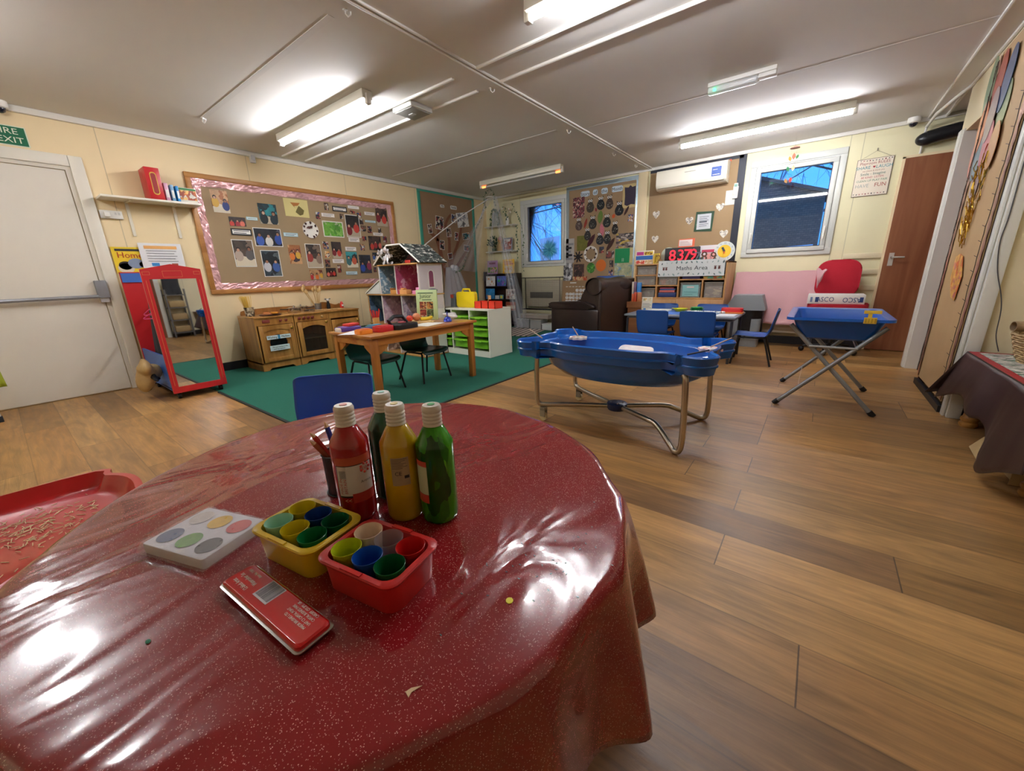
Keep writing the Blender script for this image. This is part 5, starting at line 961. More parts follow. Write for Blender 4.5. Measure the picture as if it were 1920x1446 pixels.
# ---------------------------------------------------------------- armchair
t = thing('leather_armchair', 'dark brown leather recliner armchair seen from behind in the middle background', 'armchair', (-2.31, 4.95, .006), 0)
LTH = M('2f2220', .32, bump=.35, bscale=9, coat=.15); LTM = M('35261f', .4, bump=.1, bscale=60)
ax, ay = Vector((-.965, .26, 0)).normalized(), Vector((.24, .97, 0)).normalized()
T_ = Matrix(((ax.x, ay.x, 0, 0), (ax.y, ay.y, 0, 0), (0, 0, 1, 0), (0, 0, 0, 1)))   # local x = forward, y = across
SWAP = T_
m = MB(); m.box(.02, .95, .0, .18, .03, .50, LTH, SWAP, bev=.03); m.box(.02, .95, .64, .82, .03, .50, LTH, SWAP, bev=.03); m.box(.05, .90, .16, .66, .03, .34, LTH, SWAP, bev=.02); m.build('base', t)
for y in (.09, .73):
    m = MB(); pr = [(.12, .50), (.10, .56), (.30, .60), (.60, .585), (.93, .57), (.985, .54), (.985, .50), (.95, .475), (.5, .49)]
    P = spline(pr, 4); m.prism([(p.x, p.y) for p in P], -.105, .105, LTH, SWAP @ TR(0, y, 0, rx=PI/2), bev=.02); m.build('padded_arm', t)
m = MB(); P = spline([(.0, .05), (-.015, .50), (-.01, .84), (.06, .90), (.19, .89), (.26, .80), (.35, .66), (.38, .52), (.30, .32), (.1, .04)], 5); m.prism([(p.x, p.y) for p in P], -.80, -.03, LTM, SWAP @ TR(0, 0, 0, rx=PI/2), bev=.02); m.build('back', t)
m = MB(); m.grid(lambda u, v: ((.13+.15*math.cos(2*PI*v))-.02*math.cos(u*9), .0+u*.82, .805+(.115+.012*math.sin(u*11))*math.sin(2*PI*v)), 16, 16, LTH, SWAP, cv=True); m.build('head_cushion', t, sub=1)
m = MB(); m.box(.30, .92, .19, .63, .34, .45, LTH, SWAP, bev=.04); m.build('seat_cushion', t)
# calendar board and blue mat behind the armchair
t = thing('calendar_board', 'brown card board with rows of white number tiles behind the armchair', 'board', (-3.26, 6.10, .008), 0, None, -.05); m = MB(); m.box(-.31, .30, 0, .012, 0, .86, M('9c7c58', .8)); m.build('board', t); rn = random.Random(4)
m = MB(); m.box(-.16, -.04, -.002, 0, .815, .835, M('d8d4c8', .7))
for r, (z, n0, n1) in enumerate(((.76, 0, 8),)): 
    for i in range(n0, n1): m.box(-.24+i*.062, -.20+i*.062, -.002, 0, z-.006, z+.006, M('d8d4c8', .7))
m.build('day_labels', t, smooth=0)
for z, n0, n1 in ((.70, 3, 7), (.635, 0, 7), (.575, 0, 7), (.515, 0, 7)):
    for i in range(n0, n1): m = MB(); m.plate([(p[0], p[1]) for p in rrect(.054, .046, .014, 3)], -.0025, .0025, M('e8e6e2', .6), TR(-.215+i*.066+rn.uniform(-.004, .004), 0, z)); m.text(str(rn.randint(1, 31)), .034, BLACK, UP(TR(-.215+i*.066, -.0030, z)), ext=.0003); m.build('number_tile', t, smooth=0)
m = MB(); m.box(-.24, .24, -.03, .03, 0, .925, M('2a5cb0', .4), bev=.02); solo('blue_folding_mat', 'blue padded mat standing upright behind the armchair headrest', 'mat', m, (-2.70, 6.18, .008))
# ================================================================ BACK WALL DISPLAYS
t = thing('story_board', 'brown paper board headed Story of the Month with silver edging', 'notice board', (-2.96, YB-.002, 1.50))
SIL = M('a9bcc4', .25, .6, bump=.3, bscale=14)
m = MB(); m.box(-.64, .60, -.008, 0, -1.2, .87, M('a38867', .8, bump=.2, bscale=3, var=.1)); m.build('backing_paper', t)
m = MB(); m.box(-.65, -.60, -.014, -.001, -.27, .86, SIL); m.box(.555, .61, -.014, -.001, -1.2, .87, SIL); m.box(-.65, .61, -.0145, -.001, .82, .88, SIL); m.build('silver_edging', t)
ST = 'cut out words and pictures on the story board'
for s, x, w_ in (('Story', -3.263, .165), ('of', -3.082, .085), ('the', -2.923, .11), ('Month', -2.709, .185)):
    card('word_card', 'white word card reading %s at the top of the story board' % s, 'label', x, 2.238, w_, .085, M('cfe0ea', .6), 'B', off=.012, group=ST, shape=rrect(w_, .085, .03), extra=lambda m_, s=s: m_.text(s, .075 if s != 'Month' else .068, M('20242c', .7), UP(TR(0, -.0015, -.004))))
BO = .0125
BL = lambda m_, pts, mt, y=-.001, t_=.0015: m_.plate(pts, y-t_, t_, mt)
card('painting_sheet', 'cream sheet with a dark purple paint block in the top right of the story board', 'painting', -2.497, 2.110, .238, .335, M('c8b27c', .8), 'B', off=BO, extra=lambda m_: m_.plate([(-.085, -.12), (-.04, -.14), (.02, -.12), (.08, -.13), (.09, .0), (.085, .13), (.03, .12), (.0, .15), (-.03, .12), (-.09, .13), (-.08, .0)], -.0015, .001, M('3a3242', .8)))
card('leaf_collage', 'dark red leaf collage at the top left of the story board', 'collage', -3.378, 2.045, .215, .315, blobs('leafred', ('5c1f28', 'b88c7c', '7a2a34', 'd8c0ac', '3c1a20', '9c4a50'), 34), 'B', off=BO)
card('pinned_photo', 'wide dark photo with a yellow striped shape on the right of the story board', 'photo', -2.544, 1.468, .30, .22, blobs('tiger', ('201a18', '6c5c54', 'b8a89c', 'c8a83c', '3c302c', '8c6c60'), 26, stretch=(.6, 1, 1.4)), 'B', off=BO)
card('painting_sheet', 'cream sheet painted solid bright green on the story board', 'painting', -2.544, 1.240, .33, .228, M('c8bc84', .8), 'B', off=BO, extra=lambda m_: (m_.plate([(-.16, -.112), (.085, -.112), (.09, .02), (.085, .11), (-.16, .11)], -.0015, .001, M('0f8a50', .7)), m_.box(-.035, -.03, -.003, -.001, -.09, -.04, WHITE), m_.box(-.015, -.01, -.003, -.001, -.09, -.04, WHITE)))
card('painting_sheet', 'pale green and blue map like painting low on the right of the story board', 'painting', -2.545, 1.022, .316, .205, blobs('mappaint', ('b4b48c', 'c4c4a0', '8ca08c', 'b8b890', '7c9cb4', 'a8ac84'), 12), 'B', off=BO)
card('leaf_collage', 'dark brown leaf collage at the lower left of the story board', 'collage', -3.355, 1.034, .20, .21, blobs('leafbrown', ('3c2824', '5c3c34', '2c1c1a', '8c6454', '4c302a', '3c2824'), 30), 'B', off=BO)
for x, z, w_, h, k, lb in ((-2.473, 1.79, .08, .103, 2, 'tiny grey photo in the upper right of the story board'), (-2.942, 1.348, .086, .102, 1, 'tiny reddish photo right of the paper plate ring'), (-2.789, 1.267, .139, .116, 3, 'small dark photo with a white strip below it, left of the green painting'), (-2.759, 1.123, .065, .106, 3, 'tiny photo right of the orange paper circle'), (-2.763, .982, .072, .094, 2, 'tiny purple toned photo at the bottom of the story board')):
    card('pinned_photo', lb, 'photo', x, z, w_, h, PH[k], 'B', off=BO+.001, group='photos on the story board')
card('leaf_strip', 'strip of red maple leaves at the bottom left of the story board', 'collage', -3.345, .90, .296, .07, blobs('maple', ('c8a070', 'a83420', 'd8b484', 'c85028', 'c8a070', '8c2418'), 22), 'B', off=BO)
def newsx(m_):
    rn = random.Random(3)
    for i in range(5): m_.box(-.09+rn.uniform(0, .04), .03+rn.uniform(0, .06), -.003, -.001, -.15+i*.06, -.115+i*.06, M(rn.choice(('4c4c50', '8c8c90', '2c2c30')), .8))
card('newspaper_sheet', 'upper grey newspaper page on the left edge of the story board', 'newspaper', -3.545, 1.367, .19, .40, M('b4b0ac', .8), 'B', off=.016, extra=newsx); card('newspaper_sheet', 'lower black and white newspaper page on the left edge of the story board', 'newspaper', -3.565, 1.000, .18, .33, blobs('news', ('d8d8d8', '2c2c30', 'b4b4b4', '8c8c8c', 'e4e4e4', '4c4c50'), 18), 'B', off=.016)
card('painting_sheet', 'olive green sheet on the left of the story board', 'painting', -3.30, 1.477, .20, .241, M('7c7a34', .8, var=.3, vscale=20), 'B', off=BO)
def catx(seed):
    rn = random.Random(seed)
    def f(m_):
        for s in (-1, 1): m_.plate(circ(.019, 14, s*.020, .068), -.0025, .001, M('e8e6e0', .6)); m_.plate(circ(.009, 10, s*.020+.002, .068), -.0035, .001, M('1a1a1c', .5))
        for i in range(9): a = rn.uniform(0, 6.3); r = rn.uniform(.01, .048); m_.plate([(r*math.cos(a)+q[0], -.035+r*math.sin(a)+q[1]) for q in ((-.01, 0), (0, .006), (.009, .001), (.001, -.007))], -.0020, .0008, M(rn.choice(('8c8c80', '6c6458', 'a8a498', '505a58')), .7))
    return f
catp = [(-.035, .045), (-.044, .112), (-.022, .088), (.022, .088), (.044, .112), (.035, .045), (.062, .0), (.070, -.04), (.055, -.085), (.02, -.108), (-.02, -.108), (-.055, -.085), (-.070, -.04), (-.062, .0)]
for i, (x, z, w_, h, c, lb) in enumerate(((-3.165, 2.052, 1, 1, '4c4238', 'brown owl cut out, leftmost of the top row on the story board'), (-2.981, 2.068, 1, .95, '22282a', 'dark grey owl cut out in the middle of the top row'), (-2.829, 2.066, .9, 1, '4a3c34', 'narrow brown owl cut out under the word Month'), (-2.663, 1.954, 1.05, 1, '1e2426', 'dark owl cut out left of the purple painting'), (-3.369, 1.788, .95, .95, '5c4a44', 'faded owl cut out below the red leaf collage'), (-3.113, 1.793, 1.05, 1, '33322e', 'spotted owl cut out left of the green paper leaf'), (-2.864, 1.793, 1, .95, '2a2e2c', 'dark owl cut out right of the green paper leaf'), (-2.721, 1.675, .8, .95, '2c2420', 'thin dark owl cut out nearest the empty right area'), (-3.203, 1.615, .9, .92, '3c3834', 'grey owl cut out above the maroon leaf'), (-2.976, 1.528, 1, .9, '2c3034', 'round blue grey owl cut out under the pink leaf'), (-2.847, 1.539, .9, .97, '30302c', 'owl cut out pressed against the round one under the pink leaf'))):
    sh_ = [(p[0]*w_, p[1]*h) for p in catp]
    card('owl_cut_out', lb, 'cut out', x, z, .15*w_, .22*h, M(c, .75, var=.3, vscale=40), 'B', off=BO+.0008*(i % 3), group=ST, shape=sh_, extra=catx(i))
leafp = [(0, -.5), (.28, -.3), (.40, 0), (.28, .3), (0, .5), (-.28, .3), (-.40, 0), (-.28, -.3)]
for x, z, w_, h, c, tl, lb in ((-2.981, 1.859, .116, .204, '6c8a3c', .1, 'bright green paper leaf in the middle of the story board'), (-2.943, 1.659, .10, .20, 'd87c88', -.15, 'pink paper leaf in the middle of the story board'), (-3.243, 1.785, .06, .17, '9c3a28', .3, 'narrow red paper leaf on the left half of the story board'), (-3.136, 1.506, .10, .25, '4c1c24', .6, 'maroon paper leaf above the paper plate ring'), (-2.789, 1.422, .09, .25, '4a2c22', .6, 'large brown paper leaf left of the wide dark photo'), (-2.542, 1.905, .05, .16, '3c2420', .5, 'thin dark leaf below the purple painting'), (-2.752, 1.847, .07, .069, 'd8602c', .3, 'small orange leaf in the upper middle of the story board'), (-3.060, 1.976, .04, .063, '8c2a34', -.2, 'tiny crimson leaf beside the leftmost owl')):
    card('paper_leaf', lb, 'paper leaf', x, z, w_, h, M(c, .75, var=.2, vscale=30), 'B', off=BO+.003, group=ST, shape=[(p[0]*w_, p[1]*h) for p in leafp], tilt=tl)
card('paper_circle', 'orange paper circle low on the story board', 'paper circle', -2.944, 1.103, .18, .19, M('dd7226', .7), 'B', off=BO, shape=circ(.09, 28, ry=.096)); card('paper_circle', 'bright green scribbled paper circle low on the story board', 'paper circle', -3.127, 1.068, .15, .17, blobs('gscrib', ('3c8c24', '58a838', '2c7018', '3c8c24', '68b048', '2c6a1c'), 40), 'B', off=BO, shape=circ(.077, 28, ry=.086))
m = MB(); m.lathe([(.09, 0), (.125, -.001), (.13, .008), (.122, .009), (.09, .003), (.09, 0)], M('e4ded4', .7), TR(rx=PI/2), 32, False, False); rn = random.Random(9)
for i in range(8): a = i*.8; m.plate([(.098*math.cos(a)+q[0], .098*math.sin(a)+q[1]) for q in [(rn.uniform(.01, .026)*math.cos(b), rn.uniform(.01, .026)*math.sin(b)) for b in (0, 1.2, 2.4, 3.6, 4.9)]], -.0115, .003, M('4a352c', .8))
solo('paper_plate_ring', 'white paper plate ring decorated with dark leaves on the story board', 'paper plate', m, (-3.134, YB-.012, 1.291))
m = MB(); 
for a in range(8): R_ = Matrix.Rotation(a*.78+.3, 4, 'Y'); m.plate([(-.012, 0), (.012, 0), (.012, .08), (0, .10), (-.012, .08)], -.003-.0002*a, .002, M('1c1a1c', .8), R_)
m.plate(circ(.04, 16), -.006, .003, M('1c1a1c', .8)); solo('paper_spider', 'black paper spider on the left of the story board', 'cut out', m, (-3.371, YB-.012, 1.259), smooth=0)
# maths board
t = thing('maths_board', 'brown paper board with black edging behind the maths shelves', 'notice board', (-1.60, YB-.002, 1.70))
m = MB(); m.box(-.60, .61, -.008, 0, -.9, .70, M('a68a66', .8, bump=.35, bscale=2.5, var=.1, vscale=2)); m.build('backing_paper', t)
m = MB(); m.box(.55, .635, -.014, -.001, -.9, .70, M('1b1f2c', .5)); m.box(-.60, .60, -.014, -.001, .665, .70, M('1b1f2c', .5)); m.build('black_edging', t); m = MB(); m.box(-.15, .46, -.016, -.012, .645, .672, M('d8603c', .5)); m.build('orange_border_strip', t)
hp = [(0, -.05), (.035, -.015), (.05, .015), (.045, .04), (.025, .05), (.0, .032), (-.025, .05), (-.045, .04), (-.05, .015), (-.035, -.015)]
for x, z, lb in ((-2.079, 1.795, 'upper left patterned white heart on the maths board'), (-1.601, 1.664, 'middle patterned white heart on the maths board'), (-2.072, 1.450, 'lower left patterned white heart on the maths board'), (-1.219, 1.799, 'upper right patterned white heart on the maths board'), (-1.138, 1.451, 'lower right patterned white heart on the maths board')):
    card('paper_heart', lb, 'paper heart', x, z, .1, .1, blobs('hearts', ('e4dfd4', 'd8d4c8', '8c847c', 'e4dfd4', 'b4aca4', 'e4dfd4'), 60), 'B', off=.012, group='paper hearts on the maths board', shape=[(p[0]*1.05, p[1]*1.05) for p in hp])
def ex(m_):
    m_.plate([(-.09, -.10), (.09, -.10), (.09, .10), (-.09, .10)], -.003, .002, M('c8ccd0', .3)); 
    for i in range(6): m_.box(-.06, .06-.02*(i % 2), -.0045, -.003, .06-.024*i, .066-.024*i+(.012 if i == 3 else 0), M('3c4450', .7))
card('framed_poster', 'small grey text poster with a dark green foil border on the maths board', 'poster', -1.406, 1.636, .235, .26, M('2c4a34', .25, .3, bump=.4, bscale=30), 'B', off=.014, extra=ex, tilt=.05)
t = thing('remote_control', 'white air conditioner remote in a wall holder', 'remote control', (-1.05, YB-.010, 1.975)); m = MB(); m.box(-.03, .03, -.028, 0, -.09, .06, WHITE, bev=.006); m.build('holder', t); m = MB(); m.box(-.024, .024, -.036, -.012, -.05, .095, M('dcdcd2', .4), bev=.005); m.box(-.018, .018, -.038, -.036, .05, .085, M('5c8c7c', .3)); m.build('remote', t)
card('clear_paper_pocket', 'pale sheet in a plastic pocket behind the remote control', 'paper', -1.095, 1.905, .14, .18, M('cfd2c8', .3), 'B', off=.014)
# air conditioner
t = thing('air_conditioner', 'white wall mounted air conditioner above the maths board', 'air conditioner', (-1.60, YB, 2.22)); AC = M('ebe6d4', .35)
m = MB(); P = spline([(0, .13), (-.15, .125), (-.195, .09), (-.20, -.04), (-.185, -.09), (-.14, -.125), (-.06, -.13), (0, -.13)], 4, False); m.prism([(p.x, p.y) for p in P], -.45, .45, AC, TR(0, 0, 0, rz=0) @ Matrix(((0, 0, 1, 0), (1, 0, 0, 0), (0, 1, 0, 0), (0, 0, 0, 1))), bev=.012); m.build('housing', t)
m = MB(); m.box(-.42, .42, -.196, -.12, -.108, -.10, M('bdb8a8', .5)); m.build('air_flap', t); m = MB(); m.box(.27, .385, -.2045, -.2005, -.055, .055, M('1f4a9c', .4)); m.box(.285, .37, -.2055, -.204, -.04, -.034, WHITE); m.box(.285, .34, -.2055, -.204, .02, .024, WHITE); m.build('blue_sticker', t, smooth=0)
m = MB(); m.box(-.07, .07, -.2025, -.2, .048, .056, M('a8a498', .5)); m.build('maker_mark', t, smooth=0)
# rules sign, mobile, duct
def ex(m_):
    rows = [('Playroom RULES', .040, .145, '9c4a44'), ('SHARE    LAUGH', .045, .102, '2c8c94'), ('say please & thank you', .022, .068, 'a8785c'), ('Smile - Imagine', .038, .035, '2c6a5c'), ('BE KIND  LISTEN', .028, .000, 'b84450'), ('CLEAN UP PLAY FAIR', .030, -.034, '5c8c6c'), ('HAVE', .052, -.085, 'a8aca4'), ('FUN', .056, -.085, 'a84c3c')]
    for s, sz, z, c in rows: m_.text(s, sz, M(c, .7), UP(TR(-.075 if s == 'HAVE' else .08 if s == 'FUN' else 0, -.0016, z)), sx=.92)
    m_.plate([(p[0]*.22+.0, p[1]*.22+.105) for p in hp], -.002, .001, M('b03a40', .6)); rn = random.Random(2)
    for i in range(22): m_.plate([(p[0]*.12-.135+i*.0129, p[1]*.12+(.172 if i % 2 else -.17)+rn.uniform(-.005, .005)) for p in hp], -.002, .001, M(rn.choice(('8c3a44', '3c5c54', '4c4c4c', 'b86c6c')), .6))
card('playroom_rules_sign', 'hanging board of playroom rules with coloured lettering ending HAVE FUN', 'sign', .307, 1.935, .305, .385, M('e8dcc8', .6), 'B', off=.010, border=M('5c4038', .6), bw=.004, extra=ex)
m = MB(); m.tube([(-.13, 0, .19), (0, 0, .265), (.13, 0, .19)], .0012, M('4c443c', .8), seg=4); m.tube([(0, 0, .262), (0, -.004, .29)], .004, M('8c8474', .5), seg=6); solo('sign_cord', 'thin cord and hook holding the playroom rules sign', 'cord', m, (.307, YB-.011, 1.935))
t = thing('autumn_mobile', 'hanging mobile of paper autumn leaves in front of the square window', 'mobile', (-.445, 6.10, ZC)); m = MB(); m.tube([(0, 0, -.004), (0, 0, -.11)], .001, M('8c8474', .8), seg=4); m.lathe([(.01, -.10), (.045, -.112), (.05, -.122), (.03, -.118)], M('c8907c', .6), seg=14)
for x in (-.03, .02): m.tube([(x, 0, -.115), (x, 0, -.46)], .0008, M('8c8474', .8), seg=3)
m.build('cap_and_threads', t)
for x, z, c, s in ((-.035, -.225, 'b08c2c', .035), (.0, -.205, 'e8684c', .042), (.035, -.215, '3c7c3c', .03), (-.04, -.335, '2c7c4c', .038), (.01, -.33, 'e0b88c', .038), (-.045, -.46, 'a8783c', .036), (.0, -.455, 'd8402c', .036)): m = MB(); leaf(m, Vector((x, 0, z)), s, x*9, M(c, .7)); m.build('paper_leaf', t, solid=.0015, smooth=0)
m = MB(); m.tube([(-.10, 0, .0), (-.04, 0, .012), (.0, 0, .02), (.12, 0, .035), (.3, 0, .04)], .066, M('1a1c20', .3), seg=20); m.sphere((-.10, 0, -.004), (.085, .0655, .064), M('1a1c20', .3), seg=20, rings=12); solo('black_duct', 'black flexible duct end near the ceiling above the brown door', 'duct', m, (.77, YB-.10, 2.225), sub=0)
m = MB(); m.tube([(.80, 5.36, ZC-.02), (.74, 5.7, ZC-.03), (.68, 6.05, ZC-.05), (.655, 6.28, ZC-.10)], .014, TR_W); m.tube([(.655, 6.28, ZC-.10), (.655, YB-.012, 2.10)], .010, TR_W); trim(m)
# ================================================================ MATHS SHELVES
BCH = wood('c4935c', 'b07f4a', 6, 2, .4); FY = 5.635; X0 = -2.10
t = thing('maths_shelf_unit', 'light wood pigeonhole shelf unit with a cupboard below, headed by the Maths Area banner', 'shelf unit', (X0, FY, 0)); W_ = 1.175; D = .60
m = MB()
for x in (0, W_-.02): m.box(x, x+.02, 0, D, 0, 1.085, BCH)
m.box(0, W_, 0, D, 1.065, 1.085, BCH, bev=.002); m.box(.02, W_-.02, D-.01, D, 0, 1.065, BCH); m.box(.02, W_-.02, 0, D, .615, .635, BCH); m.box(.02, W_-.02, .02, D, .04, .06, BCH)
m.box(.305, .323, 0, D-.01, .635, 1.065, BCH); m.box(.595, .613, 0, D-.01, .635, 1.065, BCH); m.box(.895, .911, 0, D-.01, .635, .86, BCH); m.box(.02, .305, 0, D-.01, .925, .94, BCH); m.box(.02, .305, 0, D-.01, .785, .80, BCH); m.box(.323, .595, 0, D-.01, .785, .80, BCH); m.box(.323, .595, 0, D-.01, .925, .94, BCH); m.box(.613, W_-.02, 0, D-.01, .86, .875, BCH); m.build('carcass', t)
for x0, x1 in ((.003, .59), (.593, 1.172)): m = MB(); m.box(x0, x1, -.018, 0, .03, .612, BCH, bev=.002); m.build('cupboard_door', t)
def ptub(lb, x0, x1, z, h, c, inner, y=FY+.02, d=.30, lid='9c9484'):
    w_ = x1-x0; return tub(lb, X0+(x0+x1)/2, y+d/2, z, w_, d, h, c, .35, lid, (inner, .75), 'clear tubs in the maths shelves')
ptub('clear tub in the top left pigeonhole', .035, .29, .941, .10, 'c8c0b4', blobs('ta', ('8c8078', '6c5c54', '7c7068', 'a89c90', '54483f', '8c8078'), 20)); ptub('clear tub in the middle left pigeonhole', .035, .29, .801, .105, 'c8c0b4', blobs('tb', ('8c7c74', '9c5c54', '6c6c64', 'a8a094', '84706a', '5c544c'), 20))
ptub('clear tub of red pieces right of the middle left tub', .34, .58, .801, .095, 'c8c0b4', blobs('tc', ('a84c44', '8c8078', 'b8605c', '6c5c54', 'a8988c', 'c88078'), 26)); ptub('clear tub in the bottom left pigeonhole', .10, .29, .636, .11, 'c8c0b4', blobs('td', ('8c8878', '6c6c54', '8c7c64', 'a8a084', '545444', '8c8878'), 20))
ptub('large clear tub of twigs in the bottom right pigeonhole', .93, 1.14, .636, .18, 'c8c0b4', blobs('te', ('6c5a48', 'a88c68', '5a4838', '8c745c', 'c0a880', '4c3c30'), 30, stretch=(.4, 1, 1)))
ptub('clear tub with a turquoise label in the third pigeonhole', .635, .88, .636, .18, 'c0ccc8', blobs('tf', ('5c7470', '6c8480', '4c645f', '7c9490', '5c7470', '54706a'), 20))
def ex(m_):
    m_.box(-.045, .045, -.003, -.001, .035, .055, M('e0c8c0', .6))
    for i, (a, b) in enumerate(((-.08, .08), (-.07, .03))): m_.box(a, b, -.003, -.001, -.02-.03*i, -.014-.03*i, M('5c8c8c', .6))
card('turquoise_label', 'turquoise paper label on the front of the third pigeonhole tub', 'label', X0+.758, .725, .20, .145, M('8cc0bc', .6), 'B', off=YB-(FY+.017), extra=ex)
m = MB(); m.box(-.10, .10, -.12, .12, 0, .03, M('d8746c', .5), bev=.004); m.box(-.09, .11, -.122, .12, .03, .05, M('3c5c9c', .5), bev=.004); m.box(-.095, .09, -.118, .12, .05, .065, M('c84a50', .5), bev=.003); solo('stacked_game_boxes', 'flat red and blue game boxes in the second bottom pigeonhole', 'box', m, (X0+.44, FY+.15, .70), .1)
m = MB(); m.box(-.12, .12, -.12, .12, 0, .062, M('28407c', .4), bev=.008); solo('navy_tray', 'dark blue tray under the flat game boxes', 'tray', m, (X0+.455, FY+.15, .6365))
m = MB(); m.box(-.11, .11, -.12, .12, 0, .035, M('4c4470', .5), bev=.003); solo('purple_box', 'flat dark purple box under the banner in the third column', 'box', m, (X0+.75, FY+.15, .876)); m = MB(); m.box(-.11, .13, -.12, .12, 0, .03, blobs('pz', ('e0b050', 'c86c3c', '6cb08c', 'e8d8a0', 'b84c34', '8cb45c'), 18), bev=.002); solo('puzzle_box', 'flat colourful puzzle box under the right end of the banner', 'box', m, (X0+1.01, FY+.15, .876))
m = MB(); m.box(-.09, .09, -.005, .005, 0, .02, M('e8d02c', .5)); solo('yellow_strip_box', 'yellow strip box on top of the tub of red pieces', 'box', m, (X0+.455, FY+.05, .9115))
# banner
def ex(m_):
    m_.text('Maths Area', .072, M('3a3d42', .6), UP(TR(.02, -.0014, 0)), sx=1.15); rn = random.Random(12)
    for i in range(26):
        x = -.39+.78*i/25; z = (.070 if i % 2 else -.072)+rn.uniform(-.008, .008); s = rn.uniform(.010, .020); c = rn.choice(('5c7c78', '8ca4a0', '4a5c5c', 'a8b4b0')); m_.plate([(p[0]*s*1.4, p[1]*s*2.2) for p in leafp], -.0016, .0007, M(c, .6), Matrix.Translation((x, 0, z)) @ Matrix.Rotation(rn.uniform(-1, 1), 4, 'Y'))
    for x in (-.335, -.30, .30, .345):
        m_.plate(circ(.014, 10, x, -.008), -.0018, .0008, M('6c3c34', .6))
        for a in (-.6, -.2, .2, .6): m_.plate([(-.0025, 0), (.0025, 0), (.0025, .026), (-.0025, .026)], -.0018, .0008, M('6c3c34', .6), Matrix.Translation((x, 0, -.002)) @ Matrix.Rotation(a, 4, 'Y'))
card('maths_area_banner', 'glossy white banner reading Maths Area across the shelf unit front', 'banner', X0+.735, 1.012, .815, .205, M('d3d8d6', .15, coat=.5), 'B', off=YB-(FY-.003), extra=ex)
m = MB(); m.box(0, .08, 0, .004, 0, .15, BLACK); solo('black_card', 'black card behind the right end of the Maths Area banner', 'card', m, (X0+1.075, FY-.0, .925))
# things on top of the unit
TY = 5.82; TZ2 = 1.0855
def stand_card(nm, lb, cat, x, w_, h, c, extra=None, y=TY, shape=None, th=.006, z=TZ2, grp=None):
    m = MB(); m.plate(shape or [(-w_/2, 0), (w_/2, 0), (w_/2, h), (-w_/2, h)], 0, th, c if not isinstance(c, str) else M(c, .5))
    if extra: extra(m)
    return solo(nm, lb, cat, m, (x, y, z), 0, grp, smooth=0)
def ex(m_):
    m_.box(-.11, -.01, -.0415, -.04, .125, .17, M('c8308c', .5)); m_.box(.0, .12, -.0415, -.04, .125, .17, M('e8c82c', .5)); m_.box(-.12, .12, -.0415, -.04, .062, .115, M('2468b8', .5)); m_.box(-.12, .01, -.0415, -.04, .005, .052, blobs('fr', ('d84c2c', 'f0b090', 'e87c3c', 'd84c2c', 'f0d8c0', 'c83c2c'), 40)); m_.box(.02, .12, -.0415, -.04, .005, .052, blobs('fr2', ('d8c090', 'f0e0c0', 'c8a060', 'd8c090', 'a8783c', 'f0e0c0'), 40))
    rn = random.Random(1)
    for i in range(14): m_.plate(circ(.007, 8, rn.uniform(.01, .11), rn.uniform(.132, .165)), -.043, .001, M('7c3c2c', .6))
m = MB(); m.box(-.125, .125, -.04, .0, 0, .185, M('e8e0d0', .5), bev=.002); ex(m); solo('sorting_game_box', 'colourful game box with pink, yellow and blue panels at the left top', 'game box', m, (-2.045+.01, TY+.02, TZ2), smooth=0)
NUM = M('c8a83c', .45); NUMB = M('5c3c2c', .5)
def bigdigit(s, lb, x, h, mt, y, nm='wooden_number', z=TZ2):
    m = MB(); m.text(s, h*1.42, mt, UP(TR(0, 0, h*.5)), ext=.010); return solo(nm, lb, 'number', m, (x, y, z+.001), 0, 'standing wooden numbers on the maths unit', smooth=0)
bigdigit('1', 'yellow wooden number 1 next to the game box', -1.89, .125, NUM, TY-.03); bigdigit('2', 'dark yellow wooden number 2 left of the black sign', -1.815, .11, M('8c6c34', .5), TY-.06); bigdigit('7', 'dark wooden number 7 right of the red lit digits', -1.315, .12, M('5c6470', .5), TY-.08); bigdigit('8', 'brown wooden number 8 on top of the maths unit', -1.232, .12, NUMB, TY-.08); bigdigit('9', 'brown wooden number 9 left of the toy clock', -1.118, .11, NUMB, TY-.10)
m = MB(); m.box(-.04, .04, 0, .02, 0, .14, M('d8c048', .5)); [m.box(-.035+i*.025, -.02+i*.025, -.001, 0, .02, .12, M('a08428', .5)) for i in range(3)]; solo('yellow_number_box', 'yellow box with brown bars behind the wooden number 1', 'box', m, (-1.87, TY+.0, TZ2), smooth=0)
t = thing('red_digit_sign', 'black sign with red glowing numbers 8379 on the maths unit', 'digit sign', (-1.538, TY+.02, TZ2)); m = MB(); m.box(-.225, .225, 0, .03, 0, .20, M('1c1618', .4), bev=.003); m.build('panel', t)
LED = M('ff1c2c', .4, emit=.35)
for i, (s, x) in enumerate((('8', -.12), ('3', -.01), ('7', .075), ('9', .15))): m = MB(); m.text(s, .20, LED, UP(TR(x, -.004, .095)), ext=.003); m.build('red_digit', t, smooth=0)
def ex(m_): m_.box(-.085, .085, -.002, 0, .22, .30, M('f0e0dc', .5)); [m_.box(-.07, .07-.02*i, -.003, -.001, .235+.018*i, .24+.018*i, M('b88c8c', .6)) for i in range(3)]
stand_card('orange_folder', 'orange edged folder standing behind the red digit sign', 'folder', -1.52, .23, .315, 'e8704c', ex, TY+.10, shape=[(-.11, 0), (.11, 0), (.115, .315), (-.09, .31)])
m = MB(); m.lathe([(.001, 0), (.10, 0), (.105, .004), (.10, .008)], M('c4ccb8', .5), TR(0, 0, .11, rx=PI/2), 28); solo('pale_green_disc', 'pale green round board behind the left of the red digit sign', 'disc', m, (-1.73, TY+.09, TZ2))
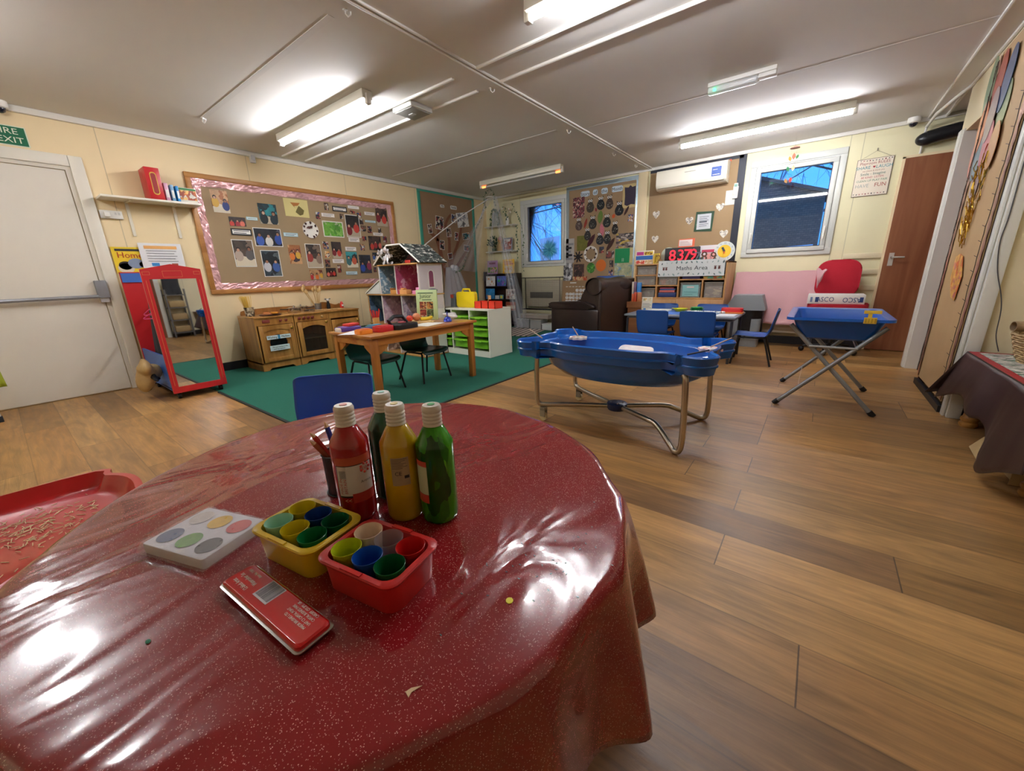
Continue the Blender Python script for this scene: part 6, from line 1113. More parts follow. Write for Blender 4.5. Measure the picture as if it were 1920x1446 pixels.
def ex(m_): m_.box(-.09, .10, -.002, 0, .12, .155, M('c83c5c', .5)); m_.box(-.08, .02, -.002, 0, .02, .09, M('e0a8a0', .5)); m_.box(.03, .11, -.002, 0, .02, .10, M('4c8c8c', .5))
stand_card('activity_book', 'large white activity book behind the wooden 8', 'book', -1.21, .25, .21, 'ddd8dc', ex, TY+.08); stand_card('pink_number_card', 'pink card with a number between the wooden 8 and 9', 'card', -1.165, .085, .105, 'e8a8a0', lambda m_: m_.text('5', .07, M('8c6c8c', .6), UP(TR(0, -.001, .05))), TY-.02); stand_card('teal_card', 'small teal card right of the red digit sign', 'card', -1.285, .06, .06, '2c7c84', None, TY-.0)
t = thing('toy_clock', 'round yellow toy clock face with numbers at the right top of the maths unit', 'toy clock', (-1.02, TY+.03, TZ2+.122)); m = MB(); m.lathe([(.001, .012), (.12, .012), (.12, 0), (.001, 0)][::-1], M('d6dcd8', .4), TR(rx=PI/2), 36); m.build('dial', t); m = MB(); m.lathe([(.001, 0), (.078, 0), (.078, .002), (.001, .002)], M('f0c838', .4), TR(0, -.012, 0, rx=PI/2), 32); m.build('yellow_centre', t)
m = MB()
for i in range(12): a = PI/2-i*PI/6; m.text(str(i or 12), .028, M('2c5c8c', .5), UP(TR(.098*math.cos(a), -.0125, .098*math.sin(a))))
m.build('numerals', t, smooth=0); m = MB(); m.box(-.012, .012, -.019, -.015, -.005, .055, M('28384c', .5), Matrix.Rotation(-.5, 4, 'Y')); m.build('hour_hand', t); m = MB(); m.box(-.006, .006, -.022, -.019, -.03, .0, M('d84c2c', .5)); m.build('minute_hand', t)
# books and leaflet at the unit's left end
for i, (dx, w_, h, c, lb) in enumerate(((.0, .025, .26, 'd8c8b8', 'cream spined tall book at the left end of the rack'), (.035, .03, .26, '6c4c6c', 'purple spined tall book in the rack'), (.085, .05, .25, '2c7cc0', 'blue book standing in the rack'), (.03, .03, .15, 'e06838', 'orange thin book at the front of the rack'), (.065, .03, .17, 'd8502c', 'red orange book at the front of the rack'), (.12, .05, .17, 'c87c4c', 'orange brown book at the right of the rack'))):
    book('book', lb, 'book', (-2.085+dx, 5.555+(.02 if i < 3 else -.05), .59-(0 if i < 3 else .05)), 0, w_, .05 if i < 3 else .04, h, c, 'books in the rack beside the maths unit')
t = thing('book_rack', 'brown wooden book rack in front of the left end of the maths unit', 'rack', (-2.03, 5.535, 0)); m = MB(); m.box(-.09, .12, -.085, .075, .50, .538, wood('9c6434', '84502a', 8)); m.box(-.09, .12, .03, .075, .50, .588, wood('9c6434', '84502a', 8)); m.box(-.09, .12, -.09, -.078, .50, .585, wood('9c6434', '84502a', 8)); m.build('shelf_tray', t); m = MB(); m.box(-.08, .11, -.07, .06, 0, .50, wood('9c6434', '84502a', 8)); m.build('base', t)
def ex(m_): m_.box(-.05, .05, -.002, 0, .12, .155, blobs('lf', ('e8d8a8', 'c8a868', 'e8e0c8', 'e8d8a8', '8c9c6c', 'd8b478'), 30)); [m_.box(-.055, .055-.02*(i % 2), -.002, 0, .035+.016*i, .04+.016*i, M('6c6c78', .6)) for i in range(4)]; m_.box(-.04, -.01, -.002, 0, .008, .028, M('3c7cc0', .6))
# ================================================================ BLUE TABLE GROUP
t = thing('activity_table', 'low grey topped table with blue mats and papers, blue chairs around it', 'table', (-1.23, 4.97, 0)); GT = M('7c828c', .35); m = MB(); m.box(-.60, .60, -.34, .34, .478, .50, GT, bev=.006); m.build('tabletop', t); m = MB(); m.box(-.57, .57, -.31, .31, .452, .478, M('4a4c50', .5)); m.build('under_frame', t)
for sx in (-1, 1):
    for sy in (-1, 1): m = MB(); m.tube([(sx*.565, sy*.305, 0), (sx*.565, sy*.305, .455)], .014, M('3c3e44', .4, .3)); m.build('leg', t)
BLUEG = 'blue plastic chairs at the activity table'
bch = chair('blue plastic chair seen from behind, left of the pair in front of the activity table', 'chair', (-1.425, 4.60, 0), PI/2, '104c98', BLUEG)
chair('blue plastic chair seen from behind, right of the pair in front of the activity table', 'chair', (-.955, 4.60, 0), PI/2, None, BLUEG, bch); chair('blue plastic chair beyond the activity table, left of the far pair', 'chair', (-1.58, 5.20, 0), -PI/2, None, BLUEG, bch); chair('blue plastic chair beyond the activity table, right of the far pair', 'chair', (-1.0, 5.20, 0), -PI/2, None, BLUEG, bch); chair('blue plastic chair at the right end of the activity table, seen from the side', 'chair', (-.48, 4.90, 0), PI+.05, None, BLUEG, bch)
AT = .5005
def flat(nm, lb, cat, x, y, w_, d, h, c, rz=0, bev=.0, z=AT, grp=None, extra=None):
    m = MB(); m.box(-w_/2, w_/2, -d/2, d/2, 0, h, c if not isinstance(c, str) else M(c, .45), bev=bev)
    if extra: extra(m)
    return solo(nm, lb, cat, m, (x, y, z), rz, grp, smooth=40 if bev else 0)
flat('blue_mat', 'blue placemat in the middle of the activity table', 'placemat', -1.22, 4.97, .62, .46, .002, '4c7cd0'); flat('white_tray', 'white tray of papers at the left of the activity table', 'tray', -1.56, 5.06, .26, .30, .02, 'dcdcd8', .05, .004, AT+.0002)
flat('white_paper_pile', 'white papers at the front right of the activity table', 'paper', -.78, 4.83, .24, .26, .006, 'dfe0e4', .0, 0, AT+.0002)
t = thing('yellow_scoop', 'yellow plastic dish left of the green one on the activity table', 'dish', (-1.31, 5.13, AT+.0025)); m = MB(); m.lathe([(.05, 0), (.085, .035), (.08, .035), (.045, .006)], M('d8d81c', .4), seg=20, capt=False); m.build('bowl', t); m = MB(); m.box(-.10, -.02, -.02, .02, .03, .036, M('d8d81c', .4)); m.build('handle', t)
m = MB(); m.lathe([(.05, 0), (.08, .035), (.075, .035), (.045, .006)], M('1c8c3c', .4), seg=20, capt=False); m.lathe([(.03, .01), (.07, .05), (.03, .055)], M('2ca04c', .4), seg=16); solo('green_dish', 'green plastic dish beside the yellow one on the activity table', 'dish', m, (-1.13, 5.16, AT+.0025))
m = MB(); rn = random.Random(3)
for i in range(60): m.sphere((rn.uniform(-.20, .20), rn.uniform(-.035, .035), .012), rn.uniform(.009, .013), M('e8e8e4', .5), seg=6, rings=4)
o = solo('white_beads', 'row of small white pieces across the middle of the activity table', 'beads', m, (-1.0, 5.02, AT+.002)); o['kind'] = 'stuff'
flat('small_blue_lid', 'grey blue lid under the white pieces on the activity table', 'lid', -.93, 4.90, .18, .09, .008, '6c8cb0', 0, .003, AT+.0025)
t = thing('red_pencil_case', 'red pencil case on an orange book at the right of the activity table', 'pencil case', (-.74, 5.10, AT+.017)); m = MB(); m.prism(rrect(.22, .10, .03, 4), 0, .045, M('d82428', .4), bev=.012); m.build('case', t); flat('orange_book', 'thin orange book under the red pencil case', 'book', -.735, 5.09, .22, .14, .016, 'e8863c', 0, .002, AT+.0003)
m = MB(); m.plate([(-.065, 0), (.065, 0), (.065, .17), (-.065, .17)], 0, .002, M('ddd8c8', .5)); ex(m); solo('standing_leaflet', 'cream leaflet standing at the left end of the activity table', 'leaflet', m, (-1.72, 5.10, AT+.002), .05, rx=-.1, smooth=0)
# ================================================================ BIN, TOWEL, OFFICE CHAIR
t = thing('lidded_bin', 'grey bin with sloping lid and black liner beside the maths unit', 'bin', (-.708, 5.97, 0)); GB = M('8b9296', .45)
m = MB(); m.prism(rrect(.36, .24, .04, 4), .0, .10, GB); m.prism(rrect(.38, .25, .04, 4), .10, .36, GB); m.build('bin_body', t); m = MB(); m.grid(lambda u, v: (.205*math.cos(2*PI*u)*(1+.02*math.sin(u*40)), .134*math.sin(2*PI*u)*(1+.03*math.sin(u*33)), .20+.30*v+.012*math.sin(u*50)), 60, 6, M('141416', .3, bump=.8, bscale=18), cu=True); m.build('liner_bag', t)
m = MB(); m.plate([(-.225, .47), (.225, .47), (.225, .50), (.17, .66), (-.13, .66), (-.225, .50)], -.14, .28, GB); m.build('bin_lid', t); 
t = thing('towel_rail', 'low rail holding the pink towel against the back wall', 'rail', (-.43, 6.20, 0)); m = MB(); m.tube([(-.45, 0, .02), (-.45, 0, .92), (.44, 0, .92), (.44, 0, .02)], .012, M('8c8880', .4)); m.build('rail_frame', t); m = MB(); m.box(-.42, .42, .02, .07, .16, .90, M('d8d0bc', .5)); m.build('panel', t)
TW = M('d8a8ac', .95, bump=.6, bscale=240)
def f(u, v):
    s = v*1.05; x = -.47+.93*u
    if s < .12: y, z = .10-s, .935
    else: y, z = -.02-.15*(s-.12), .935-.70*(s-.12)*.985
    k = max(0, v-.15)
    return (x*(1+.03*k)-.03*k*(1-u), y+.012*math.sin(u*22+1)*k-.01*math.sin(u*9)*k, z+.004*math.sin(u*17)-.02*u*k+.006*math.sin(u*30)*k)
m = MB(); m.grid(f, 60, 26, TW)
o = solo('pink_towel', 'large pink towel draped over the low rail beside the red office chair', 'towel', m, (-.43, 6.19, 0), solid=.008)
m = MB(); m.grid(lambda u, v: (.06+.10*u+.03*v-.05*v*u, -.07-.04*math.sin(v*3)-.03*u, .955-.02*u*u-.20*v*(1.1-u)+.012*math.sin(u*9)), 14, 14, TW); solo('towel_corner_fold', 'folded pink cloth corner flopping over beside the red chair back', 'cloth', m, (-.10, 6.12, 0), solid=.008)
RF_ = M('b3172c', .9, bump=.3, bscale=200)
t = thing('office_chair', 'red fabric office chair with a flat white box on its seat', 'chair', (.20, 5.90, 0), .0); m = MB(); m.prism([(p[0], p[1]) for p in rrect(.41, .43, .12, 7, 0, .20)], -.03, .03, RF_, TR(-.03, .20, .64, rx=PI/2-.12), bev=.02); m.build('backrest', t)
m = MB(); m.prism(rrect(.54, .42, .10, 6), .51, .575, RF_, TR(0, -.02, 0), bev=.02); m.build('seat', t); m = MB(); m.tube([(0, .05, .50), (0, .24, .50), (0, .24, .80)], .018, BLACK); m.build('back_bracket', t); m = MB(); m.lathe([(.03, .09), (.03, .28), (.018, .28), (.018, .51)], BLACK, seg=14); m.build('gas_lift', t)
for k in range(5):
    a = k*2*PI/5-.5; m = MB(); m.tube([(0, 0, .10), (.25*math.cos(a), .25*math.sin(a), .065)], .020, BLACK, taper=.7); m.build('base_arm', t); m = MB(); m.sphere((.26*math.cos(a), .26*math.sin(a), .030), (.03, .03, .0295), BLACK); m.build('castor', t)
t = thing('flat_box', 'flat white box with blue ASCO lettering on the red office chair', 'box', (.17, 5.86, .577)); m = MB(); m.box(-.245, .255, -.16, .16, 0, .10, M('e4e2dc', .5), bev=.003); m.build('box', t); NV = M('1f3c78', .5); m = MB(); m.box(-.175, -.145, -.162, -.159, .02, .075, NV); m.box(.21, .24, -.162, -.159, .02, .075, NV); m.box(-.22, -.20, -.162, -.159, .02, .075, M('6c80a8', .5)); m.text('ASCO', .075, NV, UP(TR(-.085, -.1605, .047)), sx=.8); m.text('ASCO', .075, NV, UP(TR(.145, -.1605, .047)) @ Matrix.Rotation(PI, 4, 'Z'), sx=.8); m.build('lettering', t, smooth=0)
# ================================================================ SAND TRAY ON CROSSED LEGS
t = thing('folding_tray_stand', 'crossed grey tube stand holding a blue rectangular plastic tray', 'tray stand', (.14, 3.79, 0)); GRY = M('8f9294', .35, .5)
for sy in (-1, 1):
    y = sy*.355
    for s in (-1, 1): 
        m = MB(); m.tube([(s*-.272, y+s*.008*sy, .012), (s*.255, y+s*.008*sy, .60)], .0145, GRY, seg=12); lg = m.build('cross_leg', t); m = MB(); m.tube([(s*-.284, y+s*.008*sy, .002), (s*-.258, y+s*.008*sy, .030)], .0185, BLACK, seg=12); m.build('rubber_foot', lg)
for s, z in ((-1, .455), (1, .455)): m = MB(); m.tube([(s*.13, -.355, z), (s*.13, .355, z)], .010, GRY); m.build('cross_bar', t)
m = MB(); m.tube([(-.13, -.372, .455), (.13, -.372, .455)], .008, M('b0b2b2', .35, .5)); m.build('brace', t)
m = MB(); m.tube([(-.15, -.28, .14), (-.155, .0, .10), (-.15, .3, .16)], .002, M('c8b8b0', .7), seg=4); m.build('safety_cord', t)
t = thing('blue_sand_tray', 'blue rectangular plastic tray resting on the crossed grey stand', 'tray', (.14, 3.80, .50)); BT = M('0d57b0', .28, coat=.3)
def trect(w_, d, z): return [(x, y, z) for x, y in rrect(w_, d, .05, 5)]
rings = [trect(.36, .66, .004), trect(.40, .70, .012), trect(.50, .80, .150), trect(.57, .88, .156), trect(.57, .88, .138), trect(.555, .865, .138), trect(.55, .86, .150), trect(.49, .79, .146), trect(.385, .685, .010), trect(.36, .66, .0)]
def loft(m, rings, mt, cap0=True, cap1=True):
    k = m.mi(mt); V = [[m.bm.verts.new(p) for p in r] for r in rings]; n = len(V[0])
    for a, b in zip(V, V[1:]):
        for i in range(n): m.face([a[i], a[(i+1) % n], b[(i+1) % n], b[i]], k)
    if cap0: m.face(V[0], k)
    if cap1: m.face(V[-1], k)
m = MB(); loft(m, rings, BT); m.build('tray_body', t)
t = thing('yellow_castle_comb', 'yellow plastic comb shaped toy hooked on the rim of the blue tray', 'toy', (.30, 3.350, .632)); YC = M('d8b43c', .4); m = MB(); m.box(-.042, .042, 0, .006, .062, .082, YC); m.build('top_bar', t); m = MB(); 
m.box(-.036, .026, -.003, .004, .0, .038, YC); [m.box(-.031+i*.015, -.024+i*.015, -.006, -.003, .005, .032, M('b8942c', .4)) for i in range(4)]; m.box(-.02, .0, .0, .005, .035, .065, YC); m.build('comb_body', t)
# ================================================================ WATER TABLE
t = thing('water_table', 'blue plastic water tray with lobed corners on a bent steel tube frame', 'water table', (-.985, 2.445, 0)); ST_ = M('c2bbae', .28, 1)
q = [(.0, .325), (.20, .322), (.31, .30), (.37, .275), (.43, .30), (.50, .345), (.57, .345), (.62, .30), (.635, .235), (.60, .175), (.575, .12), (.585, .06)]
full = q+[(.59, 0)]+[(x, -y) for x, y in q[::-1]]+[(-x, -y) for x, y in q[1:]]+[(-.59, 0)]+[(-x, y) for x, y in q[::-1]][:-1]
OUT = [(p.x, p.y) for p in spline(full, 3)]
def off(k, z, dx=0): 
    out = []
    n = len(OUT)
    for i in range(n):
        a, b = Vector(OUT[i-1]), Vector(OUT[(i+1) % n]); d = (b-a).normalized(); nn = Vector((d.y, -d.x)); p = Vector(OUT[i])-nn*k*1.0*(1 if nn.dot(Vector(OUT[i])) > 0 else -1); out.append((p.x, p.y, z))
    return out
def scl(s, z, pw=1):
    out = []
    for x, y in OUT:
        a = math.atan2(y/.30, x/.56); out.append((s*.54*math.cos(a), s*.275*math.sin(a), z))
    return out
WB = M('0c5aae', .25, coat=.4)
m = MB(); loft(m, [scl(.45, .315), scl(.78, .325), scl(.95, .38), scl(1.02, .455), off(.035, .458), off(.016, .465), off(.008, .505), off(.0, .507), off(.0, .515), off(.006, .52), off(-.004, .560), off(.004, .568), off(.014, .560), off(.020, .525), off(.035, .515), scl(1.05, .515), scl(1.03, .521), scl(1.0, .519), scl(.985, .49), scl(.93, .40), scl(.76, .345), scl(.45, .338)], WB); m.build('tray', t)
def ttube(s):
    y = s*.275
    return spline([(-.40, y*.9, .50), (-.455, y, .475), (-.475, y, .42), (-.475, y, .20), (-.47, y, .14), (-.44, y*.93, .112), (-.30, y*.6, .11), (0, 0, .11), (.25, -y*.55, .115), (.33, -y*.68, .10), (.44, -y*1.02, .035), (.475, -y*1.14, .017), (.505, -y*1.18, .04), (.51, -y*1.17, .15), (.50, -y*1.14, .40), (.485, -y*1.10, .46), (.43, -y*.95, .49), (.36, -y*.8, .49)], 5, False)
for s in (-1, 1): m = MB(); m.tube(ttube(s), .0165, ST_, seg=14); m.build('frame_tube', t)
m = MB(); m.lathe([(.001, .085), (.06, .085), (.068, .10), (.068, .128), (.06, .134), (.001, .134)], M('1c2c54', .4), seg=28); hb = m.build('hub_plate', t)
for a in range(4): m = MB(); m.lathe([(.006, .134), (.005, .138)], M('8c8c8c', .3, 1), TR(.04*math.cos(a*PI/2+.5), .04*math.sin(a*PI/2+.5), 0), 8); m.build('bolt', hb)
for s in (-1, 1): m = MB(); m.lathe([(.010, -.010), (.029, -.010), (.029, .010), (.010, .010)], M('d0c090', .5), TR(-.43, s*.265, .030, rx=PI/2), 20); m.box(-.45, -.41, s*.265-.018, s*.265-.012, .03, .085, M('8c8470', .5)); m.box(-.45, -.41, s*.265+.012, s*.265+.018, .03, .085, M('8c8470', .5)); m.box(-.45, -.41, s*.265-.018, s*.265+.018, .078, .098, M('8c8470', .5)); m.build('castor', t)
def palette(lb, x, y, c, br):
    t = thing('flower_palette', lb, 'paint palette', (x, y, .516), 0, 'paint palettes on the water table'); m = MB(); P = [((.065+.006*math.cos(8*a*PI/24))*math.cos(a*PI/24), (.065+.006*math.cos(8*a*PI/24))*math.sin(a*PI/24)) for a in range(48)]; m.prism(P, 0, .016, M(c, .4), bev=.003); m.build('palette_body', t)
    for k, cc in enumerate(('c89c7c', 'd8b0a8', '8c9c8c', 'e0c8b0', 'b86c5c', 'a8a8a0')): a = k*PI/3; m = MB(); m.lathe([(.001, .0162), (.015, .0162), (.015, .0172), (.001, .0172)], M(cc, .3), TR(.04*math.cos(a), .04*math.sin(a), 0), 14); m.build('paint_well', t)
    m = MB(); m.tube([(0, 0, .022), br], .0042, M('a88c78', .5)); solo('paint_brush', 'paint brush leaning out of the '+lb.split(' palette')[0]+' palette', 'paint brush', m, (x, y, .516))
palette('cream flower palette on the far left lobe of the water table', -1.39, 2.63, 'e0d4c4', (-.06, .02, .085)); palette('clear pinkish palette on the right end of the water table', -.47, 2.60, 'd8c4c8', (.10, .06, .075))
m = MB(); m.tube([(-.14, .12, .03), (.06, -.02, .0)], .0042, M('a8907c', .5)); solo('paint_brush', 'paint brush resting on the left rim of the water table', 'paint brush', m, (-1.52, 2.26, .573)); m = MB(); m.tube([(-.04, -.02, .0), (.05, .04, .022)], .0045, M('2c2c34', .5)); solo('paint_brush', 'short dark brush on the right front rim of the water table', 'paint brush', m, (-.45, 2.15, .572))
m = MB(); m.prism(rrect(.24, .09, .03, 5), 0, .010, M('e4dcd8', .3), bev=.003); solo('soap_tray', 'white shallow tray floating inside the water table', 'tray', m, (-.93, 2.59, .470), -.05, rx=.6)
# ================================================================ RIGHT SIDE
t = thing('balloon_display', 'tall brown paper door display with a wire light edging on the right wall', 'notice board', (XR-.006, 4.235, 0), RR)
KR = M('c8a678', .7, bump=.5, bscale=3, var=.15, vscale=2); m = MB(); m.box(-.42, .42, -.006, 0, .07, 2.38, KR); m.build('backing_paper', t)
m = MB()
for x in (-.405, .405): m.grid(lambda u, v, x=x: (x+(v-.5)*.05, -.008-.006*abs(math.sin(u*60+v*5)), .08+2.28*u), 70, 4, M('c89a84', .3, .5, bump=.6, bscale=20))
m.build('copper_foil_edge', t)
GW = M('3a2c24', .6); rn = random.Random(4); m = MB()
for x in (-.40, .40, -.385):
    P = [(x+rn.uniform(-.01, .01), -.022, .12+i*.045) for i in range(50)]; m.tube(P, .0022, GW, seg=4)
    for p in P[::2]: m.tube([p, (p[0]+(-.03 if x > 0 else .035)*1, p[1]-.008, p[2]+.01)], .0018, GW, seg=3)
m.build('fairy_light_wire', t)
for i, (y, z, c, lb) in enumerate(((4.723, 2.20, '7c9c78', 'sage green paper balloon, upper left of the bunch'), (4.50, 2.16, 'a8443c', 'dark red paper balloon at the top of the bunch'), (4.30, 2.12, '3c5c8c', 'navy paper balloon at the top right of the bunch'), (4.63, 1.92, 'd8845c', 'orange paper balloon under the green one'), (4.44, 1.95, 'a08c94', 'grey lilac paper balloon in the middle of the bunch'), (4.24, 1.93, '94a880', 'pale green paper balloon on the right of the bunch'), (4.66, 1.73, 'c86c6c', 'coral red paper balloon, lowest on the left'), (4.54, 1.70, '6c8ca0', 'shiny grey blue paper balloon low in the bunch'), (4.38, 1.76, 'c8647c', 'rose pink paper balloon in the middle of the bunch'), (4.20, 1.72, 'c88c5c', 'shiny tan paper balloon at the right of the bunch'), (4.44, 1.52, 'a894a4', 'pale lilac paper balloon at the bottom of the bunch'))):
    card('paper_balloon', lb, 'paper balloon', 0, z, .12, .26, M(c, .3, coat=.4), 'R', off=0, group='paper balloons on the door display', shape=circ(.09, 24, ry=.19 if i < 3 else .17 if i < 6 else .145), tilt=.1*(i % 3-1))
    o = bpy.context.scene.collection.objects[-1]; o.location = (XR-.020-.0022*(i % 5), y, z)
GOLD = M('d8b04c', .2, .9); m = MB(); rn = random.Random(11)
for i in range(46):
    z = rn.uniform(1.08, 1.62); w_ = .05+.22*(z-1.08); p = Vector((rn.uniform(-w_, w_), -.012, z)); q_ = [p]
    for k in range(5): p = p+Vector((rn.uniform(-.03, .03), rn.uniform(-.008, .004), rn.uniform(.0, .05))); p.y = min(p.y, -.009); q_.append(p)
    m.tube(q_, .0032, GOLD, seg=3)
solo('gold_tinsel_strings', 'curly gold foil strings below the paper balloons', 'decoration', m, (XR-.008, 4.33, 0), RR, smooth=0)
card('paper_basket', 'orange and yellow painted paper basket below the gold strings', 'paper cut out', 4.27, .90, .3, .3, blobs('basketpaint', ('e0a84c', 'e0a84c', 'd8682c', 'e8b860', 'c86c6c', 'e0b054'), 20), 'R', off=.022, shape=[(-.12, .13), (-.02, .15), (.06, .13), (.17, -.0), (.14, -.17), (.02, -.15), (-.12, -.02)])
m = MB(); m.tube(spline([(-.035, 0, 1.6), (-.03, 0, 1.25), (-.035, 0, 1.10), (-.012, 0, .94), (.03, 0, .80), (.05, 0, .70), (.06, 0, .56), (.09, 0, .46)], 6, False), .0025, M('4c4c50', .5), seg=6); solo('hanging_cable', 'thin grey cable hanging on the cream wall beside the display', 'cable', m, (.845, 3.66, 0))
# side table with dark cloth
TH = .455
t = thing('side_table', 'low side table with ringed cane legs under a dark brown cloth', 'table', (1.0, 3.02, 0)); CN = wood('b8843c', '94642a', 10, 2); m = MB(); m.box(-.185, .20, -.56, .54, TH-.03, TH-.008, CN); m.build('tabletop', t)
for x, y in ((-.13, .50), (-.13, -.48), (.14, .50), (.14, -.48)):
    m = MB(); pr = [(.034, 0), (.042, .012), (.042, .028), (.034, .034), (.041, .045), (.041, .058), (.033, .066), (.028, .10), (.026, .34), (.03, TH-.03)]; m.lathe(pr, CN, TR(x, y, 0), 18); m.build('leg', t)
VIN = M('35221f', .38, bump=.15, bscale=6); UND = M('a8a08c', .8)
LEAFP = blobs('leafprint', ('d8d4cc', 'd8d4cc', '3c6c4c', 'd8d4cc', 'b8b4b0', '4c4c4c'), 30, False, .6, (1, 3, 1))
m = MB(); m.box(-.205, .21, -.60, .56, -.002, .0035, VIN); m.box(-.20, .205, -.595, .555, .0035, .0045, M('a01828', .5)); m.box(-.165, .205, -.58, .515, .0045, .0055, LEAFP)
t = thing('brown_tablecloth', 'dark brown vinyl cloth with a red edged leaf print top on the side table', 'tablecloth', (1.0, 3.04, TH)); m.build('printed_top', t, smooth=0)
hem = [(.62, .28), (.58, .31), (.45, .27), (.30, .215), (.15, .20), (.0, .215), (-.12, .23), (-.22, .22), (-.30, .28), (-.36, .375), (-.45, .405), (-.60, .33), (-.75, .27)]
HP = spline([(y, d, 0) for y, d in hem], 6, False); nH = len(HP)
def f(u, v):
    p = HP[min(int(u*(nH-1)+.5), nH-1)]; y0 = .56-1.16*u; d = p[1]*v; yy = y0+(p[0]-y0)*v
    return (-.205-.02*math.sin(v*PI/2)-.035*v*math.sin(u*9+.5)**2-.03*v, yy, -d)
m = MB(); m.grid(f, 60, 14, VIN); m.build('front_drop', t, solid=.003)
m = MB(); m.grid(lambda u, v: (-.205+.41*u-.12*v*(1-u)**2, .56+.075*v+.02*v*math.sin(u*8), -(.30-.12*u)*v), 24, 10, VIN); m.build('end_drop', t, solid=.003)
t = thing('wicker_basket', 'round wicker basket on the side table at the right picture edge', 'basket', (1.02, 3.30, TH+.006)); WK = M('b09468', .7, bump=.5, bscale=40); m = MB()
for k in range(13): z = .006+k*.012; r = .095+.045*(k/12)**.8; m.tube([(r*math.cos(a*PI/16)+.002*math.sin(a*PI*.5+k*PI), r*math.sin(a*PI/16)*1.25, z+.003*(-1)**(a+k)) for a in range(32)], .0068, WK, seg=6, cyc=True)
m.build('woven_side', t); m = MB(); m.prism(circ(.10, 24, ry=.12), 0, .008, WK); m.build('base', t)
m = MB(); m.lathe([(.024, -.13), (.027, -.13), (.027, .13), (.024, .13), (.024, -.13)], M('9c8464', .8), TR(0, 0, 0, rx=0, ry=PI/2), 22, False, False); solo('cardboard_tube', 'brown cardboard tube lying across the wicker basket', 'tube', m, (1.00, 3.36, TH+.195), .25)
crumple('white_bundle', 'crumpled pale bundle inside the wicker basket', 'bundle', (1.02, 3.24, TH+.125), .06, M('c8ccd0', .5), 3, (1, 1, .6))
t = thing('open_cardboard_box', 'open cardboard box on the floor under the side table', 'box', (1.0, 2.86, 0)); CB = M('b89c6c', .8); m = MB(); m.box(-.15, .12, -.16, .16, 0, .004, CB)
for a in ((-.15, -.146, -.16, .16), (.116, .12, -.16, .16), (-.15, .12, -.16, -.156), (-.15, .12, .156, .16)): m.box(a[0], a[1], a[2], a[3], .004, .16, CB)
m.build('box_body', t)
m = MB(); m.poly([(-.15, -.15, .16), (-.15, .15, .16), (-.215, .20, .02), (-.225, -.02, .01)], CB); m.build('flap', t, solid=.003, smooth=0); m = MB(); m.poly([(-.15, -.16, .16), (.12, -.16, .16), (.08, -.25, .02), (-.18, -.24, .01)], CB); m.build('flap', t, solid=.003, smooth=0)
# rack that the dressing up mirror reflects
t = thing('grey_rack', 'grey shelf rack with baskets, seen in the dressing up mirror', 'rack', (1.205, 2.18, 0), RR); GR = M('6c6a68', .5); m = MB()
for x in (-.15, .15):
    for y in (.0, -.24): m.box(x-.012, x+.012, y-.012, y+.012, 0, .92, GR)
m.build('posts', t)
for z in (.08, .32, .56, .80): m = MB(); m.box(-.16, .16, -.25, .0, z, z+.018, GR); m.build('rack_shelf', t)
for z, lb in ((.099, 'wicker basket on the lowest shelf of the grey rack'), (.339, 'wicker basket on the second shelf of the grey rack'), (.579, 'wicker basket on the third shelf of the grey rack')):
    m = MB(); m.box(-.12, .12, -.10, .10, 0, .12, WK, bev=.02); solo('storage_basket', lb, 'basket', m, (1.08, 2.18, z), RR)
cloth_hang('striped_bag', 'dark striped shopping bag on top of the grey rack', 'bag', (1.08, 2.18, 1.12), RR, .26, .30, M('2a2a30', .8), 4, .10, 1.0)
m = MB(); m.box(1.19, 1.22, 1.15, 1.95, 0, 2.05, BRD); d4 = struct('door_4', m); m = MB(); m.box(1.18, 1.22, 1.95, 2.02, 0, 2.1, FR); m.build('frame', d4)
# ================================================================ RED TRAY TABLE, LEFT FOREGROUND
RT = M('c01c22', .28, coat=.3); 
t = thing('red_play_tray', 'large red plastic play tray with straw bits at the left of the red table', 'play tray', (-1.45, -.40, 0)); OCT = [(-.33, .41), (-.25, .50), (-.17, .54), (-.06, .54), (.01, .51), (.30, .22), (.36, .14), (.36, -.40), (.24, -.55), (-.22, -.55), (-.33, -.42)]
OS = [(p.x, p.y) for p in spline(OCT, 4)]
def sc_(k, z): return [(x*k, y*k, z) for x, y in OS]
m = MB(); loft(m, [sc_(.90, .375), sc_(.985, .42), sc_(1.0, .425), sc_(1.0, .412), sc_(1.006, .412), sc_(1.008, .430), sc_(.975, .432), sc_(.935, .395), sc_(.90, .388)], RT); m.build('tray_body', t)
for x, y in ((-.24, .38), (.22, .15), (-.24, -.40), (.24, -.40)): m = MB(); m.tube([(x, y, 0), (x, y, .38)], .014, BLACK); m.build('leg', t)
rn = random.Random(5); m = MB(); ST2 = M('ddc9a0', .7)
for i in range(220): a = rn.uniform(0, 6.3); cx, cy = (rn.gauss(-.12, .07), rn.gauss(.33, .07)) if i < 190 else (rn.uniform(-.25, .2), rn.uniform(-.4, .4)); cx = max(-.26, min(.2, cx)); cy = min(cy, .44-max(0, cx)*.9); l = rn.uniform(.004, .013); m.box(-l, l, -.0007, .0007, 0, .0014, ST2, TR(cx, cy, .3885+rn.uniform(0, .002), rz=a))
o = solo('straw_bits', 'scattered chopped straw bits in the red play tray', 'straw', m, (-1.45, -.40, 0), smooth=0); o['kind'] = 'stuff'
